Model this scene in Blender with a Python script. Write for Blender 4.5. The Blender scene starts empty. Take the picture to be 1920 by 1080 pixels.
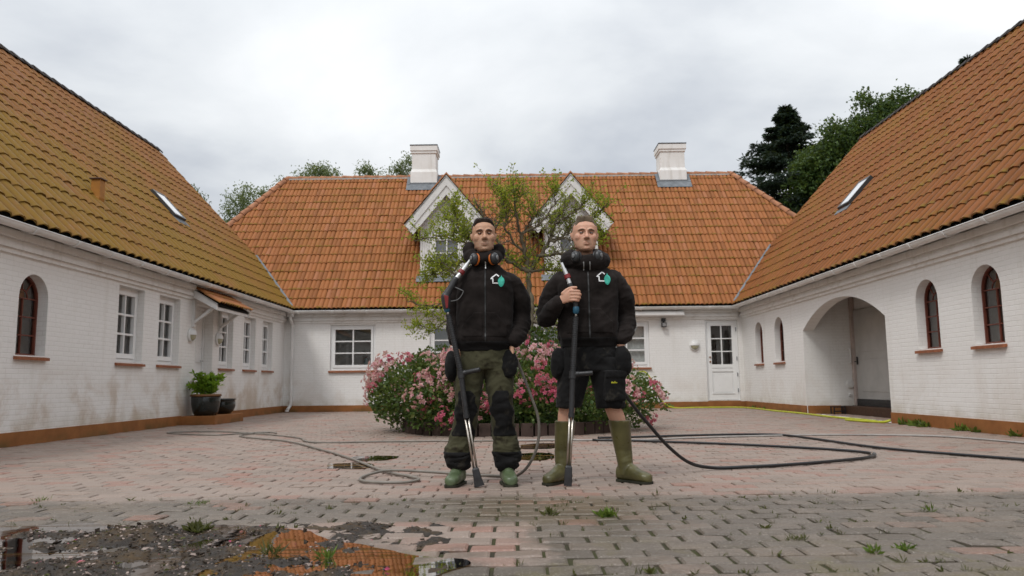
import bpy, bmesh, math, random
import numpy as np
from mathutils import Vector, Matrix, noise
from mathutils.geometry import tessellate_polygon
from mathutils.bvhtree import BVHTree

scene = bpy.context.scene
COL = scene.collection
PI = math.pi
random.seed(11)
RNG = np.random.default_rng(11)

# ------------------------------------------------------------------ camera
cam_d = bpy.data.cameras.new("camera")
cam_d.sensor_width = 36.0
cam_d.lens = 1450.0 / 1920.0 * 36.0
cam_d.clip_start = 0.05
cam_d.clip_end = 2000.0
cam = bpy.data.objects.new("camera", cam_d)
COL.objects.link(cam)
_yaw, _pit, _rol = math.radians(-0.2382), math.radians(7.0015), math.radians(-0.62)
_F = Vector((math.sin(_yaw) * math.cos(_pit), math.cos(_yaw) * math.cos(_pit), math.sin(_pit)))
_R = Vector((math.cos(_yaw), -math.sin(_yaw), 0.0))
_U = _R.cross(_F)
_R2 = _R * math.cos(_rol) + _U * math.sin(_rol)
_U2 = _U * math.cos(_rol) - _R * math.sin(_rol)
_m = Matrix((_R2, _U2, -_F)).transposed().to_4x4()
_m.translation = (0, 0, 0.70)
cam.matrix_world = _m
scene.camera = cam
cam_d.dof.use_dof = True
cam_d.dof.focus_distance = 5.6
cam_d.dof.aperture_fstop = 4.0

# ------------------------------------------------------------------ sky and sun
SUN_EL, SUN_AZ = 52.0, 215.0        # azimuth clockwise from +Y: behind the camera, to the left
world = bpy.data.worlds.new("World")
scene.world = world
world.use_nodes = True
nt = world.node_tree
nt.nodes.clear()
def wn(t, **kw):
    n = nt.nodes.new(t)
    for k, v in kw.items():
        setattr(n, k, v)
    return n
w_out = wn("ShaderNodeOutputWorld")
sky = wn("ShaderNodeTexSky", sky_type='NISHITA', sun_disc=False)
sky.sun_elevation = math.radians(SUN_EL)
sky.sun_rotation = math.radians(SUN_AZ)
bg_sky = wn("ShaderNodeBackground"); bg_sky.inputs[1].default_value = 0.08
nt.links.new(sky.outputs[0], bg_sky.inputs[0])
tc = wn("ShaderNodeTexCoord")
sep = wn("ShaderNodeSeparateXYZ"); nt.links.new(tc.outputs['Generated'], sep.inputs[0])
def wmath(op, a, b=None, clamp=False):
    n = wn("ShaderNodeMath", operation=op, use_clamp=clamp)
    for i, v in enumerate((a, b)):
        if v is None: continue
        if isinstance(v, (int, float)): n.inputs[i].default_value = v
        else: nt.links.new(v, n.inputs[i])
    return n.outputs[0]
zc = wmath('ADD', wmath('MAXIMUM', sep.outputs[2], 0.0), 0.30)
cx = wmath('DIVIDE', sep.outputs[0], zc); cy = wmath('DIVIDE', sep.outputs[1], zc)
comb = wn("ShaderNodeCombineXYZ"); nt.links.new(cx, comb.inputs[0]); nt.links.new(cy, comb.inputs[1])
n1 = wn("ShaderNodeTexNoise"); n1.inputs['Scale'].default_value = 1.25; n1.inputs['Detail'].default_value = 7; n1.inputs['Roughness'].default_value = 0.52
n1.inputs['Distortion'].default_value = 0.25
mp = wn("ShaderNodeMapping"); mp.inputs['Location'].default_value = (3.1, 1.35, 0.0); mp.inputs['Scale'].default_value = (0.75, 0.9, 1)
nt.links.new(comb.outputs[0], mp.inputs[0]); nt.links.new(mp.outputs[0], n1.inputs['Vector'])
cr = wn("ShaderNodeValToRGB")
cr.color_ramp.elements[0].position = 0.36; cr.color_ramp.elements[0].color = (0.44, 0.47, 0.52, 1)
cr.color_ramp.elements[1].position = 0.66; cr.color_ramp.elements[1].color = (0.84, 0.855, 0.865, 1)
e = cr.color_ramp.elements.new(0.49); e.color = (0.65, 0.675, 0.70, 1)
nt.links.new(n1.outputs[0], cr.inputs[0])
# an overcast vault is brighter overhead than at the horizon
el = wmath('MULTIPLY', wmath('POWER', wmath('MAXIMUM', sep.outputs[2], 0.0), 2.0), 1.15)
gain = wmath('ADD', el, 0.97)
bg_cl = wn("ShaderNodeBackground"); nt.links.new(cr.outputs[0], bg_cl.inputs[0]); nt.links.new(gain, bg_cl.inputs[1])
mixs = wn("ShaderNodeMixShader"); mixs.inputs[0].default_value = 0.93
nt.links.new(bg_sky.outputs[0], mixs.inputs[1]); nt.links.new(bg_cl.outputs[0], mixs.inputs[2])
nt.links.new(mixs.outputs[0], w_out.inputs[0])

sun_d = bpy.data.lights.new("sun", 'SUN')
sun_d.energy = 1.15
sun_d.angle = math.radians(14)
sun_d.color = (1.0, 0.975, 0.94)
sun = bpy.data.objects.new("sun", sun_d)
COL.objects.link(sun)
_az, _el = math.radians(SUN_AZ), math.radians(SUN_EL)
_sd = Vector((math.sin(_az) * math.cos(_el), math.cos(_az) * math.cos(_el), math.sin(_el)))
sun.rotation_euler = _sd.to_track_quat('Z', 'Y').to_euler()

scene.view_settings.view_transform = 'Standard'
scene.view_settings.look = 'None'
scene.view_settings.exposure = 0.24
scene.view_settings.gamma = 1.0
scene.cycles.use_denoising = True
scene.cycles.max_bounces = 6
scene.cycles.diffuse_bounces = 3
scene.cycles.glossy_bounces = 3
scene.cycles.transparent_max_bounces = 12
scene.cycles.caustics_reflective = False
scene.cycles.caustics_refractive = False

# ------------------------------------------------------------------ materials
class NM:
    """small node-material builder"""
    def __init__(s, name, rough=0.6, spec=0.4):
        s.m = bpy.data.materials.new(name); s.m.use_nodes = True
        s.t = s.m.node_tree; s.b = s.t.nodes["Principled BSDF"]
        s.b.inputs['Roughness'].default_value = rough
        s.b.inputs['Specular IOR Level'].default_value = spec
    def n(s, t, **kw):
        x = s.t.nodes.new(t)
        for k, v in kw.items(): setattr(x, k, v)
        return x
    def put(s, sock, v):
        if isinstance(v, (int, float)): sock.default_value = v
        elif isinstance(v, (tuple, list)):
            sock.default_value = (*v, 1.0) if (len(v) == 3 and len(sock.default_value) == 4) else v
        else: s.t.links.new(v, sock)
    def math(s, op, a, b=None, clamp=False):
        x = s.n("ShaderNodeMath", operation=op, use_clamp=clamp)
        s.put(x.inputs[0], a)
        if b is not None: s.put(x.inputs[1], b)
        return x.outputs[0]
    def mix(s, f, a, b, blend='MIX'):
        x = s.n("ShaderNodeMix", data_type='RGBA', blend_type=blend)
        s.put(x.inputs[0], f); s.put(x.inputs[6], a); s.put(x.inputs[7], b)
        return x.outputs[2]
    def pos(s):
        return s.n("ShaderNodeNewGeometry").outputs['Position']
    def obj(s):
        return s.n("ShaderNodeTexCoord").outputs['Object']
    def island(s):
        return s.n("ShaderNodeNewGeometry").outputs['Random Per Island']
    def attr(s, name):
        return s.n("ShaderNodeAttribute", attribute_name=name)
    def xyz(s, v):
        x = s.n("ShaderNodeSeparateXYZ"); s.put(x.inputs[0], v); return x.outputs
    def cxyz(s, x, y, z):
        c = s.n("ShaderNodeCombineXYZ")
        for i, v in enumerate((x, y, z)): s.put(c.inputs[i], v)
        return c.outputs[0]
    def noise(s, vec, scale, detail=4, rough=0.55, dist=0.0, map_scale=None):
        if map_scale:
            m_ = s.n("ShaderNodeMapping"); m_.inputs['Scale'].default_value = map_scale
            s.put(m_.inputs[0], vec); vec = m_.outputs[0]
        x = s.n("ShaderNodeTexNoise"); s.put(x.inputs['Vector'], vec)
        x.inputs['Scale'].default_value = scale; x.inputs['Detail'].default_value = detail
        x.inputs['Roughness'].default_value = rough; x.inputs['Distortion'].default_value = dist
        return x.outputs[0]
    def ramp(s, f, stops, interp='LINEAR'):
        x = s.n("ShaderNodeValToRGB"); r = x.color_ramp; r.interpolation = interp
        while len(r.elements) < len(stops): r.elements.new(0.5)
        for el_, (p, c) in zip(r.elements, stops):
            el_.position = p; el_.color = (*c, 1) if not isinstance(c, (int, float)) else (c, c, c, 1)
        s.put(x.inputs[0], f)
        return x.outputs[0]
    def step(s, v, a, b):
        x = s.n("ShaderNodeMapRange", interpolation_type='SMOOTHSTEP')
        s.put(x.inputs[0], v); x.inputs[1].default_value = a; x.inputs[2].default_value = b
        return x.outputs[0]
    def bump(s, h, strength=0.3, dist=0.01):
        x = s.n("ShaderNodeBump"); s.put(x.inputs['Height'], h)
        x.inputs['Strength'].default_value = strength; x.inputs['Distance'].default_value = dist
        s.t.links.new(x.outputs[0], s.b.inputs['Normal'])
    def color(s, c): s.put(s.b.inputs['Base Color'], c)
    def rough(s, r): s.put(s.b.inputs['Roughness'], r)

MATS = {}
def simple(name, c, rough=0.6, spec=0.4, metal=0.0, var=0.12, scale=9.0, bump=0.0, bscale=60.0):
    """plain paint / plastic / rubber with a little wear in colour and gloss"""
    if name in MATS: return MATS[name]
    k = NM(name, rough, spec)
    p = k.obj()
    n = k.noise(p, scale, 5)
    lo = tuple(max(0, v * (1 - var)) for v in c); hi = tuple(min(1, v * (1 + var)) for v in c)
    k.color(k.ramp(n, [(0.3, lo), (0.7, hi)]))
    k.rough(k.ramp(k.noise(p, scale * 2.3, 3), [(0.3, max(0.03, rough - 0.1)), (0.7, min(1, rough + 0.1))]))
    k.b.inputs['Metallic'].default_value = metal
    if bump: k.bump(k.noise(p, bscale, 4), bump, 0.004)
    MATS[name] = k.m
    return k.m

# ------------------------------------------------------------------ mesh builder
class MB:
    def __init__(s): s.v = []; s.f = []; s.mi = []; s.cur = 0
    def quad(s, a, b, c, d): s.face((a, b, c, d))
    def face(s, pts):
        n = len(s.v); s.v += [tuple(p) for p in pts]; s.f.append(tuple(range(n, n + len(pts)))); s.mi.append(s.cur)
    def add(s, verts, faces):
        n = len(s.v); s.v += [tuple(p) for p in verts]
        s.f += [tuple(i + n for i in f) for f in faces]; s.mi += [s.cur] * len(faces)
    def box(s, x0, x1, y0, y1, z0, z1, M=None):
        v = [Vector((x, y, z)) for z in (z0, z1) for y in (y0, y1) for x in (x0, x1)]
        if M is not None: v = [M @ p for p in v]
        s.add(v, [(0, 2, 3, 1), (4, 5, 7, 6), (0, 1, 5, 4), (2, 6, 7, 3), (0, 4, 6, 2), (1, 3, 7, 5)])
    def beam(s, a, b, w, h, up=(0, 0, 1)):
        a, b = Vector(a), Vector(b); d = (b - a); L = d.length; d.normalize()
        side = d.cross(Vector(up)); side = side.normalized() if side.length > 1e-5 else Vector((1, 0, 0))
        u = side.cross(d)
        M = Matrix((d, side, u)).transposed().to_4x4(); M.translation = a
        s.box(0, L, -w / 2, w / 2, -h / 2, h / 2, M)
    def tube(s, pts, r, n=10, caps=True, rfun=None):
        pts = [Vector(p) for p in pts]; rings = []
        t0 = (pts[1] - pts[0]).normalized()
        ref = Vector((0, 0, 1)) if abs(t0.z) < 0.9 else Vector((1, 0, 0))
        nrm = t0.cross(ref).normalized()
        vs = []
        for i, p in enumerate(pts):
            t = (pts[min(i + 1, len(pts) - 1)] - pts[max(i - 1, 0)])
            t = t.normalized() if t.length > 1e-9 else t0
            nrm = (nrm - t * nrm.dot(t)); nrm = nrm.normalized() if nrm.length > 1e-6 else t.orthogonal().normalized()
            bn = t.cross(nrm)
            rr = r[i] if isinstance(r, (list, tuple)) else r
            vs += [p + (nrm * math.cos(2 * PI * k / n) + bn * math.sin(2 * PI * k / n)) * rr for k in range(n)]
        fs = []
        for i in range(len(pts) - 1):
            for k in range(n):
                a = i * n + k; b = i * n + (k + 1) % n
                fs.append((a, b, b + n, a + n))
        if caps:
            fs.append(tuple(range(n))[::-1]); m = (len(pts) - 1) * n; fs.append(tuple(range(m, m + n)))
        s.add(vs, fs)
    def lathe(s, prof, n=24, M=None, caps=True):
        vs = []; fs = []
        for r, z in prof:
            for k in range(n):
                p = Vector((r * math.cos(2 * PI * k / n), r * math.sin(2 * PI * k / n), z))
                vs.append(M @ p if M is not None else p)
        for i in range(len(prof) - 1):
            for k in range(n):
                a = i * n + k; b = i * n + (k + 1) % n
                fs.append((a, b, b + n, a + n))
        if caps:
            fs.append(tuple(range(n))[::-1]); m = (len(prof) - 1) * n; fs.append(tuple(range(m, m + n)))
        s.add(vs, fs)
    def prism(s, poly, d):
        """extrude the 3-D polygon by vector d"""
        poly = [Vector(p) for p in poly]; d = Vector(d); n = len(poly)
        s.add(poly + [p + d for p in poly], [tuple(range(n))[::-1], tuple(range(n, 2 * n))] +
              [(i, (i + 1) % n, (i + 1) % n + n, i + n) for i in range(n)])
    def build(s, name, mats, parent=None, smooth=False, bevel=0.0, loc=None):
        me = bpy.data.meshes.new(name)
        me.from_pydata(s.v, [], s.f)
        if not isinstance(mats, (list, tuple)): mats = [mats]
        for m in mats: me.materials.append(m)
        if len(mats) > 1: me.polygons.foreach_set('material_index', s.mi)
        bm = bmesh.new(); bm.from_mesh(me)
        bmesh.ops.recalc_face_normals(bm, faces=bm.faces[:])
        if bevel:
            bmesh.ops.remove_doubles(bm, verts=bm.verts[:], dist=1e-5)
            ed = [e for e in bm.edges if len(e.link_faces) == 2 and e.calc_face_angle(0) > 0.6]
            bmesh.ops.bevel(bm, geom=ed, offset=bevel, segments=2, affect='EDGES', profile=0.6, clamp_overlap=True)
        bm.to_mesh(me); bm.free()
        if smooth: me.shade_smooth()
        me.update()
        return link(name, me, parent)

def link(name, me, parent=None):
    o = bpy.data.objects.new(name, me); COL.objects.link(o)
    if parent is not None:
        o.parent = parent
        o.matrix_parent_inverse = Matrix.Translation(parent.location).inverted() if parent.type == 'EMPTY' and parent.parent is None else Matrix.Identity(4)
    return o
def smooth_angle(o, ang=40):
    o.data.shade_smooth()
    bm = bmesh.new(); bm.from_mesh(o.data)
    for e_ in bm.edges:
        e_.smooth = not (len(e_.link_faces) == 2 and e_.calc_face_angle(0) > math.radians(ang))
    bm.to_mesh(o.data); bm.free()
    return o
def tag(o, label=None, cat=None, group=None, kind=None):
    if label: o["label"] = label
    if cat: o["category"] = cat
    if group: o["group"] = group
    if kind: o["kind"] = kind
    return o
def thing(name, label, cat, loc=(0, 0, 0), group=None):
    o = bpy.data.objects.new(name, None); COL.objects.link(o); o.location = loc
    o.empty_display_size = 0.2
    return tag(o, label, cat, group)
def structure(o): o["kind"] = "structure"; return o
def fast_mesh(name, verts, faces, mats, parent=None, mi=None, smooth=False):
    me = bpy.data.meshes.new(name); me.from_pydata(verts, [], faces)
    for m in (mats if isinstance(mats, (list, tuple)) else [mats]): me.materials.append(m)
    if mi is not None: me.polygons.foreach_set('material_index', mi)
    if smooth: me.shade_smooth()
    me.update()
    return link(name, me, parent)
def spline(pts, n=8):
    """Catmull-Rom through the points"""
    P = [Vector(p) for p in pts]; P = [P[0] * 2 - P[1]] + P + [P[-1] * 2 - P[-2]]; out = []
    for i in range(1, len(P) - 2):
        a, b, c, d = P[i - 1:i + 3]
        for k in range(n):
            t = k / n
            out.append(0.5 * ((2 * b) + (c - a) * t + (2 * a - 5 * b + 4 * c - d) * t * t + (3 * b - a - 3 * c + d) * t ** 3))
    out.append(P[-2]); return out
def copy_tree(o, parent=None):
    c = o.copy(); COL.objects.link(c)
    if parent is not None: c.parent = parent
    for ch in list(o.children): copy_tree(ch, c)
    return c
# ------------------------------------------------------------------ building materials
XL, XR, YD = -6.13, 6.0, 20.5

def mat_paint():
    k = NM("whitewashed_brick", 0.75, 0.25)
    x, y, z = k.xyz(k.pos()); u = k.math('ADD', x, y)
    wob = k.math('MULTIPLY', k.math('SUBTRACT', k.noise(k.pos(), 3.0, 3), 0.5), 0.010)
    v = k.cxyz(u, k.math('ADD', z, wob), 0)
    br = k.n("ShaderNodeTexBrick"); k.put(br.inputs['Vector'], v)
    br.inputs['Scale'].default_value = 1.0; br.inputs['Brick Width'].default_value = 0.235
    br.inputs['Row Height'].default_value = 0.0625; br.inputs['Mortar Size'].default_value = 0.006
    br.inputs['Mortar Smooth'].default_value = 0.55; br.offset = 0.5
    for i, c in enumerate(((1, 1, 1, 1), (0.0, 0.0, 0.0, 1), (0, 0, 0, 1))): br.inputs[1 + i].default_value = c
    mort = br.outputs['Fac']; tone = br.outputs['Color']
    big = k.noise(k.pos(), 0.55, 6, 0.62); fine = k.noise(k.pos(), 14, 5, 0.6)
    base = k.ramp(big, [(0.3, (0.80, 0.785, 0.76)), (0.7, (0.86, 0.85, 0.83))])
    base = k.mix(k.math('MULTIPLY', tone, 0.12), base, (0.70, 0.68, 0.64))
    base = k.mix(k.math('MULTIPLY', k.step(fine, 0.52, 0.72), 0.22), base, (0.60, 0.575, 0.53))
    joint = k.math('MULTIPLY', mort, k.ramp(k.noise(k.pos(), 2.2, 4), [(0.3, 0.04), (0.7, 0.30)]))
    base = k.mix(joint, base, (0.47, 0.44, 0.39))
    # splash dirt on the lower wall, patchy brown and greenish
    d1 = k.step(k.noise(k.pos(), 1.3, 6, 0.62, 0.4), 0.43, 0.64)
    hz = k.math('MULTIPLY', k.step(z, 1.15, 0.45), d1)
    leftw = k.ramp(k.step(x, -5.5, -6.05), [(0, 0.22), (1, 0.72)])
    base = k.mix(k.math('MULTIPLY', hz, leftw), base, (0.50, 0.39, 0.29))
    foot = k.math('MULTIPLY', k.step(z, 0.42, 0.16), k.ramp(k.noise(k.pos(), 3.7, 5), [(0.35, 0.0), (0.7, 0.5)]))
    base = k.mix(foot, base, (0.42, 0.37, 0.26))
    run = k.noise(k.cxyz(k.math('MULTIPLY', u, 5.0), k.math('MULTIPLY', z, 0.35), 0), 1.0, 5, 0.6)
    base = k.mix(k.math('MULTIPLY', k.step(run, 0.53, 0.74), 0.22), base, (0.55, 0.51, 0.44))
    k.color(base)
    hgt = k.math('SUBTRACT', k.math('MULTIPLY', k.noise(k.pos(), 22, 4), 0.5), k.math('MULTIPLY', mort, 0.7))
    k.bump(hgt, 0.42, 0.010)
    return k.m
M_PAINT = mat_paint()

def mat_render():
    k = NM("white_render", 0.75, 0.25)
    n = k.noise(k.pos(), 1.8, 6, 0.6)
    c = k.ramp(n, [(0.3, (0.75, 0.73, 0.70)), (0.65, (0.83, 0.82, 0.80))])
    x, y, z = k.xyz(k.pos())
    run = k.noise(k.cxyz(k.math('MULTIPLY', k.math('ADD', x, y), 6.0), k.math('MULTIPLY', z, 0.6), 0), 1.0, 4)
    k.color(k.mix(k.math('MULTIPLY', k.step(run, 0.5, 0.75), 0.4), c, (0.50, 0.46, 0.40)))
    k.bump(k.noise(k.pos(), 35, 4), 0.25, 0.006)
    return k.m
M_RENDER = mat_render()

def mat_tiles(name, base_lo, base_hi, red, moss_c, moss_lo, moss_hi, lichen, grad=None, groove=.5, gc=(0.12, 0.062, 0.022)):
    k = NM(name, 0.62, 0.12)
    isl = k.island(); p = k.pos()
    c = k.ramp(isl, [(0.0, base_lo), (0.55, base_hi), (0.86, base_hi), (1.0, red)])
    c = k.mix(k.math('MULTIPLY', k.noise(p, 1.1, 5, 0.6), 0.45), c, base_lo)
    n = k.noise(p, 0.55, 6, 0.6, 0.5); f = k.noise(p, 11, 5, 0.65)
    x, y, z = k.xyz(p)
    mo = k.math('ADD', k.math('MULTIPLY', n, 0.7), k.math('MULTIPLY', f, 0.3))
    if grad: mo = k.math('ADD', mo, k.math('MULTIPLY', k.math('SUBTRACT', grad[0], z), grad[1]))
    mo = k.step(mo, moss_lo, moss_hi)
    c = k.mix(k.math('MULTIPLY', mo, 0.72), c, moss_c)
    tv = k.attr('tv').outputs['Fac']
    lip = k.math('MULTIPLY', k.step(tv, 0.22, 0.02), k.step(k.noise(p, 6, 4), 0.45, 0.62))
    c = k.mix(k.math('MULTIPLY', lip, lichen), c, (0.20, 0.125, 0.018))
    tw = k.attr('tw').outputs['Fac']      # dirt and painted shade darken the channels of the tiles
    c = k.mix(k.math('MULTIPLY', k.step(tw, 0.60, 0.08), k.math('ADD', groove * .5, k.math('MULTIPLY', f, groove))), c, gc)
    k.color(c)
    k.rough(k.ramp(f, [(0.3, 0.5), (0.7, 0.8)]))
    k.bump(f, 0.25, 0.006)
    return k.m
M_TILE_BACK = mat_tiles("orange_clay_tiles", (0.245, 0.096, 0.036), (0.352, 0.136, 0.049), (0.37, 0.155, 0.078), (0.2392, 0.1196, 0.02576), 0.50, 0.78, 0.9)
M_TILE_RIGHT = mat_tiles("brown_orange_tiles", (0.184, 0.06624, 0.01932), (0.2438, 0.08648, 0.02392), (0.2576, 0.0966, 0.03496), (0.23, 0.115, 0.0184), 0.46, 0.72, 0.9, groove=.85, gc=(0.065, 0.032, 0.010))
M_TILE_LEFT = mat_tiles("mossy_tiles", (0.2093, 0.093, 0.03069), (0.279, 0.119, 0.03906), (0.2604, 0.1209, 0.0651), (0.2093, 0.1321, 0.01488), 0.36, 0.60, 0.5, grad=(4.4, 0.04))
M_UNDER = simple("light_block_underlay", (0.03, 0.026, 0.022), 0.9, 0.1)  # dark sheet below the tiles, blocks light in the gaps
M_RIDGE = simple("ridge_tile", (0.34, 0.15, 0.075), 0.7, 0.3, var=0.35, scale=5)
M_RIDGE_D = simple("dark_ridge_tile", (0.055, 0.045, 0.040), 0.7, 0.3, var=0.3, scale=5)
M_MORTAR = simple("mortar", (0.42, 0.40, 0.37), 0.9, 0.2, var=0.25)
M_LEAD = simple("lead", (0.17, 0.185, 0.20), 0.7, 0.25, var=0.25, scale=6)
M_WHITE = simple("white_paint", (0.80, 0.80, 0.79), 0.35, 0.4, var=0.03, scale=4)
M_WOOD_W = simple("white_boards", (0.70, 0.69, 0.67), 0.55, 0.3, var=0.1, scale=6, bump=0.2)
M_PVC = simple("white_plastic", (0.72, 0.71, 0.69), 0.4, 0.4, var=0.12, scale=3)
M_SILL = simple("brown_sill_tile", (0.27, 0.095, 0.042), 0.55, 0.4, var=0.25, scale=12, bump=0.2)
M_REDWOOD = simple("red_brown_window_paint", (0.15, 0.042, 0.026), 0.45, 0.4, var=0.2)
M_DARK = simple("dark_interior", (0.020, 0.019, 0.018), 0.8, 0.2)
M_BLACK = simple("black_plastic", (0.018, 0.018, 0.020), 0.4, 0.4, var=0.2)
M_STEEL = simple("steel", (0.55, 0.55, 0.54), 0.28, 0.5, metal=1.0, var=0.1)
def mat_plinth():
    k = NM("brown_plinth", 0.7, 0.3)
    n = k.noise(k.pos(), 4, 6, 0.6)
    c = k.ramp(n, [(0.3, (0.22, 0.085, 0.025)), (0.7, (0.33, 0.135, 0.042))])
    x, y, z = k.xyz(k.pos())
    g = k.math('MULTIPLY', k.step(z, 0.14, 0.0), k.step(k.noise(k.pos(), 2.1, 5), 0.42, 0.66))
    k.color(k.mix(k.math('MULTIPLY', g, 0.75), c, (0.09, 0.07, 0.022)))
    k.bump(k.noise(k.pos(), 40, 3), 0.3, 0.005)
    return k.m
M_PLINTH = mat_plinth()
def mat_glass(name, ior, tint):
    m = bpy.data.materials.new(name); m.use_nodes = True; t = m.node_tree; t.nodes.clear()
    o = t.nodes.new("ShaderNodeOutputMaterial"); mx = t.nodes.new("ShaderNodeMixShader")
    fr = t.nodes.new("ShaderNodeFresnel"); fr.inputs[0].default_value = ior
    tr = t.nodes.new("ShaderNodeBsdfTransparent"); tr.inputs[0].default_value = (*tint, 1)
    gl = t.nodes.new("ShaderNodeBsdfGlossy"); gl.inputs['Roughness'].default_value = 0.015
    nz = t.nodes.new("ShaderNodeTexNoise"); nz.inputs['Scale'].default_value = 1.7
    bp = t.nodes.new("ShaderNodeBump"); bp.inputs['Strength'].default_value = 0.06; bp.inputs['Distance'].default_value = 0.02
    t.links.new(nz.outputs[0], bp.inputs['Height']); t.links.new(bp.outputs[0], gl.inputs['Normal'])
    t.links.new(fr.outputs[0], mx.inputs[0]); t.links.new(tr.outputs[0], mx.inputs[1]); t.links.new(gl.outputs[0], mx.inputs[2])
    t.links.new(mx.outputs[0], o.inputs[0])
    return m
M_GLASS = mat_glass("window_glass", 2.1, (0.86, 0.88, 0.87))
M_SKYGLASS = simple("skylight_reflection", (0.72, 0.73, 0.74), 0.06, 0.9, var=.05)  # pale colour stands in for bright sky reflected in the pane
M_LACE_PANE_GREY = simple("lace_and_pane_grey", (0.46, 0.46, 0.45), 0.9, 0.1, var=0.1, scale=20)  # lace, and added grey sheets giving panes a reflected tone
M_LAMPGLASS = simple("lamp_glass", (0.42, 0.40, 0.27), 0.2, 0.6, var=0.1)

# ------------------------------------------------------------------ wall helpers
class Frame:
    """wall coordinates: u along the wall, z up, d outward into the yard"""
    def __init__(s, kind): s.k = kind
    def __call__(s, u, z, d=0.0):
        if s.k == 'L': return Vector((XL + d, u, z))
        if s.k == 'R': return Vector((XR - d, u, z))
        return Vector((u, YD - d, z))
def fbox(mb, F, u0, u1, z0, z1, d0, d1):
    v = [F(u, z, d) for z in (z0, z1) for d in (d0, d1) for u in (u0, u1)]
    mb.add(v, [(0, 2, 3, 1), (4, 5, 7, 6), (0, 1, 5, 4), (2, 6, 7, 3), (0, 4, 6, 2), (1, 3, 7, 5)])
def arch_pts(u0, u1, z0, zs, zt, n=14):
    """outline, counter-clockwise: straight sides up to zs, segmental/round head up to zt"""
    c = (u0 + u1) / 2; w = (u1 - u0) / 2; r = zt - zs
    pts = [(u0, z0), (u1, z0)]
    if r >= w * 0.98:
        pts += [(c + w * math.cos(a), zs + r * math.sin(a)) for a in [PI * i / n for i in range(n + 1)]]
    else:
        R = (w * w + r * r) / (2 * r); a0 = math.asin(w / R)
        pts += [(c + R * math.sin(a), zt - R + R * math.cos(a)) for a in [a0 - 2 * a0 * i / n for i in range(n + 1)]]
    return pts
def rect_pts(u0, u1, z0, z1): return [(u0, z0), (u1, z0), (u1, z1), (u0, z1)]
def wall_sheet(mb, F, outer, holes, depth=0.16):
    polys = [[Vector((u, z, 0)) for u, z in pl] for pl in [outer] + [h for h, _ in holes]]
    flat = [p for pl in polys for p in pl]
    for t in tessellate_polygon(polys):
        mb.face([F(flat[i].x, flat[i].y) for i in t])
    for h, dep in holes:
        for i in range(len(h)):
            (a, b), (c, d) = h[i], h[(i + 1) % len(h)]
            mb.face([F(a, b), F(c, d), F(c, d, -dep), F(a, b, -dep)])

def rect_window(par, F, u0, u1, z0, z1, cols=2, rows=3, dep=0.11, pane_backing=True, fw=0.06, sw=0.06, sill=True, label=None):
    m = MB(); d0, d1 = -dep - 0.07, -dep
    fbox(m, F, u0 + .004, u0 + fw, z0 + .004, z1 - .004, d0, d1); fbox(m, F, u1 - fw, u1 - .004, z0 + .004, z1 - .004, d0, d1)
    fbox(m, F, u0 + fw, u1 - fw, z0 + .004, z0 + fw, d0, d1); fbox(m, F, u0 + fw, u1 - fw, z1 - fw, z1 - .004, d0, d1)
    a, b, c, d = u0 + fw + .004, u1 - fw - .004, z0 + fw + .004, z1 - fw - .004
    e0, e1 = d0 + .01, d1 + .018
    fbox(m, F, a, a + sw, c, d, e0, e1); fbox(m, F, b - sw, b, c, d, e0, e1)
    fbox(m, F, a + sw, b - sw, c, c + sw * 1.25, e0, e1); fbox(m, F, a + sw, b - sw, d - sw, d, e0, e1)
    a += sw; b -= sw; c += sw * 1.25; d -= sw
    for i in range(1, cols):
        x = a + (b - a) * i / cols; fbox(m, F, x - .017, x + .017, c, d, e0 + .012, e1 - .008)
    for i in range(1, rows):
        zz = c + (d - c) * i / rows; fbox(m, F, a, b, zz - .016, zz + .016, e0 + .014, e1 - .011)
    w = m.build("window", M_WHITE, par)
    if label: w["label"] = label
    g = MB(); g.face([F(a, c, e0 + .02), F(b, c, e0 + .02), F(b, d, e0 + .02), F(a, d, e0 + .02)])
    g.build("pane", M_GLASS, w)
    if sill: sill_part(w, F, u0, u1, z0, dep)
    if pane_backing:
        cu = MB(); n = 26  # grey sheet added so the pane takes the tone of reflections
        for i in range(n):
            t0, t1 = i / n, (i + 1) / n
            w0, w1 = e0 - .03 + .008 * math.sin(i * 1.9), e0 - .03 + .008 * math.sin((i + 1) * 1.9)
            cu.face([F(u0 + (u1 - u0) * t0, z0, w0), F(u0 + (u1 - u0) * t1, z0, w1), F(u0 + (u1 - u0) * t1, z1, w1), F(u0 + (u1 - u0) * t0, z1, w0)])
        cu.build("pane_backing", M_LACE_PANE_GREY, w)
    return w, (a, b, c, d)
def sill_part(w, F, u0, u1, z0, dep):
    s = MB(); n = max(3, round((u1 - u0) / 0.115)); a, b = u0 - .035, u1 + .035
    for i in range(n):                         # a row of sloping sill tiles
        x0, x1 = a + (b - a) * i / n + .0015, a + (b - a) * (i + 1) / n - .0015
        v = [F(x0, z0 - .035, -dep), F(x1, z0 - .035, -dep), F(x1, z0 - .062, .05), F(x0, z0 - .062, .05),
             F(x0, z0 + .004, -dep), F(x1, z0 + .004, -dep), F(x1, z0 - .024, .05), F(x0, z0 - .024, .05)]
        s.add(v, [(3, 2, 1, 0), (4, 5, 6, 7), (0, 1, 5, 4), (1, 2, 6, 5), (2, 3, 7, 6), (3, 0, 4, 7)])
    s.build("sill", M_SILL, w)
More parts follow.
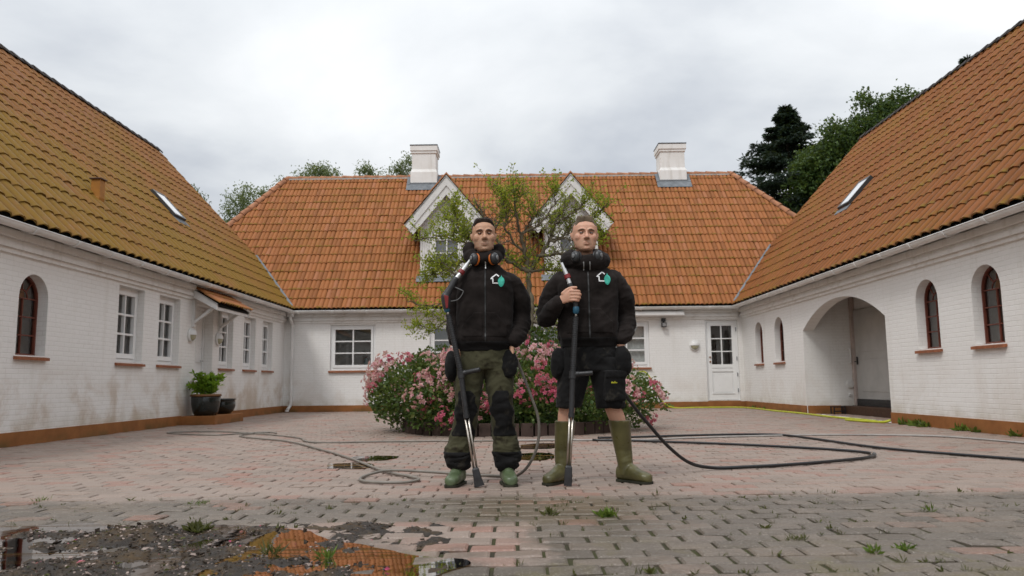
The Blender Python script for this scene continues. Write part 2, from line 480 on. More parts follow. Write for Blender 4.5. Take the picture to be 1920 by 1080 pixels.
def arch_window(par, F, u0, u1, z0, zs, zt, dep=0.13):
    m = MB(); c = (u0 + u1) / 2; w = (u1 - u0) / 2; fw = .028; n = 20; d0, d1 = -dep - .05, -dep
    out = [(u0 + .003, z0)] + [(c - (w - .003) * math.cos(PI * i / n), zs + (zt - zs - .003) * math.sin(PI * i / n)) for i in range(n + 1)] + [(u1 - .003, z0)]
    inn = [(u0 + fw, z0 + fw)] + [(c - (w - fw) * math.cos(PI * i / n), zs + (zt - zs - fw) * math.sin(PI * i / n)) for i in range(n + 1)] + [(u1 - fw, z0 + fw)]
    N = len(out)
    for i in range(N):
        j = (i + 1) % N; (a, b), (e, f) = out[i], out[j]; (g, h), (k, l) = inn[i], inn[j]
        m.face([F(a, b, d1), F(e, f, d1), F(k, l, d1), F(g, h, d1)])
        m.face([F(g, h, d1), F(k, l, d1), F(k, l, d0), F(g, h, d0)])
        m.face([F(a, b, d0), F(e, f, d0), F(e, f, d1), F(a, b, d1)])
    ir = w - fw; hub = ir * .42; rows = 3; e0, e1 = d0 + .012, d1 - .008
    fbox(m, F, c - .0075, c + .0075, z0 + fw, zs, e0, e1)
    for i in range(1, rows + 1):
        zz = z0 + fw + (zs - z0 - fw) * i / rows; fbox(m, F, u0 + fw, u1 - fw, zz - .0075, zz + .0075, e0 + .004, e1 - .004)
    rz = zt - zs - fw
    for i in range(10):                          # the half-round hub and its rays
        a0, a1 = PI * i / 10, PI * (i + 1) / 10
        m.beam(F(c - hub * math.cos(a0), zs + hub * math.sin(a0), -dep - .03), F(c - hub * math.cos(a1), zs + hub * math.sin(a1), -dep - .03), .013, .016)
    for a0 in (PI * .27, PI * .5, PI * .73):
        m.beam(F(c - hub * math.cos(a0), zs + hub * math.sin(a0), -dep - .03), F(c - ir * math.cos(a0), zs + rz * math.sin(a0), -dep - .03), .013, .016)
    wi = m.build("arched_window", M_REDWOOD, par)
    g = MB(); g.face([F(a, b, -dep - .03) for a, b in inn]); g.build("pane", M_GLASS, wi)
    sill_part(wi, F, u0, u1, z0, dep)
    cu = MB(); cu.face([F(a, b, -dep - .075) for a, b in inn]); cu.build("pane_backing", M_LACE_PANE_GREY, wi)  # last sheet: added grey behind the pane, lightens it like a reflection
    return wi

# ------------------------------------------------------------------ tiled roofs
WAVE, TW = 0.1225, 0.245
def tiled_plane(name, par, mat, origin, along, up, L0, L1, slope_len, clips, gauge=0.388, seed=1, single=False):
    """every tile an island: two rolls wide, its lower edge lifted over the course below.
    origin: a point of the eaves line; clips: (point, normal) planes, the side the normal points to is cut away"""
    rg = np.random.default_rng(seed)
    o = np.array(origin, float); A = np.array(along, float); S = np.array(up, float); Nn = np.cross(A, S)
    if Nn[2] < 0: Nn = -Nn
    nc = int(math.ceil(slope_len / gauge)); nt_ = int(math.ceil((L1 - L0) / TW))
    k = 17; us = np.linspace(0, TW + 0.004, k)
    q_ = np.clip(us / TW, 0, 1)
    sn = np.abs(np.sin(2 * PI * q_))
    prof = 0.038 * sn ** 0.65 + 0.010 * np.abs(np.sin(PI * q_)) ** .5
    tw = sn ** 0.7 * .8 + .3 * np.abs(np.sin(PI * q_)) ** .5
    if single:                       # broad single rolls with a narrow deep channel
        q_ = np.linspace(0, 1, k) ** .8 if False else q_; s1 = np.abs(np.sin(PI * q_))
        prof = 0.056 * s1 ** .75 - .006 * np.exp(-((q_ - .55) / .12) ** 2); tw = np.clip(s1 ** .9 * .80, 0, 1)
    V = []; Fc = []; TV = []; TWA = []; base = 0
    rows = [(0.0, 0.024, 0.0, -0.020), (0.0, 0.024, 0.0, 0.0), (0.5, 0.013, 0.5, 0.0), (1.0, 0.002, 1.0, 0.0)]
    fq = [(r * k + j, r * k + j + 1, (r + 1) * k + j + 1, (r + 1) * k + j) for r in range(3) for j in range(k - 1)]
    fq = np.array(fq)
    for c in range(nc):
        for t in range(nt_):
            j1, j2, j3 = rg.normal(0, .0032, 3)
            for fr, lift, tvv, drop in rows:
                v = c * gauge + fr * (gauge + .05) + (j1 if fr < 1 else 0)
                uu = L0 + t * TW + us + j2
                h = lift + prof + drop + j3 * (1 - fr)
                V.append(o + uu[:, None] * A + v * S + h[:, None] * Nn)
                TV.append(np.full(k, tvv)); TWA.append(tw)
            Fc.append(fq + base); base += 4 * k
    V = np.concatenate(V); Fc = np.concatenate(Fc)
    me = bpy.data.meshes.new(name); me.from_pydata(V.tolist(), [], Fc.tolist())
    for nm, arr in (('tv', TV), ('tw', TWA)):
        at = me.attributes.new(nm, 'FLOAT', 'POINT'); at.data.foreach_set('value', np.concatenate(arr).astype(np.float32))
    bm = bmesh.new(); bm.from_mesh(me)
    for p_, n_ in clips:
        bmesh.ops.bisect_plane(bm, geom=bm.verts[:] + bm.edges[:] + bm.faces[:], plane_co=p_, plane_no=n_, clear_outer=True, dist=1e-5)
    for f in bm.faces: f.smooth = True
    for e_ in bm.edges:
        if len(e_.link_faces) == 2 and e_.calc_face_angle(0) > 0.9: e_.smooth = False
    # dark underlay sheet, added to block light between the tiles
    q = [o + L0 * A, o + L1 * A, o + L1 * A + slope_len * S, o + L0 * A + slope_len * S]
    b2 = bmesh.new(); b2.faces.new([b2.verts.new(p_ - Nn * .03) for p_ in q])
    for p_, n_ in clips:
        bmesh.ops.bisect_plane(b2, geom=b2.verts[:] + b2.edges[:] + b2.faces[:], plane_co=p_, plane_no=n_, clear_outer=True, dist=1e-5)
    for f in b2.faces:
        nf = bm.faces.new([bm.verts.new(v.co) for v in f.verts]); nf.material_index = 1
    b2.free(); bm.to_mesh(me); bm.free()
    me.materials.append(mat); me.materials.append(M_UNDER)
    return link(name, me, par)
def ridge_caps(par, a, b, mat, r=0.105, step=0.36, mortar=True, name="ridge_tiles"):
    m = MB(); a, b = Vector(a), Vector(b); d = b - a; L = d.length; d.normalize(); n = int(L / step)
    side = d.cross(Vector((0, 0, 1))).normalized(); up = side.cross(d)
    for i in range(n + 1):
        p0 = a + d * (i * step); p1 = a + d * min((i + 1) * step + .05, L + .04)
        vs = []; K = 9; dz = random.uniform(-.006, .006)
        for p, rr, lift in ((p0, r, .012), (p1, r * .86, -.006)):
            for q in (rr, rr - .016):
                vs += [p + side * (q * math.cos(PI * k / (K - 1))) + up * (q * math.sin(PI * k / (K - 1)) + lift + dz) for k in range(K)]
        f = []
        for k in range(K - 1):
            f += [(k, k + 1, 2 * K + k + 1, 2 * K + k), (K + k, 3 * K + k, 3 * K + k + 1, K + k + 1), (k, K + k, K + k + 1, k + 1), (2 * K + k, 2 * K + k + 1, 3 * K + k + 1, 3 * K + k)]
        m.cur = 0; m.add(vs, f)
    if mortar:
        m.cur = 1
        for s_ in (-1, 1):
            m.beam(a + side * s_ * r * .80 - up * .02, b + side * s_ * r * .80 - up * .02, .03, .05)
    return m.build(name, [mat, M_MORTAR], par)

def gutter_part(par, p0, p1, out, joints=0.9, name="gutter"):
    """half-round gutter with collars; 'out' points away from the wall"""
    m = MB(); p0, p1, out = Vector(p0), Vector(p1), Vector(out); d = (p1 - p0); L = d.length; d.normalize(); K = 12; r = .066
    def ring(p, rr): return [p + out * (rr * math.cos(PI + PI * k / (K - 1))) + Vector((0, 0, rr * math.sin(PI + PI * k / (K - 1)))) for k in range(K)]
    vs = ring(p0, r) + ring(p1, r) + ring(p0, r - .006) + ring(p1, r - .006); f = []
    for k in range(K - 1):
        f += [(k, K + k, K + k + 1, k + 1), (2 * K + k, 2 * K + k + 1, 3 * K + k + 1, 3 * K + k)]
    f += [(0, 2 * K, 3 * K, K), (K - 1, 2 * K - 1, 4 * K - 1, 3 * K - 1)]
    f += [tuple(range(2 * K, 3 * K)), tuple(range(3 * K, 4 * K))]
    m.add(vs, f)
    for s_ in (-1, 1): m.tube([p0 + out * r * s_, p1 + out * r * s_], .009, 8)
    n = int(L / joints)
    for i in range(n + 1):
        p = p0 + d * min(L, max(.02, i * joints + .2)); vs = ring(p, r + .013) + ring(p + d * .05, r + .013)
        m.add(vs, [(k, K + k, K + k + 1, k + 1) for k in range(K - 1)] + [tuple(range(K)), tuple(range(K, 2 * K))])
        m.beam(p - out * .02 - Vector((0, 0, .07)), p - out * .14 - Vector((0, 0, .03)), .025, .02)
    return smooth_angle(m.build(name, M_PVC, par), 50)
def cornice_part(par, F, u0, u1, cut0=0, cut1=0):
    m = MB()
    for z0, z1, d in ((2.33, 2.388, .035), (2.39, 2.446, .075), (2.448, 2.500, .050), (2.502, 2.595, .115)):
        fbox(m, F, u0 + cut0 * d, u1 - cut1 * d, z0, z1, -.02, d)
    return m.build("cornice", M_RENDER, par)
def wall_lamp(label, P, nrm, group):
    t = thing("wall_lamp", label, "wall lamp", P, group)
    N = Vector(nrm); up = Vector((0, 0, 1)); s = up.cross(N)
    Mx = Matrix((s, up, N)).transposed().to_4x4(); Mx.translation = Vector(P)
    m = MB(); m.lathe([(0, 0), (.13, 0), (.135, .012), (.135, .035), (.118, .05), (.112, .05), (.108, .03), (0, .03)], 28, Mx, caps=False)
    smooth_angle(m.build("lamp_base", M_PVC, t), 35)
    g = MB(); prof = [(.106 * math.cos(a), .031 + .075 * math.sin(a)) for a in [PI / 2 * i / 8 for i in range(9)]]
    g.lathe(prof, 24, Mx, caps=False); g.build("glass_dome", M_LAMPGLASS, t, smooth=True)
    h = MB(); K = 13; vs = []; fs = []
    for j in range(9):
        a = PI / 2 * j / 8; r = .120 * math.cos(a); zz = .031 + .090 * math.sin(a)
        for k in range(K):
            b = PI * k / (K - 1); vs.append(Mx @ Vector((r * math.cos(b), r * math.sin(b), zz)))
    for j in range(8):
        for k in range(K - 1): fs.append((j * K + k, j * K + k + 1, (j + 1) * K + k + 1, (j + 1) * K + k))
    h.add(vs, fs); h.build("lamp_hood", M_PVC, t, smooth=True)
    return t

# ------------------------------------------------------------------ the left wing
def wing_shell(mb, side, x_in, x_out, y0, y1, rz, ez=2.62):
    """outer long wall and both gables"""
    xm = (x_in + x_out) / 2
    mb.face([(x_out, y0, 0), (x_out, y1, 0), (x_out, y1, ez), (x_out, y0, ez)])
    for y in (y0, y1 - .02):
        mb.face([(x_in, y, 0), (x_out, y, 0), (x_out, y, ez), (xm, y, rz - .08), (x_in, y, ez)])

FL, FR, FB = Frame('L'), Frame('R'), Frame('B')
YV = 21.85
TL, TR, TB = 1.0742, 1.1177, 1.0559
EXL, EXR, EYB, EZ = -5.88, 5.75, 20.25, 2.68
RXL, RZL = EXL - 4.45, EZ + TL * 4.45
RXR, RZR = EXR + 4.45, EZ + TR * 4.45
RYB, RZB = EYB + 4.45, EZ + TB * 4.45

left_wing = thing("farmhouse_wing", "left whitewashed wing with mossy yellow-green roof, narrow white windows and a porch canopy", "building", (XL, 10.5, 0), "whitewashed wings around the courtyard")
rects = [(11.86, 12.68, 1.09, 2.28), (13.23, 14.06, 1.09, 2.28), (15.98, 16.74, 1.08, 2.27), (17.40, 18.18, 1.08, 2.27), (18.70, 19.46, 1.08, 2.27)]
m = MB()
archL = (9.46, 10.06, 1.11, 1.84, 2.14)
doorL = (14.78, 15.62, .17, 2.27)
wall_sheet(m, FL, [(0, 0), (YD, 0), (YD, 2.66), (0, 2.66)], [(arch_pts(*archL), .2), (rect_pts(*doorL), .24)] + [(rect_pts(*r), .2) for r in rects])
wing_shell(m, -1, XL, XL - 8.9, 0, YV, RZL)
m.build("wall", M_PAINT, left_wing)
arch_window(left_wing, FL, *archL)
for r in rects: rect_window(left_wing, FL, *r)
m = MB()
fbox(m, FL, 0, 14.25, 0, .17, -.02, .016); fbox(m, FL, 15.74, YD - .016, 0, .17, -.02, .016)
m.build("plinth", M_PLINTH, left_wing)
cornice_part(left_wing, FL, 0, YD, 0, 1)
gutter_part(left_wing, (XL + .265, 0, 2.635), (XL + .265, YD - .2, 2.635), (1, 0, 0))
m = MB(); u0, u1, z0, z1 = doorL                # white panelled front door in its deep reveal
fbox(m, FL, u0 + .004, u0 + .07, z0, z1 - .004, -.24, -.17); fbox(m, FL, u1 - .07, u1 - .004, z0, z1 - .004, -.24, -.17); fbox(m, FL, u0 + .07, u1 - .07, z1 - .07, z1 - .004, -.24, -.17)
fbox(m, FL, u0 + .073, u1 - .073, z0 + .01, z1 - .073, -.235, -.19)
for a, b in ((.12, .42), (.46, .72)):
    for c, d in ((.3, .8), (1.0, 1.85)): fbox(m, FL, u0 + a, u0 + b - .05, z0 + c, z0 + d, -.195, -.182)
dl = m.build("door", M_WHITE, left_wing, bevel=.004); dl["label"] = "white panelled front door under the tiled canopy"
m = MB(); m.tube([FL(u1 - .13, 1.2, -.185), FL(u1 - .13, 1.2, -.13), FL(u1 - .25, 1.2, -.13)], .011, 8); m.build("handle", M_STEEL, dl)
S = Vector((-1, 0, TL)).normalized()
tiled_plane("roof", left_wing, M_TILE_LEFT, (EXL, 0, EZ), (0, 1, 0), S, 0, 22.3, 4.45 * math.hypot(1, TL),
            [((0, YV, 0), (0, 1, 0)), ((EXL, EYB, 0), (TL, TB, 0)), ((RXL, 0, 0), (-1, 0, 0))], seed=3, single=True)
m = MB(); m.face([(RXL, 0, RZL - .03), (RXL, YV, RZL - .03), (RXL - 4.6, YV, EZ - .2), (RXL - 4.6, 0, EZ - .2)]); m.build("rear_roof_slope", M_TILE_LEFT, left_wing)
ridge_caps(left_wing, (RXL, 0, RZL + .02), (RXL, YV, RZL + .02), M_RIDGE_D, mortar=False)
m = MB()                                       # tiles' cut edge and board along the verge
q0 = Vector((EXL - 1.1, YV, EZ + TL * 1.1)); q1 = Vector((RXL, YV, RZL))
m.beam(q0 + Vector((0, .02, -.05)), q1 + Vector((0, .02, -.05)), .03, .14); m.build("verge_board", M_TILE_LEFT, left_wing)
# lead-lined valley towards the back wing
def valley(par, x0, y0, dx, dy, t, n, nm="valley_flashing"):
    m = MB(); a = Vector((x0, y0, EZ + .085)); b = a + Vector((dx, dy, t)) * n
    d = (b - a).normalized(); s = d.cross(Vector((0, 0, 1))).normalized()
    m.add([a - s * .045, a + s * .045, b + s * .045, b - s * .045, a - s * .03 + Vector((0, 0, .03)), a + s * .03 + Vector((0, 0, .03)), b + s * .03 + Vector((0, 0, .03)), b - s * .03 + Vector((0, 0, .03))],
          [(0, 1, 2, 3), (4, 5, 6, 7), (0, 4, 7, 3), (1, 5, 6, 2), (0, 1, 5, 4), (3, 2, 6, 7)])
    return m.build(nm, M_LEAD, par)
kx = TB / TL
valley(left_wing, EXL, EYB, -1, TL / TB, TL, 1.5)
# roof vent of the left wing
m = MB(); vx, vy = -6.86, 12.42; vz = EZ + TL * (EXL - vx)
m.box(vx - .075, vx + .075, vy - .08, vy + .08, vz + .06, vz + .36)
m.prism([(vx - .08, vy - .082, vz + .06), (vx - .08, vy - .082, vz + .10), (vx + .08, vy - .082, vz + .06), (vx + .04, vy - .082, vz - .08)], (0, .164, 0))
vt = m.build("roof_vent", simple("ochre_plastic", (0.36, 0.15, 0.022), 0.5, 0.4), left_wing, bevel=.006)
m = MB(); m.box(vx - .10, vx + .10, vy - .105, vy + .105, vz + .362, vz + .385); m.build("vent_cap", simple("brown_plastic", (0.07, 0.03, 0.015), 0.5), vt, bevel=.006)
def skylight(par, side, yc, xc, w, l, T, ex):
    """framed roof window lying a little above the tiles"""
    sx = side; up = Vector((sx, 0, T)).normalized(); al = Vector((0, 1, 0)); nn = up.cross(al) if side > 0 else al.cross(up)
    nn = nn if nn.z > 0 else -nn
    o = Vector((xc, yc, EZ + T * abs(xc - ex)))
    Mx = Matrix((al, up, nn)).transposed().to_4x4(); Mx.translation = o
    m = MB(); fw = .055
    m.box(-w / 2, -w / 2 + fw, -l / 2, l / 2, .0, .125, Mx); m.box(w / 2 - fw, w / 2, -l / 2, l / 2, .0, .125, Mx)
    m.box(-w / 2 + fw, w / 2 - fw, -l / 2, -l / 2 + fw, .0, .125, Mx); m.box(-w / 2 + fw, w / 2 - fw, l / 2 - fw, l / 2, .0, .125, Mx)
    sk = m.build("skylight", simple("dark_grey_metal", (0.035, 0.034, 0.034), 0.4, 0.5), par)
    g = MB(); g.face([Mx @ Vector(p) for p in ((-w / 2 + fw, -l / 2 + fw, .118), (w / 2 - fw, -l / 2 + fw, .118), (w / 2 - fw, l / 2 - fw, .118), (-w / 2 + fw, l / 2 - fw, .118))]); g.build("pane", M_SKYGLASS, sk)
    a = MB(); a.box(-w / 2 - .05, w / 2 + .05, -l / 2 - .16, -l / 2 - .002, .055, .066, Mx); a.build("flashing", M_LEAD, sk)
skylight(left_wing, -1, 16.60, -7.66, .56, .78, TL, EXL)
# lean-to canopy over the front door: boards, rafters, tiles
cy0, cy1, ca, cb = 14.46, 16.22, 2.50, 2.19
can = MB()
for y in (cy0, cy1 - .03):
    can.prism([FL(y, ca + .06, .0), FL(y, cb + .05, .52), FL(y, cb - .07, .52), FL(y, ca - .10, .0)], (0, .03, 0))
fbox(can, FL, cy0 + .03, cy1 - .03, cb - .06, cb + .02, .47, .50)
can.prism([FL(cy0 + .03, ca, .0), FL(cy0 + .03, cb + .02, .50), FL(cy0 + .03, cb, .50), FL(cy0 + .03, ca - .02, .0)], (0, cy1 - cy0 - .06, 0))
for y in (14.60, 15.90):
    can.beam(FL(y, 1.90, .04), FL(y, cb + .02, .44), .05, .06, (0, 1, 0)); fbox(can, FL, y - .03, y + .03, 1.82, ca - .12, .0, .05)
canopy = can.build("porch_canopy", M_WOOD_W, left_wing)
s2 = Vector((-.54, 0, ca - cb + .03)).normalized()
tiled_plane("canopy_tiles", canopy, M_TILE_BACK, (XL + .56, cy0 - .02, cb + .05), (0, 1, 0), s2, 0, cy1 - cy0 + .06, .6, [((XL + .002, 0, 0), (-1, 0, 0)), ((0, cy1 + .03, 0), (0, 1, 0))], gauge=.30, seed=5)
m = MB(); m.box(XL + .002, -5.50, 14.25, 15.74, 0, .16)
m.build("doorstep", M_PLINTH, left_wing, bevel=.01)

# ------------------------------------------------------------------ the right wing
right_wing = thing("farmhouse_wing", "right whitewashed wing with a wide arched gateway and small arched windows", "building", (XR, 10.5, 0), "whitewashed wings around the courtyard")
G0, G1, GS, GT, GX = 12.56, 16.18, 1.72, 2.22, 7.06
arches = [(18.84, 19.42, 1.12, 1.83, 2.13), (17.36, 17.97, 1.12, 1.82, 2.13), (10.96, 11.57, 1.13, 1.83, 2.14), (9.52, 10.14, 1.13, 1.83, 2.14)]
gate = arch_pts(G0, G1, 0, GS, GT, 24)
m = MB()
wall_sheet(m, FR, [(0, 0), (YD, 0), (YD, 2.66), (0, 2.66)], [(arch_pts(*a), .2) for a in arches] + [(gate, .23)])
wing_shell(m, 1, XR, XR + 8.9, 0, YV + .2, RZR)
# the porch behind the arch: side walls, back wall, ceiling, and the back of the arch
for y in (G0 - .002, G1 + .002): m.face([(XR + .23, y, 0), (GX, y, 0), (GX, y, 2.5), (XR + .23, y, 2.5)])
m.face([(GX, G0, 0), (GX, G1, 0), (GX, G1, 2.5), (GX, G0, 2.5)])
top = [(u, z) for u, z in gate[2:]]
for (a, b), (c, d) in zip(top, top[1:]): m.face([FR(a, b, -.23), FR(c, d, -.23), FR(c, 2.5, -.23), FR(a, 2.5, -.23)])
m.build("wall", M_PAINT, right_wing)
m = MB(); m.box(XR + .23, GX, G0, G1, 2.48, 2.55); m.build("porch_ceiling", simple('shade_dark_ceiling', (.07, .055, .04), .7, .2), right_wing)  # ceiling colour darkened to imitate porch shade and cut bounced light
for a in arches: arch_window(right_wing, FR, *a)
m = MB(); fbox(m, FR, 0, G0 - .004, 0, .17, -.02, .016); fbox(m, FR, G1 + .004, YD - .016, 0, .17, -.02, .016)
m.box(XR + .016, GX - .36, G1 - .016, G1 + .02, 0, .17)
m.build("plinth", M_PLINTH, right_wing)
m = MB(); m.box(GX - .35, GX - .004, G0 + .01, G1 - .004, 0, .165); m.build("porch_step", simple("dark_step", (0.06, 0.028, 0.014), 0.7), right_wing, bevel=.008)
m = MB(); m.box(GX - .06, GX - .004, G0 + .6, G1 - .09, .167, .30); m.build("threshold", M_BLACK, right_wing)
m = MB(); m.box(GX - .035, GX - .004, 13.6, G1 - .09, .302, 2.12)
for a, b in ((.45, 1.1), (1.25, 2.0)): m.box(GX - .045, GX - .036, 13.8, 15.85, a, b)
gd = m.build("door", simple('shade_grey_door', (.46, .45, .43), .5, .3, var=.08, scale=3), right_wing, bevel=.004); gd["label"] = "white door in the shade of the arched gateway"  # white door greyed, the porch shade is put into its colour
m = MB(); m.box(GX - .052, GX - .037, 15.98, 16.03, 1.00, 1.16); m.tube([(GX - .05, 16.0, 1.06), (GX - .10, 16.0, 1.06), (GX - .10, 15.86, 1.06)], .011, 8)
m.build("handle", M_BLACK, gd)
m = MB(); m.box(GX - .085, GX - .003, G1 - .085, G1 - .003, .167, 2.4); m.build("door_post", simple("pinkish_paint", (0.52, 0.43, 0.39), 0.6), right_wing)
def pxz(X, z): return (X, G1 - .004, z)
m = MB(); hx = 6.93
m.tube(spline([(hx, G1, 1.32), (hx, G1 - .06, 1.32), (hx, G1 - .065, 1.2), (hx, G1 - .06, 1.06), (hx, G1, 1.06)], 6), .017, 10); m.build("grab_handle", M_PVC, right_wing, smooth=True)
Mx = Matrix.Translation((6.91, G1, .60)) @ Matrix.Rotation(PI / 2, 4, 'X')
m = MB(); m.lathe([(0, 0), (.085, 0), (.085, .03), (.06, .05), (.058, .04), (.045, .04), (.043, .05), (.02, .055), (0, .055)], 24, Mx, caps=False); smooth_angle(m.build("wall_vent", M_PVC, right_wing), 30)
Mx = Matrix.Translation((6.90, G1, .38)) @ Matrix.Rotation(PI / 2, 4, 'X')
m = MB(); m.lathe([(0, 0), (.035, 0), (.035, .02), (.022, .025), (.02, .012), (0, .012)], 20, Mx, caps=False); smooth_angle(m.build("wall_socket", M_PVC, right_wing), 30)
cornice_part(right_wing, FR, 0, YD, 0, 1)
gutter_part(right_wing, (XR - .265, 0, 2.635), (XR - .265, YD - .2, 2.635), (-1, 0, 0))
S = Vector((1, 0, TR)).normalized()
YVR = 22.05
tiled_plane("roof", right_wing, M_TILE_RIGHT, (EXR, 0, EZ), (0, 1, 0), S, 0, 22.5, 4.45 * math.hypot(1, TR),
            [((0, YVR, 0), (0, 1, 0)), ((EXR, EYB, 0), (-TR, TB, 0)), ((RXR, 0, 0), (1, 0, 0))], seed=7, single=True)
m = MB(); m.face([(RXR, 0, RZR - .03), (RXR, YVR, RZR - .03), (RXR + 4.6, YVR, EZ - .2), (RXR + 4.6, 0, EZ - .2)]); m.build("rear_roof_slope", M_TILE_RIGHT, right_wing)
ridge_caps(right_wing, (RXR, 0, RZR + .02), (RXR, YVR, RZR + .02), M_RIDGE_D, mortar=False)
m = MB(); q0 = Vector((EXR + 1.1, YVR, EZ + TR * 1.1)); q1 = Vector((RXR, YVR, RZR))
m.beam(q0 + Vector((0, .02, -.05)), q1 + Vector((0, .02, -.05)), .03, .14); m.build("verge_board", M_TILE_RIGHT, right_wing)
valley(right_wing, EXR, EYB, 1, TR / TB, TR, 1.6)
skylight(right_wing, 1, 16.72, 7.58, .58, .80, TR, EXR)

# ------------------------------------------------------------------ the back wing
back_wing = thing("farmhouse_wing", "whitewashed back wing with two white gabled dormers and two chimneys", "building", (0, YD + 4.4, 0), "whitewashed wings around the courtyard")
bwins = [(-4.92, -3.72, 1.08, 2.28), (-2.28, -1.10, 1.08, 2.28), (0.22, 1.30, 1.08, 2.28), (2.34, 3.53, 1.08, 2.28)]
doorB = (5.02, 5.88, .19, 2.30)
m = MB()
wall_sheet(m, FB, [(XL, 0), (XR, 0), (XR, 2.66), (XL, 2.66)], [(rect_pts(*r), .2) for r in bwins] + [(rect_pts(*doorB), .16)])
yo = YD + 8.4
m.face([(-8.5, yo, 0), (8.3, yo, 0), (8.3, yo, 2.6), (-8.5, yo, 2.6)])
for x in (-8.5, 8.3): m.face([(x, YD + 1.4, 0), (x, yo, 0), (x, yo, 2.6), (x, YD + 6, 5.3), (x, YD + 2.6, 5.3), (x, YD + 1.4, 2.6)])
m.build("wall", M_PAINT, back_wing)
wl = [None] * 4
for i, r in enumerate(bwins): wl[i] = rect_window(back_wing, FB, *r, dep=.05, pane_backing=(i != 0), fw=.06, sw=.06)
m = MB(); fbox(m, FB, XL + .016, doorB[0] - .003, 0, .165, -.02, .016); fbox(m, FB, doorB[1] + .003, XR - .016, 0, .165, -.02, .016); fbox(m, FB, doorB[0], doorB[1], 0, .18, -.15, .014)
m.build("plinth", M_PLINTH, back_wing)
cornice_part(back_wing, FB, XL + .117, XR - .117)
gutter_part(back_wing, (XL + .2, YD - .265, 2.635), (XR - .2, YD - .265, 2.635), (0, -1, 0))
# lace valance and a vase in the leftmost window
w0, (a, b, c, d) = wl[0]; m = MB(); zt = c + (d - c) / 3; n = 60
for i in range(n):
    u0, u1 = a + (b - a) * i / n, a + (b - a) * (i + 1) / n
    h0 = .07 + .05 * abs(math.sin(PI * i / n * 7)); h1 = .07 + .05 * abs(math.sin(PI * (i + 1) / n * 7))
    m.face([FB(u0, zt, -.16), FB(u1, zt, -.16), FB(u1, zt - h1, -.16), FB(u0, zt - h0, -.16)])
m.face([FB(a - .03, zt, -.28), FB(b + .03, zt, -.28), FB(b + .03, d + .03, -.28), FB(a - .03, d + .03, -.28)])  # grey sheet added behind the lace, imitates reflection in the upper panes
m.build("pane_backing", M_LACE_PANE_GREY, w0)
vase = thing("vase", "pale blue vase standing inside the window left of the rose bush", "vase", FB(-4.00, c - .02, -.24))
m = MB(); m.lathe([(0, 0), (.05, 0), (.075, .05), (.07, .12), (.035, .17), (.04, .20), (.03, .20), (0, .19)], 20, Matrix.Translation(FB(-4.00, c - .02, -.24)), caps=False)
m.build("vase_body", simple("pale_blue_glaze", (0.25, 0.45, 0.48), 0.2, 0.5), vase, smooth=True)
m = MB()
for i in range(9): m.beam(FB(-4.0, c + .15, -.24), FB(-4.0 + random.uniform(-.07, .07), c + .26 + random.uniform(0, .06), -.24 + random.uniform(-.05, .05)), .012, .012)
m.build("stem", simple("red_stem", (0.25, 0.03, 0.03), 0.7), vase)
# the half-glazed door
u0, u1, z0, z1 = doorB; m = MB(); dd = -.05
fbox(m, FB, u0 + .004, u0 + .05, z0, z1 - .004, -.14, dd); fbox(m, FB, u1 - .05, u1 - .004, z0, z1 - .004, -.14, dd); fbox(m, FB, u0 + .05, u1 - .05, z1 - .05, z1 - .004, -.14, dd)
a, b, zc = u0 + .054, u1 - .054, 1.03
fbox(m, FB, a, a + .10, z0 + .012, z1 - .055, -.13, dd + .008); fbox(m, FB, b - .10, b, z0 + .012, z1 - .055, -.13, dd + .008)
for za, zb in ((z0 + .012, z0 + .18), (zc - .09, zc - .005), (zc + .005, zc + .10), (z1 - .15, z1 - .055)): fbox(m, FB, a + .10, b - .10, za, zb, -.13, dd + .008)
fbox(m, FB, a + .10, b - .10, z0 + .18, zc - .09, -.12, dd - .014)
fbox(m, FB, a + .13, b - .13, z0 + .22, zc - .13, -.06, dd - .004)
fbox(m, FB, a + .08, b - .08, z0 + .17, z0 + .19, dd, dd + .024)
ga, gb, gc, gd_ = a + .10, b - .10, zc + .10, z1 - .15
fbox(m, FB, (ga + gb) / 2 - .014, (ga + gb) / 2 + .014, gc, gd_, -.11, dd)
for i in (1, 2): fbox(m, FB, ga, gb, gc + (gd_ - gc) * i / 3 - .013, gc + (gd_ - gc) * i / 3 + .013, -.112, dd - .002)
bd = m.build("door", M_WHITE, back_wing); bd["label"] = "white half-glazed stable door beside the right wing"
g = MB(); g.face([FB(ga, gc, -.10), FB(gb, gc, -.10), FB(gb, gd_, -.10), FB(ga, gd_, -.10)]); g.build("pane", M_GLASS, bd)
g = MB(); g.face([FB(ga - .05, gc - .05, -.5), FB(gb + .05, gc - .05, -.5), FB(gb + .05, gd_ + .05, -.5), FB(ga - .05, gd_ + .05, -.5)]); g.build("pane_backing", M_DARK, bd)  # dark sheet standing in for the unlit room behind the glass
g = MB()
for zz in (1.20, 1.32): g.lathe([(0, 0), (.022, 0), (.022, .03), (.012, .035), (0, .035)], 14, Matrix.Translation(FB(a + .055, zz, dd + .008)) @ Matrix.Rotation(PI / 2, 4, 'X'), caps=False)
g.build("handle", simple("brass", (0.25, 0.12, 0.05), 0.4, 0.5, metal=0.6), bd)
g = MB()
for zz in (.45, .86, 1.28, 2.05): g.tube([FB(b + .012, zz - .05, dd + .008), FB(b + .012, zz + .05, dd + .008)], .012, 8)
g.build("hinge", M_LEAD, bd)
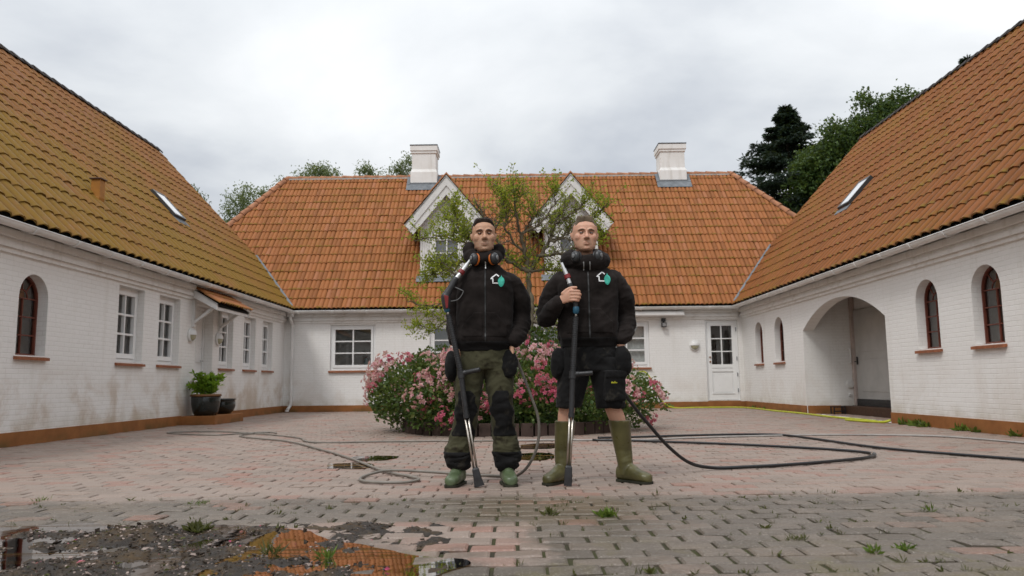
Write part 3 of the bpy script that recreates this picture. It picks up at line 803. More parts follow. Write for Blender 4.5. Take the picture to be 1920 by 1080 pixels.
# downpipe in the left corner
m = MB(); px = XL + .22
m.box(px - .075, px + .075, YD - .33, YD - .20, 2.49, 2.62); m.tube(spline([(px, YD - .265, 2.5), (px, YD - .26, 2.42), (px, YD - .10, 2.30), (px, YD - .075, 2.2)], 5) + [Vector((px, YD - .075, z)) for z in (1.6, 1.0, .3)] + spline([(px, YD - .075, .22), (px - .02, YD - .085, .15), (px - .06, YD - .15, .07)], 4), .04, 14)
for z in (2.05, 1.1, .42): m.lathe([(.046, 0), (.046, .04)], 14, Matrix.Translation((px, YD - .075, z)))
m.lathe([(.052, 0), (.052, .05)], 14, Matrix.Translation((px - .07, YD - .16, .02)))
smooth_angle(m.build("downpipe", M_PVC, back_wing), 40)
# roof with hipped ends
S = Vector((0, 1, TB)).normalized()
hl0, hl1 = Vector((-7.41, RYB, RZB)), Vector((-8.66, 22.80, 5.372))
hr0, hr1 = Vector((7.08, RYB, RZB)), Vector((8.50, 22.90, 5.478))
def hipn(p, q, s):
    d = q - p; n = Vector((d.y, -d.x, 0)); return n if n.x * s > 0 else -n
tiled_plane("roof", back_wing, M_TILE_BACK, (0, EYB, EZ), (1, 0, 0), S, -9.0, 8.9, 4.45 * math.hypot(1, TB),
            [(hl0, hipn(hl0, hl1, -1)), (hr0, hipn(hr0, hr1, 1)), ((0, RYB, 0), (0, 1, 0)),
             ((-8.75, 0, 0), (-1, 0, 0)), ((8.6, 0, 0), (1, 0, 0))], seed=9)
m = MB(); e2 = RYB + 4.45
m.face([hl0 - Vector((0, 0, .03)), hr0 - Vector((0, 0, .03)), (8.6, e2 - 2.2, 5.2), (8.6, e2, EZ - .1), (-8.7, e2, EZ - .1), (-8.7, e2 - 2.2, 5.2)])
for p, q, s in ((hl0, hl1, -1), (hr0, hr1, 1)):
    m.face([p - Vector((0, 0, .02)), q - Vector((0, 0, .02)), (q.x, 2 * RYB - q.y, q.z - .02)])
m.build("rear_roof_slope", M_TILE_BACK, back_wing)
ridge_caps(back_wing, hl0 + Vector((0, 0, .02)), hr0 + Vector((0, 0, .02)), M_RIDGE, r=.10)
ridge_caps(back_wing, hl1 + Vector((0, 0, .03)), hl0 + Vector((0, 0, .03)), M_RIDGE, r=.115, mortar=False, name="hip_tiles")
ridge_caps(back_wing, hr1 + Vector((0, 0, .03)), hr0 + Vector((0, 0, .03)), M_RIDGE, r=.115, mortar=False, name="hip_tiles")
for q, s in ((hl1, -1), (hr1, 1)):
    gutter_part(back_wing, q + Vector((.12 * s, -.12, -.08)), q + Vector((.12 * s, 3.6, -.08)), (s, 0, 0), name="hip_gutter")
def chimney(x0, x1, zt, lab):
    m = MB(); xc, w = (x0 + x1) / 2, (x1 - x0) / 2; yc, dp = RYB + .05, .38
    def blk(e, z0, z1): m.box(xc - w - e, xc + w + e, yc - dp - e, yc + dp + e, z0, z1)
    blk(.045, 6.4, zt - .90)
    a = [(xc - w - .045, yc - dp - .045), (xc + w + .045, yc - dp - .045), (xc + w + .045, yc + dp + .045), (xc - w - .045, yc + dp + .045)]
    b = [(xc - w, yc - dp), (xc + w, yc - dp), (xc + w, yc + dp), (xc - w, yc + dp)]
    m.add([(x, y, zt - .90) for x, y in a] + [(x, y, zt - .80) for x, y in b], [(i, (i + 1) % 4, (i + 1) % 4 + 4, i + 4) for i in range(4)])
    blk(0, zt - .80, zt - .27); blk(.03, zt - .27, zt - .19); blk(.055, zt - .19, zt - .02)
    ch = m.build("chimney", M_RENDER, back_wing, bevel=.008); ch["label"] = lab
    m = MB(); m.box(xc - w - .065, xc + w + .065, yc - dp - .065, yc + dp + .065, zt - .02, zt + .01); m.build("chimney_cap", M_BLACK, ch)
    m = MB(); y0 = yc - dp - .045; zf = EZ + TB * (y0 - EYB)
    m.box(xc - w - .055, xc + w + .055, y0 - .012, y0 + .1, zf - .1, zf + .16)
    m.prism([(xc - w - .16, y0 - .013, zf + .10), (xc + w + .16, y0 - .013, zf + .10), (xc + w + .16, y0 - .22, zf - .13), (xc - w - .16, y0 - .22, zf - .13)], (0, .02, .02))
    for s in (-1, 1):
        xa = xc + s * (w + .05)
        m.prism([(xa, y0, zf - .1), (xa, y0, zf + .16), (xa, RYB - .05, RZB + .14), (xa, RYB - .05, RZB - .2)], (s * .014, 0, 0))
        m.prism([(xa + s * .014, y0 - .02, zf + .08), (xa + s * .11, y0 - .02, zf + .08), (xa + s * .11, RYB - .06, RZB + .05), (xa + s * .014, RYB - .06, RZB + .05)], (0, -.012, .014))
    m.build("flashing", M_LEAD, ch)
chimney(-3.30, -2.53, 8.40, "white chimney behind the left dormer"); chimney(4.75, 5.53, 8.36, "white chimney standing clear on the right of the ridge")

def dormer(xc, lab):
    yf, apex, eav, hw, ww = 21.05, 6.40, 5.02, 1.15, .74
    m = MB(); nb = 12
    zroof = EZ + TB * (yf - EYB)
    for i in range(nb * 2):                               # upright boards
        x0 = xc - ww + 2 * ww * i / (nb * 2); x1 = x0 + 2 * ww / (nb * 2) - .004
        f = lambda x: apex - .12 - (apex - eav) * abs(x - xc) / hw
        m.prism([(x0, yf, zroof + .08), (x1, yf, zroof + .08), (x1, yf, f(x1)), (x0, yf, f(x0))], (0, .02 + .004 * (i % 2), 0))
    for s in (-1, 1):
        x = xc + s * ww
        m.prism([(x, yf + .025, zroof - .05), (x, yf + .025, eav + .45), (x, yf + 1.55, eav + .45)], (-s * .03, 0, 0))
    dm = m.build("dormer", M_WOOD_W, back_wing); dm["label"] = lab
    m = MB()
    for s in (-1, 1):                                     # two stepped barge boards each side
        d = Vector((s * hw, 0, eav - apex)); n = Vector((s * (apex - eav), 0, hw)).normalized()
        A = Vector((xc, yf - .26, apex)); B = A + d
        m.prism([A + Vector((0, 0, .02)), B + n * .0, B - n * .20, A - Vector((0, 0, .27))], (0, .025, 0))
        m.prism([A - Vector((0, -.028, .15)), B + Vector((-s * .03, .028, -.06)) - n * .08, B + Vector((-s * .01, .028, -.06)) - n * .30, A - Vector((0, -.028, .53))], (0, .03, 0))
        m.prism([A + Vector((0, .06, .02)), B + Vector((0, .06, 0)), B + Vector((0, .06, 0)) - n * .04, A + Vector((0, .06, -.05))], (0, 2.6, 0))
    m.build("bargeboard", M_WOOD_W, dm)
    for s in (-1, 1):
        up = Vector((-s * hw, 0, apex - eav)).normalized(); o = Vector((xc + s * hw, yf - .28, eav + .0))
        yb = EYB + (apex - EZ) / TB
        tiled_plane("dormer_roof", dm, M_TILE_BACK, o + Vector((0, 0, .03)), (0, 1, 0), up, 0, 3.0, math.hypot(hw, apex - eav), [((xc, 0, 0), (-s, 0, 0)), ((0, EYB, EZ), (0, TB, -1))], seed=21 + s)
    w0, w1, z0, z1 = xc - .40, xc + .40, 3.80, 4.72
    Fd = lambda u, z, d=0.0: Vector((u, yf - d, z)); Fd2 = Fd
    w, _ = rect_window(dm, Fd, w0, w1, z0, z1, 2, 2, dep=-.075, pane_backing=False, fw=.05, sw=.045, sill=False)
    w.name = "dormer_window"
    for ch in list(w.children): bpy.data.objects.remove(ch)
    fr = MB(); fr.face([(w0 + .1, yf - .03, z0 + .1), (w1 - .1, yf - .03, z0 + .1), (w1 - .1, yf - .03, z1 - .1), (w0 + .1, yf - .03, z1 - .1)])
    fr.build("dormer_pane", M_DGLASS, dm)
    m = MB(); fbox(m, Fd, w0 - .08, w0, z0 - .08, z1 + .08, .002, .035); fbox(m, Fd, w1, w1 + .08, z0 - .08, z1 + .08, .002, .035); fbox(m, Fd, w0, w1, z1, z1 + .08, .002, .035); fbox(m, Fd, w0, w1, z0 - .08, z0, .002, .045)
    m.build("dormer_trim", M_WOOD_W, dm)
    m = MB(); m.prism([(xc - ww - .1, yf - .03, zroof + .10), (xc + ww + .1, yf - .03, zroof + .10), (xc + ww + .1, yf - .18, zroof - .06), (xc - ww - .1, yf - .18, zroof - .06)], (0, .02, .02)); m.build("dormer_apron", M_LEAD, dm)
M_DGLASS = simple("dormer_glass", (0.13, 0.135, 0.14), 0.08, 0.9, var=0.4, scale=3)
dormer(-1.87, "white boarded gable dormer on the left, below a chimney"); dormer(1.56, "white boarded gable dormer on the right, half hidden by the small tree")
# ------------------------------------------------------------------ fittings on the walls
wall_lamp("round white wall lamp left of the canopied front door", FL(14.53, 1.66), (1, 0, 0), "round white wall lamps")
wall_lamp("round white wall lamp just right of the canopied front door", FL(15.86, 1.66), (1, 0, 0), "round white wall lamps")
wall_lamp("round white hooded lamp between the awning and the half-glazed door", FB(4.72, 1.63), (0, -1, 0), "round white wall lamps")
aw = thing("awning", "rolled-up white awning cassette under the gutter right of the men", "awning", FB(3.3, 2.47, .1))
m = MB(); P_ = [(.035, 2.415), (.15, 2.40), (.185, 2.43), (.185, 2.50), (.15, 2.535), (.035, 2.535)]
m.prism([FB(2.0, z, d + .055) for d, z in P_], (2.40, 0, 0)); m.build("cassette", M_WHITE, aw, bevel=.008)
m = MB(); m.prism([FB(4.403, z - .004, d * 1.02 + .054) for d, z in P_], (.03, 0, 0)); m.build("end_cap", M_PVC, aw)
fl = thing("floodlight", "small black floodlight on the wall below the awning's end", "floodlight", FB(3.91, 2.25))
m = MB(); fbox(m, FB, 3.86, 3.97, 2.27, 2.36, .002, .07); fbox(m, FB, 3.895, 3.935, 2.2, 2.275, .03, .06); m.build("bracket", M_BLACK, fl)
m = MB(); fbox(m, FB, 3.85, 3.98, 2.12, 2.24, .05, .15); lh = m.build("lamp_head", M_BLACK, fl, bevel=.012)
m = MB(); fbox(m, FB, 3.868, 3.962, 2.14, 2.225, .151, .155); m.build("lens", simple("lens", (0.25, 0.25, 0.25), 0.1, 0.6), lh)
bs = thing("boot_scraper", "small black iron boot scraper on the paving in the arched gateway", "boot scraper", (6.55, 15.98, 0))
m = MB()
for x in (6.44, 6.66):
    m.beam((x, 15.9, 0), (x, 15.9, .16), .02, .02, (1, 0, 0)); m.beam((x, 16.06, 0), (x, 16.06, .16), .02, .02, (1, 0, 0)); m.beam((x, 15.9, .15), (x, 16.06, .15), .02, .02)
m.build("frame", M_BLACK, bs)
m = MB()
for z in (.06, .145): m.beam((6.44, 15.9, z), (6.66, 15.9, z), .012, .025)
m.build("blade", M_BLACK, bs)

# ------------------------------------------------------------------ ground and paving
def mat_ground():
    k = NM("earth", 0.9, 0.15); p = k.pos()
    k.color(k.ramp(k.noise(p, 0.6, 6), [(0.3, (0.10, 0.085, 0.05)), (0.7, (0.16, 0.14, 0.08))])); return k.m
m = MB(); m.face([(-600, -600, -.02), (600, -600, -.02), (600, 600, -.02), (-600, 600, -.02)])
structure(m.build("ground", mat_ground()))
def zone_masks(k):
    p = k.pos(); x, y, z = k.xyz(p)
    w = k.math('MULTIPLY', k.math('SUBTRACT', k.noise(p, 1.7, 6, 0.65), 0.5), 0.9)
    w2 = k.math('MULTIPLY', k.math('SUBTRACT', k.noise(p, 7.0, 4, 0.6), 0.5), 0.12)
    yy = k.math('ADD', k.math('ADD', y, k.math('MULTIPLY', w, 0.5)), w2); xx = k.math('ADD', k.math('ADD', x, w), w2)
    near = k.step(yy, 5.06, 4.74)
    # the swept stretch in the middle foreground, already washed
    a = k.math('MULTIPLY', k.step(xx, -1.30, -1.12), k.step(xx, 0.14, 0.0))
    b = k.math('MULTIPLY', k.step(yy, 3.02, 3.15), k.step(yy, 4.12, 3.98))
    return p, x, y, k.math('MULTIPLY', near, k.math('SUBTRACT', 1.0, k.math('MULTIPLY', a, b))), near
def mat_paver():
    k = NM("paver", 0.6, 0.4)
    p, x, y, dirty, near = zone_masks(k)
    isl = k.island()
    clean = k.ramp(isl, [(0.0, (0.2205, 0.1692, 0.1368)), (0.35, (0.2655, 0.2034, 0.1674)), (0.66, (0.2835, 0.2124, 0.1728)), (0.84, (0.27, 0.18, 0.144)), (1.0, (0.279, 0.1485, 0.1125))])
    grey = k.ramp(isl, [(0.0, (0.1042, 0.0863, 0.0678)), (0.5, (0.1414, 0.1169, 0.0934)), (0.90, (0.1637, 0.1308, 0.1024)), (0.97, (0.2232, 0.1218, 0.0864))])
    grit = k.noise(p, 105, 4, 0.75); blot = k.noise(p, 9, 6, 0.62)
    clean = k.mix(k.math('MULTIPLY', k.step(blot, 0.5, 0.75), 0.35), clean, (0.27, 0.20, 0.165))
    clean = k.mix(k.math('MULTIPLY', k.step(k.noise(p, 0.7, 5), 0.45, 0.7), 0.25), clean, (0.33, 0.265, 0.225))
    grey = k.mix(k.math('MULTIPLY', k.step(blot, 0.42, 0.7), 0.6), grey, (0.095, 0.075, 0.058))
    c = k.mix(dirty, clean, grey)
    # algae in the right of the foreground and a brown wet run where the men stand
    al = k.math('MULTIPLY', k.math('MULTIPLY', k.step(k.noise(p, 1.6, 6, 0.65, 0.6), 0.50, 0.62), near), 0.55)
    c = k.mix(k.math('MULTIPLY', al, k.step(y, 3.75, 3.2)), c, (0.115, 0.095, 0.030))
    dx = k.math('SUBTRACT', x, 0.12); dy = k.math('MULTIPLY', k.math('SUBTRACT', y, 4.45), 1.15)
    rr = k.math('SQRT', k.math('ADD', k.math('MULTIPLY', dx, dx), k.math('MULTIPLY', dy, dy)))
    run = k.step(k.math('ADD', rr, k.math('MULTIPLY', k.math('SUBTRACT', k.noise(p, 3, 5), 0.5), 1.0)), 0.75, 0.3)
    c = k.mix(k.math('MULTIPLY', run, 0.42), c, (0.135, 0.10, 0.055))
    mx_ = k.math('MULTIPLY', k.math('ADD', x, 2.0), 0.62); my_ = k.math('MULTIPLY', k.math('SUBTRACT', y, 3.1), 1.35)
    mr = k.math('ADD', k.math('SQRT', k.math('ADD', k.math('MULTIPLY', mx_, mx_), k.math('MULTIPLY', my_, my_))), k.math('MULTIPLY', k.math('SUBTRACT', k.noise(p, 3.5, 6, .65), 0.5), 1.1))
    mud = k.step(mr, 1.25, 0.75)
    c = k.mix(k.math('MULTIPLY', mud, 0.8), c, (0.060, 0.048, 0.036))
    br = k.math('MULTIPLY', k.step(k.noise(p, 1.1, 5, 0.6, 0.4, map_scale=(0.6, 1.6, 1)), 0.56, 0.68), dirty)
    c = k.mix(k.math('MULTIPLY', br, 0.55), c, (0.16, 0.115, 0.075))
    c = k.mix(k.math('MULTIPLY', k.step(grit, 0.52, 0.70), 0.42), c, (0.50, 0.45, 0.40))
    c = k.mix(k.math('MULTIPLY', k.step(grit, 0.47, 0.30), 0.5), c, (0.075, 0.062, 0.05))
    k.color(c)
    wet = k.math('MAXIMUM', k.math('MAXIMUM', run, mud), k.math('MULTIPLY', near, k.step(k.noise(p, 1.4, 4), 0.40, 0.6)))
    k.rough(k.math('SUBTRACT', 0.62, k.math('MULTIPLY', wet, 0.34)))
    k.bump(k.math('ADD', grit, k.math('MULTIPLY', k.noise(p, 45, 4), 0.8)), 0.45, 0.004)
    return k.m
def mat_joint():
    k = NM("joint_sand", 0.85, 0.2)
    p, x, y, dirty, near = zone_masks(k)
    n = k.noise(p, 3.0, 5)
    c = k.mix(near, (0.20, 0.15, 0.12), k.ramp(n, [(0.35, (0.036, 0.030, 0.022)), (0.62, (0.050, 0.052, 0.016))]))
    k.color(c); k.bump(k.noise(p, 60, 4), 0.5, 0.004); return k.m
def paving():
    rg = np.random.default_rng(5)
    PW, PD, J, bv = 0.212, 0.1415, 0.0092, 0.006
    V, Fc = [], []; base = 0
    tmpl = [(0, 1, 2, 3), (0, 4, 5, 1), (1, 5, 6, 2), (2, 6, 7, 3), (3, 7, 4, 0), (4, 8, 9, 5), (5, 9, 10, 6), (6, 10, 11, 7), (7, 11, 8, 4)]
    t = np.array(tmpl)
    def put(x0, x1, y0, y1, amp):
        nonlocal base
        a, b = rg.normal(0, amp, 2) * .05; h = rg.normal(0, .0016 if y0 > 5 else .0018)
        jx, jy = rg.normal(0, .0015 if y0 > 5 else .0022, 2); x0 += jx; x1 += jx; y0 += jy; y1 += jy
        cx_, cy_ = (x0 + x1) / 2, (y0 + y1) / 2
        rows = []
        bw = bv if y0 > 4.85 else .010
        for ins, dz in ((bw, 0.0), (0.0, -.0055 if y0 > 4.85 else -.007), (0.0, -.03)):
            for sx, sy in ((0, 0), (1, 0), (1, 1), (0, 1)):
                x = x0 + ins if sx == 0 else x1 - ins; y = y0 + ins if sy == 0 else y1 - ins
                rows.append((x, y, dz + h + a * (x - cx_) + b * (y - cy_)))
        V.extend(rows); Fc.append(t + base); base += 12
    nr = int((YD + .02) / PD)
    for r in range(nr):
        y0 = YD - (r + 1) * PD
        off = (r % 2) * PW / 2 + rg.normal(0, .004)
        if y0 < -0.2: break
        xl, xr = XL - .02, XR + .02
        if G0 < y0 + .07 < G1: xr = GX
        x = xl - off
        while x < xr:
            a, b = max(x, xl), min(x + PW, xr)
            far = y0 > 9.0
            Jn = J if y0 > 4.85 else .0155
            if b - a > .03: put(a + Jn / 2, b - Jn / 2, y0 + Jn / 2, y0 + PD - Jn / 2, .35 if y0 > 5 else .40)
            x += PW
    Fc = np.concatenate(Fc)
    return fast_mesh("courtyard_paving", V, Fc.tolist(), mat_paver())
structure(paving())
m = MB(); m.face([(XL - .1, 0, -.011), (XR + 1.1, 0, -.011), (XR + 1.1, YD + .05, -.011), (XL - .1, YD + .05, -.011)])
structure(m.build("joint_bed", mat_joint()))
# ------------------------------------------------------------------ leaves, trees, shrubs
def mat_leaf(name, stops, trans=0.25, rough=0.5, spec=0.3):
    k = NM(name, rough, spec)
    c = k.ramp(k.island(), stops)
    c = k.mix(k.math('MULTIPLY', k.noise(k.pos(), 1.2, 3), 0.5), c, stops[0][1])
    k.color(c)
    out = k.t.nodes["Material Output"]; mx = k.n("ShaderNodeMixShader"); tr = k.n("ShaderNodeBsdfTranslucent")
    k.put(tr.inputs[0], k.mix(0.35, c, (0.5, 0.6, 0.1), 'MIX')); mx.inputs[0].default_value = trans
    k.t.links.new(k.b.outputs[0], mx.inputs[1]); k.t.links.new(tr.outputs[0], mx.inputs[2]); k.t.links.new(mx.outputs[0], out.inputs[0])
    return k.m
M_LF_ROSE = mat_leaf("rose_leaf", [(0.0, (0.024, 0.050, 0.013)), (0.5, (0.060, 0.115, 0.024)), (0.85, (0.12, 0.18, 0.036)), (1.0, (0.20, 0.21, 0.06))], 0.25)
M_LF_TREE = mat_leaf("tree_leaf", [(0.0, (0.14, 0.19, 0.018)), (0.5, (0.29, 0.36, 0.026)), (0.9, (0.42, 0.43, 0.035)), (1.0, (0.46, 0.37, 0.05))], 0.5)
M_LF_BROAD = mat_leaf("broad_leaf", [(0.0, (0.018, 0.042, 0.010)), (0.6, (0.048, 0.092, 0.020)), (1.0, (0.105, 0.165, 0.032))], 0.25)
M_LF_BIRCH = mat_leaf("birch_leaf", [(0.0, (0.075, 0.100, 0.050)), (0.6, (0.13, 0.165, 0.078)), (1.0, (0.20, 0.23, 0.10))], 0.4)
M_LF_SPRUCE = mat_leaf("spruce_needles", [(0.0, (0.008, 0.018, 0.012)), (0.6, (0.018, 0.036, 0.022)), (1.0, (0.040, 0.065, 0.035))], 0.05)
M_LF_POT = mat_leaf("pot_leaf", [(0.0, (0.11, 0.22, 0.015)), (0.6, (0.20, 0.36, 0.025)), (1.0, (0.30, 0.44, 0.04))], 0.45)
M_PETAL = mat_leaf("rose_petal", [(0.0, (0.66, 0.27, 0.36)), (0.35, (0.76, 0.42, 0.48)), (0.7, (0.82, 0.57, 0.58)), (1.0, (0.86, 0.72, 0.66))], 0.4, 0.6, 0.2)
M_PETAL_D = mat_leaf("deep_pink_petal", [(0.0, (0.58, 0.08, 0.20)), (0.5, (0.70, 0.17, 0.29)), (1.0, (0.76, 0.30, 0.40))], 0.4, 0.6, 0.2)
def mat_bark(name, a, b):
    k = NM(name, 0.85, 0.15); p = k.pos()
    n = k.noise(p, 14, 5, 0.65, map_scale=(1, 1, 0.35))
    k.color(k.ramp(n, [(0.3, a), (0.7, b)])); k.bump(n, 0.6, 0.01); return k.m
M_BARK = mat_bark("lichen_bark", (0.075, 0.060, 0.042), (0.20, 0.175, 0.12))
M_BARK_D = mat_bark("dark_bark", (0.03, 0.024, 0.018), (0.08, 0.062, 0.045))
M_BARK_B = mat_bark("birch_bark", (0.20, 0.19, 0.17), (0.55, 0.54, 0.50))

def leaf_mesh(centers, dirs, length, width, rng, fold=0.25, jit=0.35):
    """a folded four-cornered leaf at each centre, pointing along dirs"""
    n = len(centers); c = np.asarray(centers); d = np.asarray(dirs) + rng.normal(0, jit, (n, 3))
    d /= np.linalg.norm(d, axis=1)[:, None] + 1e-9
    r = rng.normal(0, 1, (n, 3)); s = np.cross(d, r); s /= np.linalg.norm(s, axis=1)[:, None] + 1e-9
    nn = np.cross(s, d)
    L = (length * rng.uniform(0.65, 1.3, n))[:, None]; W = (width * rng.uniform(0.7, 1.3, n))[:, None]
    a = c; b = c + d * L * .5 + s * W * .5 + nn * W * fold; t = c + d * L; e_ = c + d * L * .5 - s * W * .5 + nn * W * fold
    V = np.stack([a, b, t, e_], 1).reshape(-1, 3)
    i = np.arange(n)[:, None] * 4
    F = np.concatenate([np.hstack([i, i + 1, i + 2]), np.hstack([i, i + 2, i + 3])], 0)
    # keep the two halves of a leaf sharing vertices so that they form one island
    return V, F
def unit(rng, n):
    v = rng.normal(0, 1, (n, 3)); return v / np.linalg.norm(v, axis=1)[:, None]
def mesh_np(name, V, F, mat, parent=None, smooth=False):
    me = bpy.data.meshes.new(name)
    me.vertices.add(len(V)); me.vertices.foreach_set('co', np.asarray(V, np.float32).ravel())
    k = F.shape[1]; me.loops.add(F.size); me.loops.foreach_set('vertex_index', F.astype(np.int32).ravel())
    me.polygons.add(len(F)); me.polygons.foreach_set('loop_start', np.arange(0, F.size, k, dtype=np.int32))
    me.materials.append(mat); me.update(calc_edges=True); me.validate()
    if smooth: me.shade_smooth()
    return link(name, me, parent)

def grow(mb, pts, r0, r1, rng, n=7, twigs=None, sub=6, wob=.03):
    P = spline(pts, sub)
    P = [p + Vector(rng.normal(0, wob * .35, 3)) if 0 < i < len(P) - 1 else p for i, p in enumerate(P)]
    R = [r0 + (r1 - r0) * (i / (len(P) - 1)) ** .8 for i in range(len(P))]
    mb.tube(P, R, n)
    return P, R

# ---------------- the little fruit tree in the rose bed
def small_tree():
    rng = np.random.default_rng(42)
    ZS = lambda z: z if z < 2.4 else 2.4 + (z - 2.4) * .86
    t = thing("fruit_tree", "small sparse lime-green tree with grey branches growing out of the rose bed", "tree", (0.15, 11.9, 0))
    mb = MB(); tips = []
    Y0 = 11.9
    def P3(l, dy0=0.0, dy1=0.0):
        return [(x, Y0 + dy0 + (dy1 - dy0) * i / (len(l) - 1), ZS(z)) for i, (x, z) in enumerate(l)]
    limbs = [
        (P3([(0.02, 0.0), (0.06, .6), (0.15, 1.25), (0.23, 1.58), (0.26, 1.87), (0.22, 2.16), (0.22, 2.41)]), .046, .040),
        (P3([(0.22, 2.41), (0.0, 2.58), (-0.17, 2.83), (-0.33, 3.17), (-0.5, 3.52), (-0.62, 3.78)], 0, .3), .045, .010),
        (P3([(0.22, 2.41), (0.16, 2.75), (0.09, 3.08), (0.03, 3.51), (-0.01, 3.9)], 0, -.25), .042, .010),
        (P3([(0.22, 2.41), (0.37, 2.7), (0.54, 2.99), (0.63, 3.33), (0.82, 3.72)], 0, .35), .045, .010),
        (P3([(0.0, 2.58), (-0.29, 2.67), (-0.71, 2.88), (-1.13, 3.01), (-1.5, 2.89)], 0, -.5), .030, .007),
        (P3([(0.24, 2.05), (-0.25, 2.33), (-0.79, 2.12), (-1.12, 1.85), (-1.58, 1.89)], 0, -.7), .035, .007),
        (P3([(0.37, 2.7), (0.79, 2.74), (1.0, 2.99), (1.22, 3.37), (1.47, 3.58)], 0, -.2), .030, .007),
        (P3([(-0.17, 2.83), (-0.62, 3.09), (-0.96, 3.44), (-1.21, 3.53)], .1, .5), .026, .007),
        (P3([(0.09, 3.08), (0.3, 3.42), (0.35, 3.81)], -.1, .2), .022, .008),
        (P3([(0.23, 1.66), (0.52, 1.58), (0.89, 1.61), (1.2, 1.8)], 0, -.2), .035, .010),
        (P3([(0.54, 2.99), (0.84, 3.16), (1.01, 3.46)], .1, .5), .022, .007),
        (P3([(-0.79, 2.12), (-1.04, 2.51), (-1.33, 2.59)], -.35, -.2), .018, .006),
        (P3([(-0.25, 2.33), (-0.55, 2.55), (-0.9, 2.62), (-1.2, 2.45), (-1.5, 2.4)], -.2, .3), .022, .006),
        (P3([(-0.33, 3.17), (-0.2, 3.5), (-0.22, 3.85)], .15, .1), .018, .007),
        (P3([(-0.55, 2.3), (-0.8, 1.9), (-1.2, 1.55), (-1.5, 1.62)], -.3, -.1), .018, .005),
        (P3([(0.16, 2.75), (-0.12, 3.1), (-0.15, 3.55), (-0.3, 3.9)], -.05, -.5), .022, .007),
        (P3([(0.54, 2.99), (0.78, 3.02), (1.05, 2.88), (1.32, 2.98)], .1, -.3), .020, .006),
        (P3([(0.22, 2.41), (0.5, 2.47), (0.85, 2.42), (1.12, 2.58)], 0, .2), .026, .006),
        (P3([(0.09, 3.08), (0.36, 3.22), (0.6, 3.55), (0.62, 3.8)], -.1, -.4), .020, .006),
        (P3([(0.63, 3.33), (0.95, 3.55), (1.2, 3.8)], .2, .1), .018, .006),
        (P3([(-0.17, 2.83), (-0.5, 2.85), (-0.85, 3.2), (-0.9, 3.6)], .1, -.3), .020, .006)]
    segs = []
    for pts, r0, r1 in limbs:
        P, R = grow(mb, pts, r0, r1, rng, 9 if r0 > .05 else 7, wob=.035)
        segs.append((P, R))
    lc, ld = [], []
    for li, (P, R) in enumerate(segs):
        if li == 0: continue
        for i in range(2, len(P)):
            nb = rng.poisson(1.9 + (1.2 if R[i] < .016 else 0))
            for _ in range(nb):
                d0 = (P[i] - P[i - 1]).normalized(); side = Vector(rng.normal(0, 1, 3)); side.z = side.z * .7 + .45
                d = (d0 * .5 + side.normalized() * .9).normalized(); L = rng.uniform(.12, .42)
                tw = [P[i]]; dd = d.copy()
                for s_ in range(4):
                    dd = (dd + Vector(rng.normal(0, .28, 3)) + Vector((0, 0, .06))).normalized(); tw.append(tw[-1] + dd * L / 4)
                r = min(R[i] * .5, .0075); mb.tube(tw, [r, r * .8, r * .6, r * .5, r * .35], 4, caps=False)
                if rng.random() < .5:
                    b0 = tw[2]; d2 = (dd + Vector(rng.normal(0, .7, 3))).normalized(); L2 = rng.uniform(.08, .2)
                    mb.tube([b0, b0 + d2 * L2 * .5, b0 + d2 * L2 + Vector((0, 0, .01))], [r * .6, r * .45, r * .3], 4, caps=False); tw = tw + [b0 + d2 * L2]
                leafy = noise.noise(Vector(tw[-1]) * 1.15 + Vector((4, 2, 9))) > -.26 if tw[-1].x > -1.0 else True
                if leafy:
                    for q in tw[1:]:
                        for _k in range(rng.integers(3, 7)):
                            lc.append(Vector(q) + Vector(rng.normal(0, .022, 3))); ld.append(Vector(rng.normal(0, 1, 3)) + Vector((0, 0, .3)))
    mb.build("trunk", M_BARK, t, smooth=True)
    V, F = leaf_mesh(np.array(lc), np.array(ld), .042, .026, rng)
    mesh_np("crown", V, F, M_LF_TREE, t)
    return t
small_tree()

# ---------------- rose bush in its ring of upright bricks
BX, BY = -0.05, 11.95
def bed():
    t = thing("flower_bed", "round bed edged with dark upright bricks, under the pink rose bush", "flower bed", (BX, BY, 0))
    m = MB(); n = 56; R = 1.62
    for i in range(n):
        a = 2 * PI * i / n; Mx = Matrix.Translation((BX + R * math.cos(a), BY + R * math.sin(a), 0)) @ Matrix.Rotation(a, 4, 'Z') @ Matrix.Rotation(random.uniform(-.04, .04), 4, 'Y')
        m.box(-.055, .055, -.082, .082, -.01, .165 + random.uniform(-.012, .012), Mx)
    m.build("brick_edging", simple("dark_brick", (0.060, 0.040, 0.033), 0.8, 0.2, var=0.4, scale=4, bump=.4), t, bevel=.008)
    m = MB(); K = 40; vs = [(BX, BY, .15)] + [(BX + 1.57 * math.cos(2 * PI * i / K), BY + 1.57 * math.sin(2 * PI * i / K), .10) for i in range(K)]
    m.add(vs, [(0, i + 1, (i + 1) % K + 1) for i in range(K)]); m.build("soil", simple("soil", (0.035, 0.026, 0.018), 0.95, 0.1, var=.4, bump=.6), t)
bed()
def rose_height(th):
    """outline of the mound: outer radius by direction (0 = +X, counter-clockwise)"""
    return 1.0 + .05 * math.sin(3 * th + 1) + .045 * math.sin(5 * th + .3) + .03 * math.sin(9 * th)
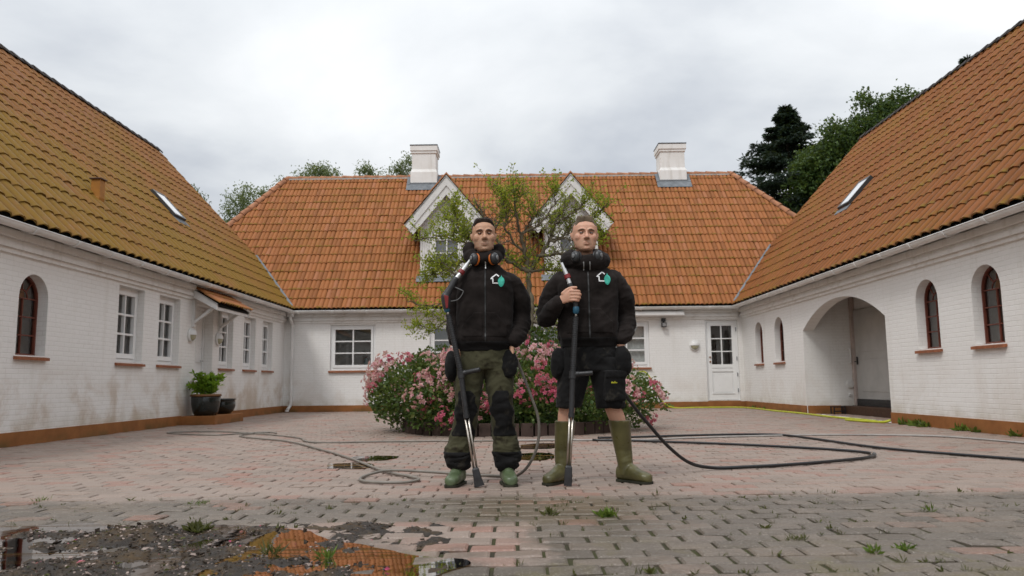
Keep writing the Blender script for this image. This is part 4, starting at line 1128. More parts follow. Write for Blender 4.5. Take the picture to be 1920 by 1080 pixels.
def rose_bush():
    rng = np.random.default_rng(8)
    t = thing("rose_bush", "large round rose bush covered in pink flower clusters behind the two men", "bush", (BX, BY, 0))
    # mounds that make up the crown
    blobs = [((-.05, 11.95, .62), (1.75, 1.6, .58)), ((-1.35, 11.6, .56), (.78, .95, .52)), ((1.40, 11.8, .45), (.66, .85, .45)), ((-1.05, 12.2, .82), (.75, .8, .42)),
             ((.45, 11.95, 1.02), (.48, .55, .52)), ((-.4, 11.0, .55), (.9, .62, .55)), ((.7, 11.0, .52), (.85, .62, .5)), ((-.9, 10.85, .42), (.62, .5, .42)), ((.1, 10.7, .32), (.5, .4, .32)), ((-1.7, 11.9, .55), (.5, .6, .36))]
    def inside(p):
        for (c, r) in blobs:
            if sum(((p[i] - c[i]) / r[i]) ** 2 for i in range(3)) < .80: return True
        return False
    C = []; D = []; S = []
    for (c, r) in blobs:
        n = int(6200 * (r[0] * r[1] + r[0] * r[2] + r[1] * r[2]) / 1.6)
        u = unit(rng, n); rad = rng.uniform(.55, 1.08, n)
        for k in range(n):
            p = np.array(c) + u[k] * np.array(r) * rad[k]
            if p[2] < .05 or (inside(p) and rng.random() < .5): continue
            nz = noise.noise(Vector(p) * 2.6)
            if nz < -.30 and rng.random() < .5: continue
            C.append(p + u[k] * .06 * nz); D.append(u[k] + np.array([0, 0, .25]))
            if rad[k] > .95 and u[k][1] < .45 and p[2] > .18: S.append((p, u[k]))
    C = np.array(C); D = np.array(D)
    # sprays hanging over the edge
    ex, ed = [], []
    for _ in range(170):
        a = rng.uniform(0, 2 * PI); R = rose_height(a); b0 = Vector((BX + 1.95 * R * math.cos(a), BY + 1.5 * R * math.sin(a), rng.uniform(.3, .8)))
        d = Vector((math.cos(a), math.sin(a), rng.uniform(-.6, .5))).normalized()
        for s_ in range(9):
            d = (d + Vector((0, 0, -.10))).normalized(); b0 = b0 + d * .035; ex.append(b0 + Vector(rng.normal(0, .02, 3))); ed.append(d)
    C = np.concatenate([C, np.array(ex)]); D = np.concatenate([D, np.array(ed)])
    V, F = leaf_mesh(C, D, .062, .040, rng, jit=.7)
    mesh_np("foliage", V, F, M_LF_ROSE, t)
    m = MB()
    for _ in range(60):
        a = rng.uniform(0, 2 * PI); r = rng.uniform(.2, 1.3); x, y = BX + r * math.cos(a), BY + r * math.sin(a)
        m.tube(spline([(x * .8, BY + (y - BY) * .8, .08), (x, y, .4), (BX + (x - BX) * 1.35, BY + (y - BY) * 1.3, rng.uniform(.5, .9))], 3), [.009, .008, .008, .007, .006, .005, .004], 5, caps=False)
    m.build("stem", M_BARK_D, t)
    # flower clusters: eight shapes, copied
    protos = []
    for v in range(8):
        mb = MB(); nfl = int(rng.integers(16, 30)); R = rng.uniform(.070, .115)
        for _ in range(nfl):
            u = unit(rng, 1)[0]; u[2] = abs(u[2]) * .8 + .1; c = Vector(u) * R * rng.uniform(.5, 1.1); fr = rng.uniform(.020, .032); ax = (Vector(u) + Vector(rng.normal(0, .3, 3))).normalized()
            q = ax.to_track_quat('Z', 'Y').to_matrix().to_4x4(); q.translation = c
            for ring_, (nn_, tilt, rr) in enumerate(((5, .35, 1.0), (5, .85, .75), (4, 1.25, .5))):
                for k in range(nn_):
                    b = 2 * PI * (k + .5 * ring_) / nn_; ca, sa = math.cos(b), math.sin(b); w = .62
                    pt = lambda rad, h, off: q @ Vector((ca * rad - sa * off, sa * rad + ca * off, h))
                    e0 = fr * rr
                    mb.add([pt(.05 * fr, 0, 0), pt(e0 * .6 * math.cos(tilt), e0 * math.sin(tilt) * .6, w * e0 * .5), pt(e0 * math.cos(tilt), e0 * math.sin(tilt), 0), pt(e0 * .6 * math.cos(tilt), e0 * math.sin(tilt) * .6, -w * e0 * .5)], [(0, 1, 2, 3)])
        protos.append(mb)
    pm = []
    for v, mb in enumerate(protos):
        me = bpy.data.meshes.new("flower_cluster"); me.from_pydata(mb.v, [], mb.f); me.materials.append(M_PETAL if v < 5 else M_PETAL_D); me.update(); pm.append(me)
    cand = [S[i] for i in rng.permutation(len(S))]
    placed = []
    for p, u in cand:
        if len(placed) >= 99: break
        up_ = u[2]; left = p[0] < -.45
        pr = (.9 if up_ > .0 else .25) * (1.0 if left else .60) * (1.0 if p[2] > .32 else .25)
        if noise.noise(Vector(p) * 1.9 + Vector((7, 1, 3))) < -.02: pr *= .25
        if p[1] > 12.4: pr *= .2
        if rng.random() > pr: continue
        if any((Vector(p) - q).length < .12 for q in placed): continue
        placed.append(Vector(p))
        deep = (not left and rng.random() < .62) or (left and rng.random() < .2) or p[2] < .4
        o = bpy.data.objects.new("flower_cluster", pm[int(rng.integers(5, 8)) if deep else int(rng.integers(0, 5))]); COL.objects.link(o); o.parent = t
        o.matrix_parent_inverse = Matrix.Translation(t.location).inverted()
        d = Vector(u) + Vector((0, -.25, .25)); o.location = Vector(p) + Vector(u) * .065
        o.rotation_euler = d.to_track_quat('Z', 'Y').to_euler(); s_ = rng.uniform(.95, 2.0) * (.74 if deep else 1.0); o.scale = (s_, s_, s_)
    # the tall flowering shoot in the middle
    return t
rose_bush()

# ---------------- potted plant and the low empty pot on the doorstep
M_GLAZE = simple("dark_green_glaze", (0.010, 0.014, 0.013), 0.18, 0.6, var=.4, scale=7)
M_TERRA = simple("terracotta_rim", (0.16, 0.075, 0.028), 0.6, 0.3, var=.3)
def pots():
    rng = np.random.default_rng(3)
    t = thing("potted_plant", "large dark glazed pot with a bright green leafy plant on the doorstep", "potted plant", (-5.80, 14.56, .16))
    T = Matrix.Translation((-5.80, 14.56, .16))
    m = MB(); m.lathe([(0, .0), (.19, .0), (.225, .06), (.255, .20), (.262, .33), (.25, .37), (.235, .36), (.235, .30), (0, .29)], 36, T, caps=False); pot = m.build("pot", M_GLAZE, t, smooth=True)
    m = MB(); m.lathe([(.240, .352), (.272, .355), (.276, .375), (.262, .395), (.240, .39), (.238, .352)], 36, T, caps=False); m.build("rim", M_TERRA, pot, smooth=True)
    m = MB(); m.lathe([(0, .345), (.237, .335)], 24, T, caps=False); m.build("soil", MATS["soil"], t)
    m = MB(); lc, ld = [], []; tips = []
    for i in range(16):
        a = rng.uniform(0, 2 * PI); r = rng.uniform(.02, .27); b = Vector((-5.80 + .07 * math.cos(a), 14.56 + .07 * math.sin(a), .50)); tip = Vector((-5.80 + r * math.cos(a), 14.56 + r * math.sin(a), .16 + rng.uniform(.50, .76)))
        P = spline([b, (b + tip) / 2 + Vector((0, 0, .05)), tip], 4); m.tube(P, .006, 5, caps=False); tips.append(tip)
        for q in P[2:]:
            for _ in range(5): lc.append(q + Vector(rng.normal(0, .018, 3))); ld.append(Vector(rng.normal(0, 1, 3)) + (tip - b) * 1.5)
        for _ in range(7): lc.append(tip + Vector(rng.normal(0, .02, 3))); ld.append(Vector((rng.normal(), rng.normal(), .3)))
    m.build("stem", simple("green_stem", (0.10, 0.14, 0.03), 0.6), t)
    V, F = leaf_mesh(np.array(lc), np.array(ld), .105, .050, rng, jit=.4); mesh_np("foliage", V, F, M_LF_POT, t)
    lc = []; ld = []
    for j in (1, 5, 9): lc += [tips[j] + Vector((0, 0, .05)) + Vector(rng.normal(0, .025, 3)) for _ in range(26)]
    V, F = leaf_mesh(np.array(lc), unit(rng, len(lc)), .03, .025, rng); mesh_np("flower_head", V, F, mat_leaf("faded_pink", [(0, (.30, .17, .20)), (1, (.45, .30, .33))]), t)
    t2 = thing("plant_pot", "low wide dark green pot standing empty at the end of the doorstep", "plant pot", (-5.79, 15.35, .16))
    T = Matrix.Translation((-5.79, 15.35, .16)); m = MB()
    m.lathe([(0, .0), (.15, .0), (.215, .06), (.248, .15), (.245, .22), (.232, .265), (.252, .275), (.250, .295), (.225, .295), (.22, .25), (.0, .12)], 36, T, caps=False); m.build("pot_body", M_GLAZE, t2, smooth=True)
    m = MB(); m.lathe([(0, .215), (.222, .21)], 24, T, caps=False); m.build("soil", MATS["soil"], t2)
pots()

# ---------------- trees beyond the roofs
def limb_trunk(mb, x, y, h, r, rng, nl=7, spread=2.2, z0=.3):
    mb.tube(spline([(x, y, 0), (x + rng.normal(0, .1), y, h * .35), (x + rng.normal(0, .2), y, h * .7), (x, y, h)], 4), [r * (1 - .88 * i / 12) for i in range(13)], 9)
    for i in range(nl):
        z = h * (z0 + (.9 - z0) * i / nl); a = rng.uniform(0, 2 * PI); L = spread * (1 - .6 * i / nl)
        mb.tube(spline([(x, y, z), (x + L * .5 * math.cos(a), y + L * .5 * math.sin(a), z + L * .35), (x + L * math.cos(a), y + L * math.sin(a), z + L * .55)], 3), [r * .35 * (1 - .12 * k) for k in range(7)], 6)
def broad_tree(name, label, x, y, blobs, leafmat, n_per, ll, lw, seed, trunk_mat=M_BARK_D, group="trees beyond the roofs", hang=0.0, thin=.15, cs=(.16, .34)):
    rng = np.random.default_rng(seed); t = thing(name, label, "tree", (x, y, 0), group)
    h = max(b[0][2] + b[1][2] * .6 for b in blobs); mb = MB(); limb_trunk(mb, x, y, h, h * .016 + .03, rng)
    C, D = [], []
    for c, r in blobs:                     # leaf clumps scattered through each part of the crown
        nc = int(n_per * (r[0] * r[1] * r[2]) ** .66 / 9)
        u = unit(rng, nc); rad = rng.uniform(.45, 1.05, nc) ** .6
        mb.tube(spline([(x, y, c[2] * .6), ((x + c[0]) / 2, (y + c[1]) / 2, c[2] * .85), c], 3), [.08, .075, .07, .06, .05, .04, .03], 5)
        for k in range(nc):
            p = np.array(c) + u[k] * np.array(r) * rad[k]
            if noise.noise(Vector(p) * .9) < -thin - .1 and rng.random() < .8: continue
            s = rng.uniform(*cs); nl = int(rng.integers(16, 34))
            q = p + np.clip(rng.normal(0, 1, (nl, 3)), -1.5, 1.5) * s * np.array([1, 1, .75 + hang]); q[:, 2] -= hang * rng.random(nl) * s
            C.append(q); D.append(rng.normal(0, 1, (nl, 3)) + u[k] * .5 + np.array([0, 0, -.3 - hang]))
    mb.build("trunk", trunk_mat, t, smooth=True)
    V, F = leaf_mesh(np.concatenate(C), np.concatenate(D), ll, lw, rng); mesh_np("crown", V, F, leafmat, t)
def spruce(name, label, x, y, h, rb, seed, n_tier=34, z_lo=.12, cat_group="trees beyond the roofs"):
    rng = np.random.default_rng(seed); t = thing(name, label, "tree", (x, y, 0), cat_group)
    mb = MB(); mb.tube([(x, y, 0), (x, y, h * .5), (x, y, h)], [h * .016, h * .010, .02], 8); C, D = [], []
    for i in range(n_tier):
        f = i / (n_tier - 1); z = h * (z_lo + (.985 - z_lo) * f); R = rb * (1 - f) ** .85 * rng.uniform(.8, 1.15) + .12
        for k in range(int(9 - 3 * f)):
            a = rng.uniform(0, 2 * PI); L = R * rng.uniform(.6, 1.12)
            P = spline([(x, y, z), (x + L * .5 * math.cos(a), y + L * .5 * math.sin(a), z - L * .05), (x + L * math.cos(a), y + L * math.sin(a), z - L * .12 + .12)], 5)
            mb.tube(P, [.03 * (1 - .09 * j) for j in range(len(P))], 4, caps=False)
            for j, q in enumerate(P[2:]):
                n = 22; side = Vector((-math.sin(a), math.cos(a), 0)); w = L * .26 * (1 - j / len(P)) + .10
                off = rng.uniform(-1, 1, n)
                for o_ in off:
                    C.append(np.array(q + side * (o_ * w) + Vector((0, 0, -abs(o_) * .10 - rng.uniform(0, .12))))); D.append(np.array((math.cos(a) * .8, math.sin(a) * .8, -.25)) + np.array(side) * o_ * .9)
    mb.build("trunk", M_BARK_D, t, smooth=True)
    V, F = leaf_mesh(np.array(C), np.array(D), .30, .10, rng, jit=.3); mesh_np("crown", V, F, M_LF_SPRUCE, t)
spruce("spruce_tree", "tall dark spruce beyond the right end of the back roof", 16.4, 45, 17.2, 10.2, 2, n_tier=56)
spruce("spruce_tree", "spruce tip just showing over the right wing's ridge", 24.5, 40, 18.0, 6.5, 6, n_tier=40)
broad_tree("broadleaf_tree", "large dark green broadleaf tree between the spruce and the right roof", 19.5, 41,
           [((18.2, 41, 11.6), (2.2, 2.2, 2.6)), ((20.6, 41, 13.0), (2.4, 2.2, 2.6)), ((19.2, 40.5, 14.6), (.9, .9, 1.5)), ((21.0, 40.5, 15.0), (1.2, 1, 1.3)), ((17.4, 40.5, 13.4), (.9, .9, 1.2)), ((18.5, 42, 8.5), (2.6, 2.2, 2.6)), ((22.4, 41, 13.6), (1.2, 1.2, 1.6)), ((16.2, 41.5, 10.5), (1.2, 1.2, 2.4)), ((17.0, 42, 12.0), (1.4, 1.2, 1.6))],
           M_LF_BROAD, 760, .19, .12, 12)
birch = [("slender", -21.4, [((-21.2, 50, 12.4), (.7, .7, 1.6)), ((-20.4, 50, 10.6), (.9, .8, 1.2)), ((-21.6, 50, 9.6), (1.3, 1, 1.4))], "dark leaning tree just clear of the left roof's edge", 31, M_LF_BROAD),
         ("a", -18.0, [((-18.4, 50, 12.2), (.7, .7, 1.5)), ((-17.2, 50, 12.7), (1.0, .8, 1.4)), ((-18.6, 50, 10.6), (1.4, 1, 1.5)), ((-16.2, 50, 12.6), (.8, .8, 1.0))], "feathery birch above the back roof's left hip", 32, M_LF_BIRCH),
         ("b", -13.2, [((-13.6, 50, 14.1), (.9, .8, 1.2)), ((-12.4, 50, 14.2), (1.1, .8, .9)), ((-15.2, 50, 13.2), (.9, .8, 1.1)), ((-13.2, 50, 12.2), (1.8, 1, 1.6))], "widest pale birch showing over the left end of the back ridge", 33, M_LF_BIRCH),
         ("c", -9.6, [((-9.9, 50, 14.5), (.5, .5, .9)), ((-9.2, 50, 14.3), (.5, .5, .8)), ((-9.6, 50, 12.8), (1.0, .8, 1.2))], "small pale birch top showing midway along the back ridge", 34, M_LF_BIRCH),
         ("d", -7.4, [((-7.9, 50, 14.3), (.5, .5, .9)), ((-7.0, 50, 14.9), (.6, .6, .8)), ((-7.3, 50, 12.9), (1.0, .8, 1.2))], "pale birch top just left of the left chimney", 35, M_LF_BIRCH)]
for _n, x, bl, lab, sd, mt in birch:
    broad_tree("birch_tree" if mt is M_LF_BIRCH else "leaning_tree", lab, x, 50, bl, mt, 900, .17, .085, sd, M_BARK_B if mt is M_LF_BIRCH else M_BARK_D, hang=.5, thin=.08, cs=(.14, .30))

# ---------------- weeds in the joints
def weed_mesh(rng, n, h, spread, broad=False):
    c = np.zeros((n, 3)); c[:, :2] = rng.normal(0, spread * .35, (n, 2)); d = np.stack([rng.normal(0, .5, n), rng.normal(0, .5, n), np.full(n, .9 if not broad else .5)], 1)
    return leaf_mesh(c, d, h, h * (.11 if not broad else .30), rng, jit=.25)
M_WEED = mat_leaf("weed_leaf", [(0, (0.055, 0.085, 0.018)), (0.6, (0.10, 0.17, 0.025)), (1, (0.17, 0.26, 0.035))], .3)
M_WEED_D = mat_leaf("dry_weed", [(0, (0.05, 0.055, 0.020)), (0.6, (0.09, 0.085, 0.028)), (1, (0.12, 0.13, 0.03))], .2)
def weeds():
    rng = np.random.default_rng(77)
    named = [(.47, 4.18, "bright green leafy weed in the joints right of the standing men", .055, .05, 56, True, M_WEED), (1.45, 3.27, "small upright green weed in a joint at the lower right of the paving", .045, .022, 18, True, M_WEED),
             (1.24, 3.53, "brownish mossy tuft in a joint in the right foreground", .035, .06, 60, False, M_WEED_D), (1.60, 3.33, "flat green weed just right of the small upright green weed", .04, .05, 26, True, M_WEED),
             (-2.98, 4.95, "green tuft at the far left edge of the unwashed paving", .035, .06, 30, False, M_WEED), (-1.92, 4.74, "row of short grass tufts left of the men on the washed edge", .032, .11, 36, False, M_WEED),
             (.17, 4.25, "dark weed tuft on the wet brown patch below the men", .05, .05, 30, True, M_WEED_D), (2.19, 4.23, "upright dark green weed in the right foreground", .055, .022, 14, False, M_WEED)]
    for x, y, lab, h, sp, n, br, mt in named:
        V, F = weed_mesh(rng, n, h, sp, br); V += np.array([x, y, -.004]); tag(mesh_np("weed", V, F, mt), lab, "weed")
    Vs, Fs, b = [], [], 0
    PDp = .1415
    for _ in range(760):
        far = rng.random()
        y = rng.uniform(2.7, 4.95); x = rng.uniform(-3.0, 3.3) * (.62 + .1 * y)
        if -1.1 < x < 0.05 and 3.1 < y < 4.1 and rng.random() < .93: continue
        if x < -.5 and y < 3.9: continue
        r = round((YD - y) / PDp); y = YD - r * PDp + rng.normal(0, .004)
        if noise.noise(Vector((x * 1.2, y * 1.6, 3))) < -.05 and rng.random() < .8: continue
        n = int(rng.integers(3, 10)); V, F = weed_mesh(rng, n, rng.uniform(.010, .034) * (1.5 if rng.random() < .12 else 1), rng.uniform(.01, .035), rng.random() < .3)
        Vs.append(V + np.array([x, y, -.006])); Fs.append(F + b); b += len(V)
    tag(mesh_np("joint_weeds", np.concatenate(Vs), np.concatenate(Fs), M_WEED_D), "tiny weeds and moss growing in the joints of the unwashed paving", "weeds", kind="stuff")
    # growth along the foot of the right wall
    Vs, Fs, b = [], [], 0
    for y, n in [(12.1, 30), (11.7, 60), (11.45, 40), (10.5, 34), (10.2, 20), (19.6, 16), (18.9, 14), (9.4, 20)]:
        V, F = weed_mesh(rng, n, .11, .10, True); Vs.append(V + np.array([XR - .05, y, 0])); Fs.append(F + b); b += len(V)
    tag(mesh_np("wall_weeds", np.concatenate(Vs), np.concatenate(Fs), M_WEED), "weeds along the foot of the right wing's plinth", "weeds", kind="stuff")
weeds()
# ------------------------------------------------------------------ puddles, silt, hoses
def mat_water(name, dcol, fac):
    m = bpy.data.materials.new(name); m.use_nodes = True; t = m.node_tree; t.nodes.clear()
    N = lambda ty, **k: t.nodes.new(ty)
    o = N("ShaderNodeOutputMaterial"); mx = N("ShaderNodeMixShader"); fr = N("ShaderNodeFresnel"); fr.inputs[0].default_value = 1.36
    gl = N("ShaderNodeBsdfGlossy"); gl.inputs['Roughness'].default_value = 0.02; gl.inputs[0].default_value = (.72, .72, .72, 1)
    under = N("ShaderNodeMixShader"); tr = N("ShaderNodeBsdfTransparent"); tr.inputs[0].default_value = (0.55, 0.38, 0.20, 1)
    df = N("ShaderNodeBsdfDiffuse"); df.inputs[0].default_value = (*dcol, 1); under.inputs[0].default_value = fac
    nz = N("ShaderNodeTexNoise"); nz.inputs['Scale'].default_value = 5; nz.inputs['Detail'].default_value = 3
    bp = N("ShaderNodeBump"); bp.inputs['Strength'].default_value = 0.05; bp.inputs['Distance'].default_value = 0.01
    geo = N("ShaderNodeNewGeometry"); t.links.new(geo.outputs['Position'], nz.inputs['Vector'])
    t.links.new(nz.outputs[0], bp.inputs['Height']); t.links.new(bp.outputs[0], gl.inputs['Normal'])
    t.links.new(fr.outputs[0], mx.inputs[0]); t.links.new(tr.outputs[0], under.inputs[1]); t.links.new(df.outputs[0], under.inputs[2])
    t.links.new(under.outputs[0], mx.inputs[1]); t.links.new(gl.outputs[0], mx.inputs[2]); t.links.new(mx.outputs[0], o.inputs[0]); return m
M_WATER = mat_water('muddy_water', (0.115, 0.070, 0.030), .55)
M_WATER2 = mat_water('orange_brown_water', (0.26, 0.150, 0.055), .8)  # mostly diffuse orange-brown colour, little see-through
def puddle(pts, label, z=.0045, sub=7, amp=.03):
    """ragged sheet of water lying on the paving"""
    P = [Vector((x, y, 0)) for x, y in pts]; S = spline(P + [P[0]], sub)[:-1]
    S = [p + Vector((noise.noise(p * 6) * amp * 2, noise.noise(p * 6 + Vector((9, 3, 1))) * amp, 0)) for p in S]
    m = MB(); V2 = [Vector((p.x, p.y, 0)) for p in S]
    for t in tessellate_polygon([V2]): m.face([(S[i].x, S[i].y, z) for i in t])
    o = m.build("puddle", M_WATER2 if P[0].y > 5 else M_WATER); tag(o, label, "puddle"); o["group"] = "puddles on the paving"; return o
puddle([(-3.4, 4.02), (-2.62, 4.03), (-2.24, 4.09), (-1.92, 4.0), (-1.73, 4.05), (-1.44, 4.0), (-1.18, 3.93), (-1.0, 3.82), (-0.86, 3.62), (-0.60, 3.44), (-0.44, 3.28), (-0.22, 3.20), (-0.28, 2.95), (-0.5, 2.7), (-1.3, 2.55), (-2.4, 2.5), (-3.4, 2.9)], "large brown puddle round the silt heap in the lower left corner")
puddle([(-1.62, 7.66), (-1.36, 7.75), (-1.14, 7.64), (-1.20, 7.36), (-1.38, 7.22), (-1.55, 7.4)], "oval brown puddle on the paving behind the coiled grey hose", amp=.02)
puddle([(-.06, 7.74), (.15, 7.9), (.34, 7.85), (.33, 7.3), (.15, 7.15), (-.03, 7.36)], "brown puddle seen between the two men", amp=.02)
puddle([(.06, 8.95), (.25, 9.1), (.45, 9.02), (.40, 8.45), (.22, 8.3), (.05, 8.42)], "shallow brown puddle in front of the rose bed's brick edging", amp=.02)
puddle([(-1.68, 7.0), (-1.50, 7.06), (-1.30, 7.0), (-1.24, 6.66), (-1.42, 6.58), (-1.60, 6.66)], "small squarish brown puddle just left of the coiled grey hose", amp=.015)

def silt():
    rng = np.random.default_rng(55)
    def H(x, y):
        p = Vector((x, y, 0)); f = noise.fractal(p * 3.2, .8, 2.1, 5)
        g = math.exp(-(((x + 1.80) / .34) ** 2 + ((y - 3.74) / .15) ** 2)) * .060
        g += math.exp(-(((x + 1.35) / .55) ** 2 + ((y - 3.40) / .18) ** 2)) * .020
        g += math.exp(-(((x + 2.3) / .8) ** 2 + ((y - 2.92) / .35) ** 2)) * .034
        g += math.exp(-(((x + 1.05) / .45) ** 2 + ((y - 3.00) / .22) ** 2)) * .019
        return g + f * .026 - .0105 + .014 * noise.noise(p * 8) + .006 * noise.noise(p * 21)
    nx, ny = 210, 130; xs = np.linspace(-3.6, -.25, nx); ys = np.linspace(2.55, 4.08, ny)
    V = [(x, y, H(x, y) + .006 * noise.noise(Vector((x, y, 1)) * 38) + .004 * noise.noise(Vector((x, y, 5)) * 80)) for y in ys for x in xs]
    F = [(j * nx + i, j * nx + i + 1, (j + 1) * nx + i + 1, (j + 1) * nx + i) for j in range(ny - 1) for i in range(nx - 1)]
    Z = np.array([v[2] for v in V]); F = [f for f in F if max(Z[list(f)]) > -.004]
    k = NM("wet_silt", 0.35, 0.3); n = k.noise(k.pos(), 22, 6, 0.65)
    k.color(k.ramp(n, [(0.3, (0.014, 0.010, 0.007)), (0.55, (0.040, 0.031, 0.024)), (0.75, (0.10, 0.08, 0.064))])); k.color(k.mix(k.step(k.noise(k.pos(), 4.5, 6, .65), .47, .62), k.ramp(n, [(0.3, (0.014, 0.010, 0.007)), (0.55, (0.040, 0.031, 0.024)), (0.75, (0.10, 0.08, 0.064))]), k.ramp(n, [(0.3, (0.030, 0.020, 0.010)), (0.6, (0.085, 0.055, 0.028)), (0.8, (0.15, 0.115, 0.075))]))); k.rough(k.ramp(n, [(0.36, 0.22), (0.58, 0.8)])); k.bump(k.noise(k.pos(), 55, 6, .7), 1.0, .012)
    o = fast_mesh("silt_heap", V, F, k.m, smooth=True); tag(o, "dark wet silt washed into a low heap in the lower left corner", "silt", kind="stuff")
    # crumbs, twigs, moss clods and petals lying on it
    mb = MB(); cols = [simple("clod", (0.045, 0.033, 0.024), 0.8, .2, var=.5), simple("pale_grit", (0.30, 0.235, 0.205), 0.7, .3, var=.4), M_WEED_D, simple("dry_twig", (0.11, 0.075, 0.05), .8, .2, var=.4), M_PETAL_D]
    for i in range(16000):
        x = rng.uniform(-3.5, -.4); y = rng.uniform(2.6, 4.02); h = H(x, y)
        dens = .25 + max(0, h) * 22
        if h < -.004 or rng.random() > dens: continue
        c = int(rng.choice(5, p=[.44, .30, .13, .11, .02])); mb.cur = c; s = rng.uniform(.002, .0062) * (2.4 if rng.random() < .10 else 1)
        q = Matrix.Translation((x, y, h + s * .4)) @ Matrix.Rotation(rng.uniform(0, 6.3), 4, 'Z') @ Matrix.Rotation(rng.normal(0, .5), 4, 'X')
        if c == 3: a = q @ Vector((-s * 3, 0, 0)); b = q @ Vector((s * 3, 0, s)); mb.beam(a, b, .0025, .0025)
        elif c in (2, 4): mb.add([q @ Vector(v) for v in ((-s, 0, 0), (0, s * .6, s * .5), (s * 1.3, 0, s * .3), (0, -s * .6, s * .6))], [(0, 1, 2, 3)])
        else:
            v = [q @ Vector((s * (sx + rng.normal(0, .25)), s * (sy + rng.normal(0, .25)), s * .45 * (sz + rng.normal(0, .2)))) for sz in (-.7, .7) for sy in (-.7, .7) for sx in (-.7, .7)]
            mb.add(v, [(0, 2, 3, 1), (4, 5, 7, 6), (0, 1, 5, 4), (2, 6, 7, 3), (0, 4, 6, 2), (1, 3, 7, 5)])
    o = mb.build("debris", cols); tag(o, "crumbs of moss, grit, twigs and petals scattered over the silt heap", "debris", kind="stuff")
    for x, y, lab, n, h in [(-1.52, 3.78, "limp moss clod on the crest of the silt heap", 150, .045), (-1.02, 3.30, "dark uprooted weed standing in the silt heap", 26, .07), (-.78, 3.24, "small green weed on the right end of the silt heap", 30, .06), (-2.35, 3.02, "dark uprooted tuft at the lower left corner", 40, .07)]:
        V, F = weed_mesh(rng, n, h, .07 if n > 100 else .04, n > 100); V += np.array([x, y, max(0, H(x, y))]); tag(mesh_np("uprooted_weed", V, F, M_WEED_D if "dark" in lab or "moss" in lab else M_WEED), lab, "weed")
silt()

M_HOSE_G = simple("grey_hose_rubber", (0.20, 0.18, 0.155), 0.5, 0.4, var=.2)
M_HOSE_B = simple("black_hose_rubber", (0.012, 0.012, 0.013), 0.38, 0.5, var=.2)
M_HOSE_Y = simple("yellow_hose", (0.42, 0.44, 0.025), 0.45, 0.4, var=.15)
M_HOSE_T = simple("pale_grey_hose", (0.32, 0.30, 0.28), 0.5, 0.4, var=.15)
def hose(name, label, pts, r, mat, fit=None):
    P = spline(pts, 10); t = thing(name, label, "hose", Vector(pts[len(pts) // 2]) * 1.0)
    m = MB(); m.tube(P, r, 10); m.build("tube", mat, t, smooth=True)
    if fit:
        f = MB()
        for i, mt in fit:
            a, b = P[i], P[i + 1]; d = (b - a).normalized(); f.tube([a - d * .03, a + d * .04], r * 1.5, 12)
        f.build("coupling", M_STEEL, t)
    return t
gz = .016
hose("pressure_hose", "grey high-pressure hose coiled on the paving and rising behind the left man",
     [(-.05, 5.66, .97), (.0, 5.66, .88), (.04, 5.66, .78), (.10, 5.64, .62), (.15, 5.65, .47), (.16, 5.66, .34), (.13, 5.68, .2), (.06, 5.72, .08), (-.03, 5.80, gz)] +
     [(x, y, gz + (.022 if i in (2, 3) else 0)) for i, (x, y) in enumerate([(-.12, 5.86), (-.36, 5.97), (-.74, 6.03), (-1.0, 6.12), (-1.15, 5.97), (-1.13, 5.70), (-1.0, 5.57), (-.80, 5.55), (-.71, 5.70), (-.80, 5.90), (-1.06, 6.28), (-1.58, 7.41), (-2.12, 8.45), (-2.82, 9.67), (-3.53, 10.42), (-3.84, 10.87), (-3.82, 11.3), (-3.64, 11.55)])], .0105, M_HOSE_G)
hose("pressure_hose", "grey hose lying in a loose loop in front of the doorstep and behind the men",
     [(x, y, .014) for x, y in [(-3.50, 11.42), (-3.78, 11.70), (-4.04, 11.35), (-4.28, 11.12), (-4.86, 11.4), (-5.27, 11.82), (-4.9, 12.0), (-4.3, 11.8), (-3.52, 11.1), (-2.87, 10.32), (-2.63, 9.75), (-2.37, 9.46), (-1.74, 9.5), (-1.09, 9.5), (-.44, 9.45), (-.06, 9.46)]], .010, M_HOSE_G)
hose("pressure_hose", "thin pale grey hose running across the courtyard to the right edge",
     [(x, y, .012) for x, y in [(-.02, 9.46), (.45, 9.47), (1.46, 9.36), (2.17, 9.62), (3.22, 9.84), (4.2, 9.84), (5.0, 9.5), (5.26, 8.9), (5.4, 8.2), (5.6, 7.2), (5.7, 5.6)]], .012, M_HOSE_T)
hose("pressure_hose", "thick black hose looping from behind the right man across the paving",
     [(.70, 5.66, .86), (.74, 5.72, .74), (.80, 5.80, .62), (.89, 5.86, .50), (1.01, 5.92, .36), (1.16, 6.0, .2), (1.34, 6.12, .07), (1.55, 6.25, .018)] +
     [(x, y, .018) for x, y in [(1.80, 6.28), (2.16, 6.4), (2.64, 6.64), (3.08, 6.94), (3.27, 7.24), (3.22, 7.55), (2.88, 8.0), (2.22, 8.6), (1.37, 9.16), (.9, 9.35)]], .0135, M_HOSE_B, fit=[(120, 0)])
hose("pressure_hose", "black hose running out of the right edge of the picture",
     [(x, y, .018) for x, y in [(1.0, 9.72), (1.46, 9.78), (2.23, 9.98), (3.0, 10.05), (3.32, 9.88), (3.47, 9.13), (3.58, 8.15), (3.74, 7.57), (3.98, 7.11), (4.26, 6.61), (4.6, 6.1), (5.1, 5.2), (5.3, 4.2)]], .0135, M_HOSE_B)
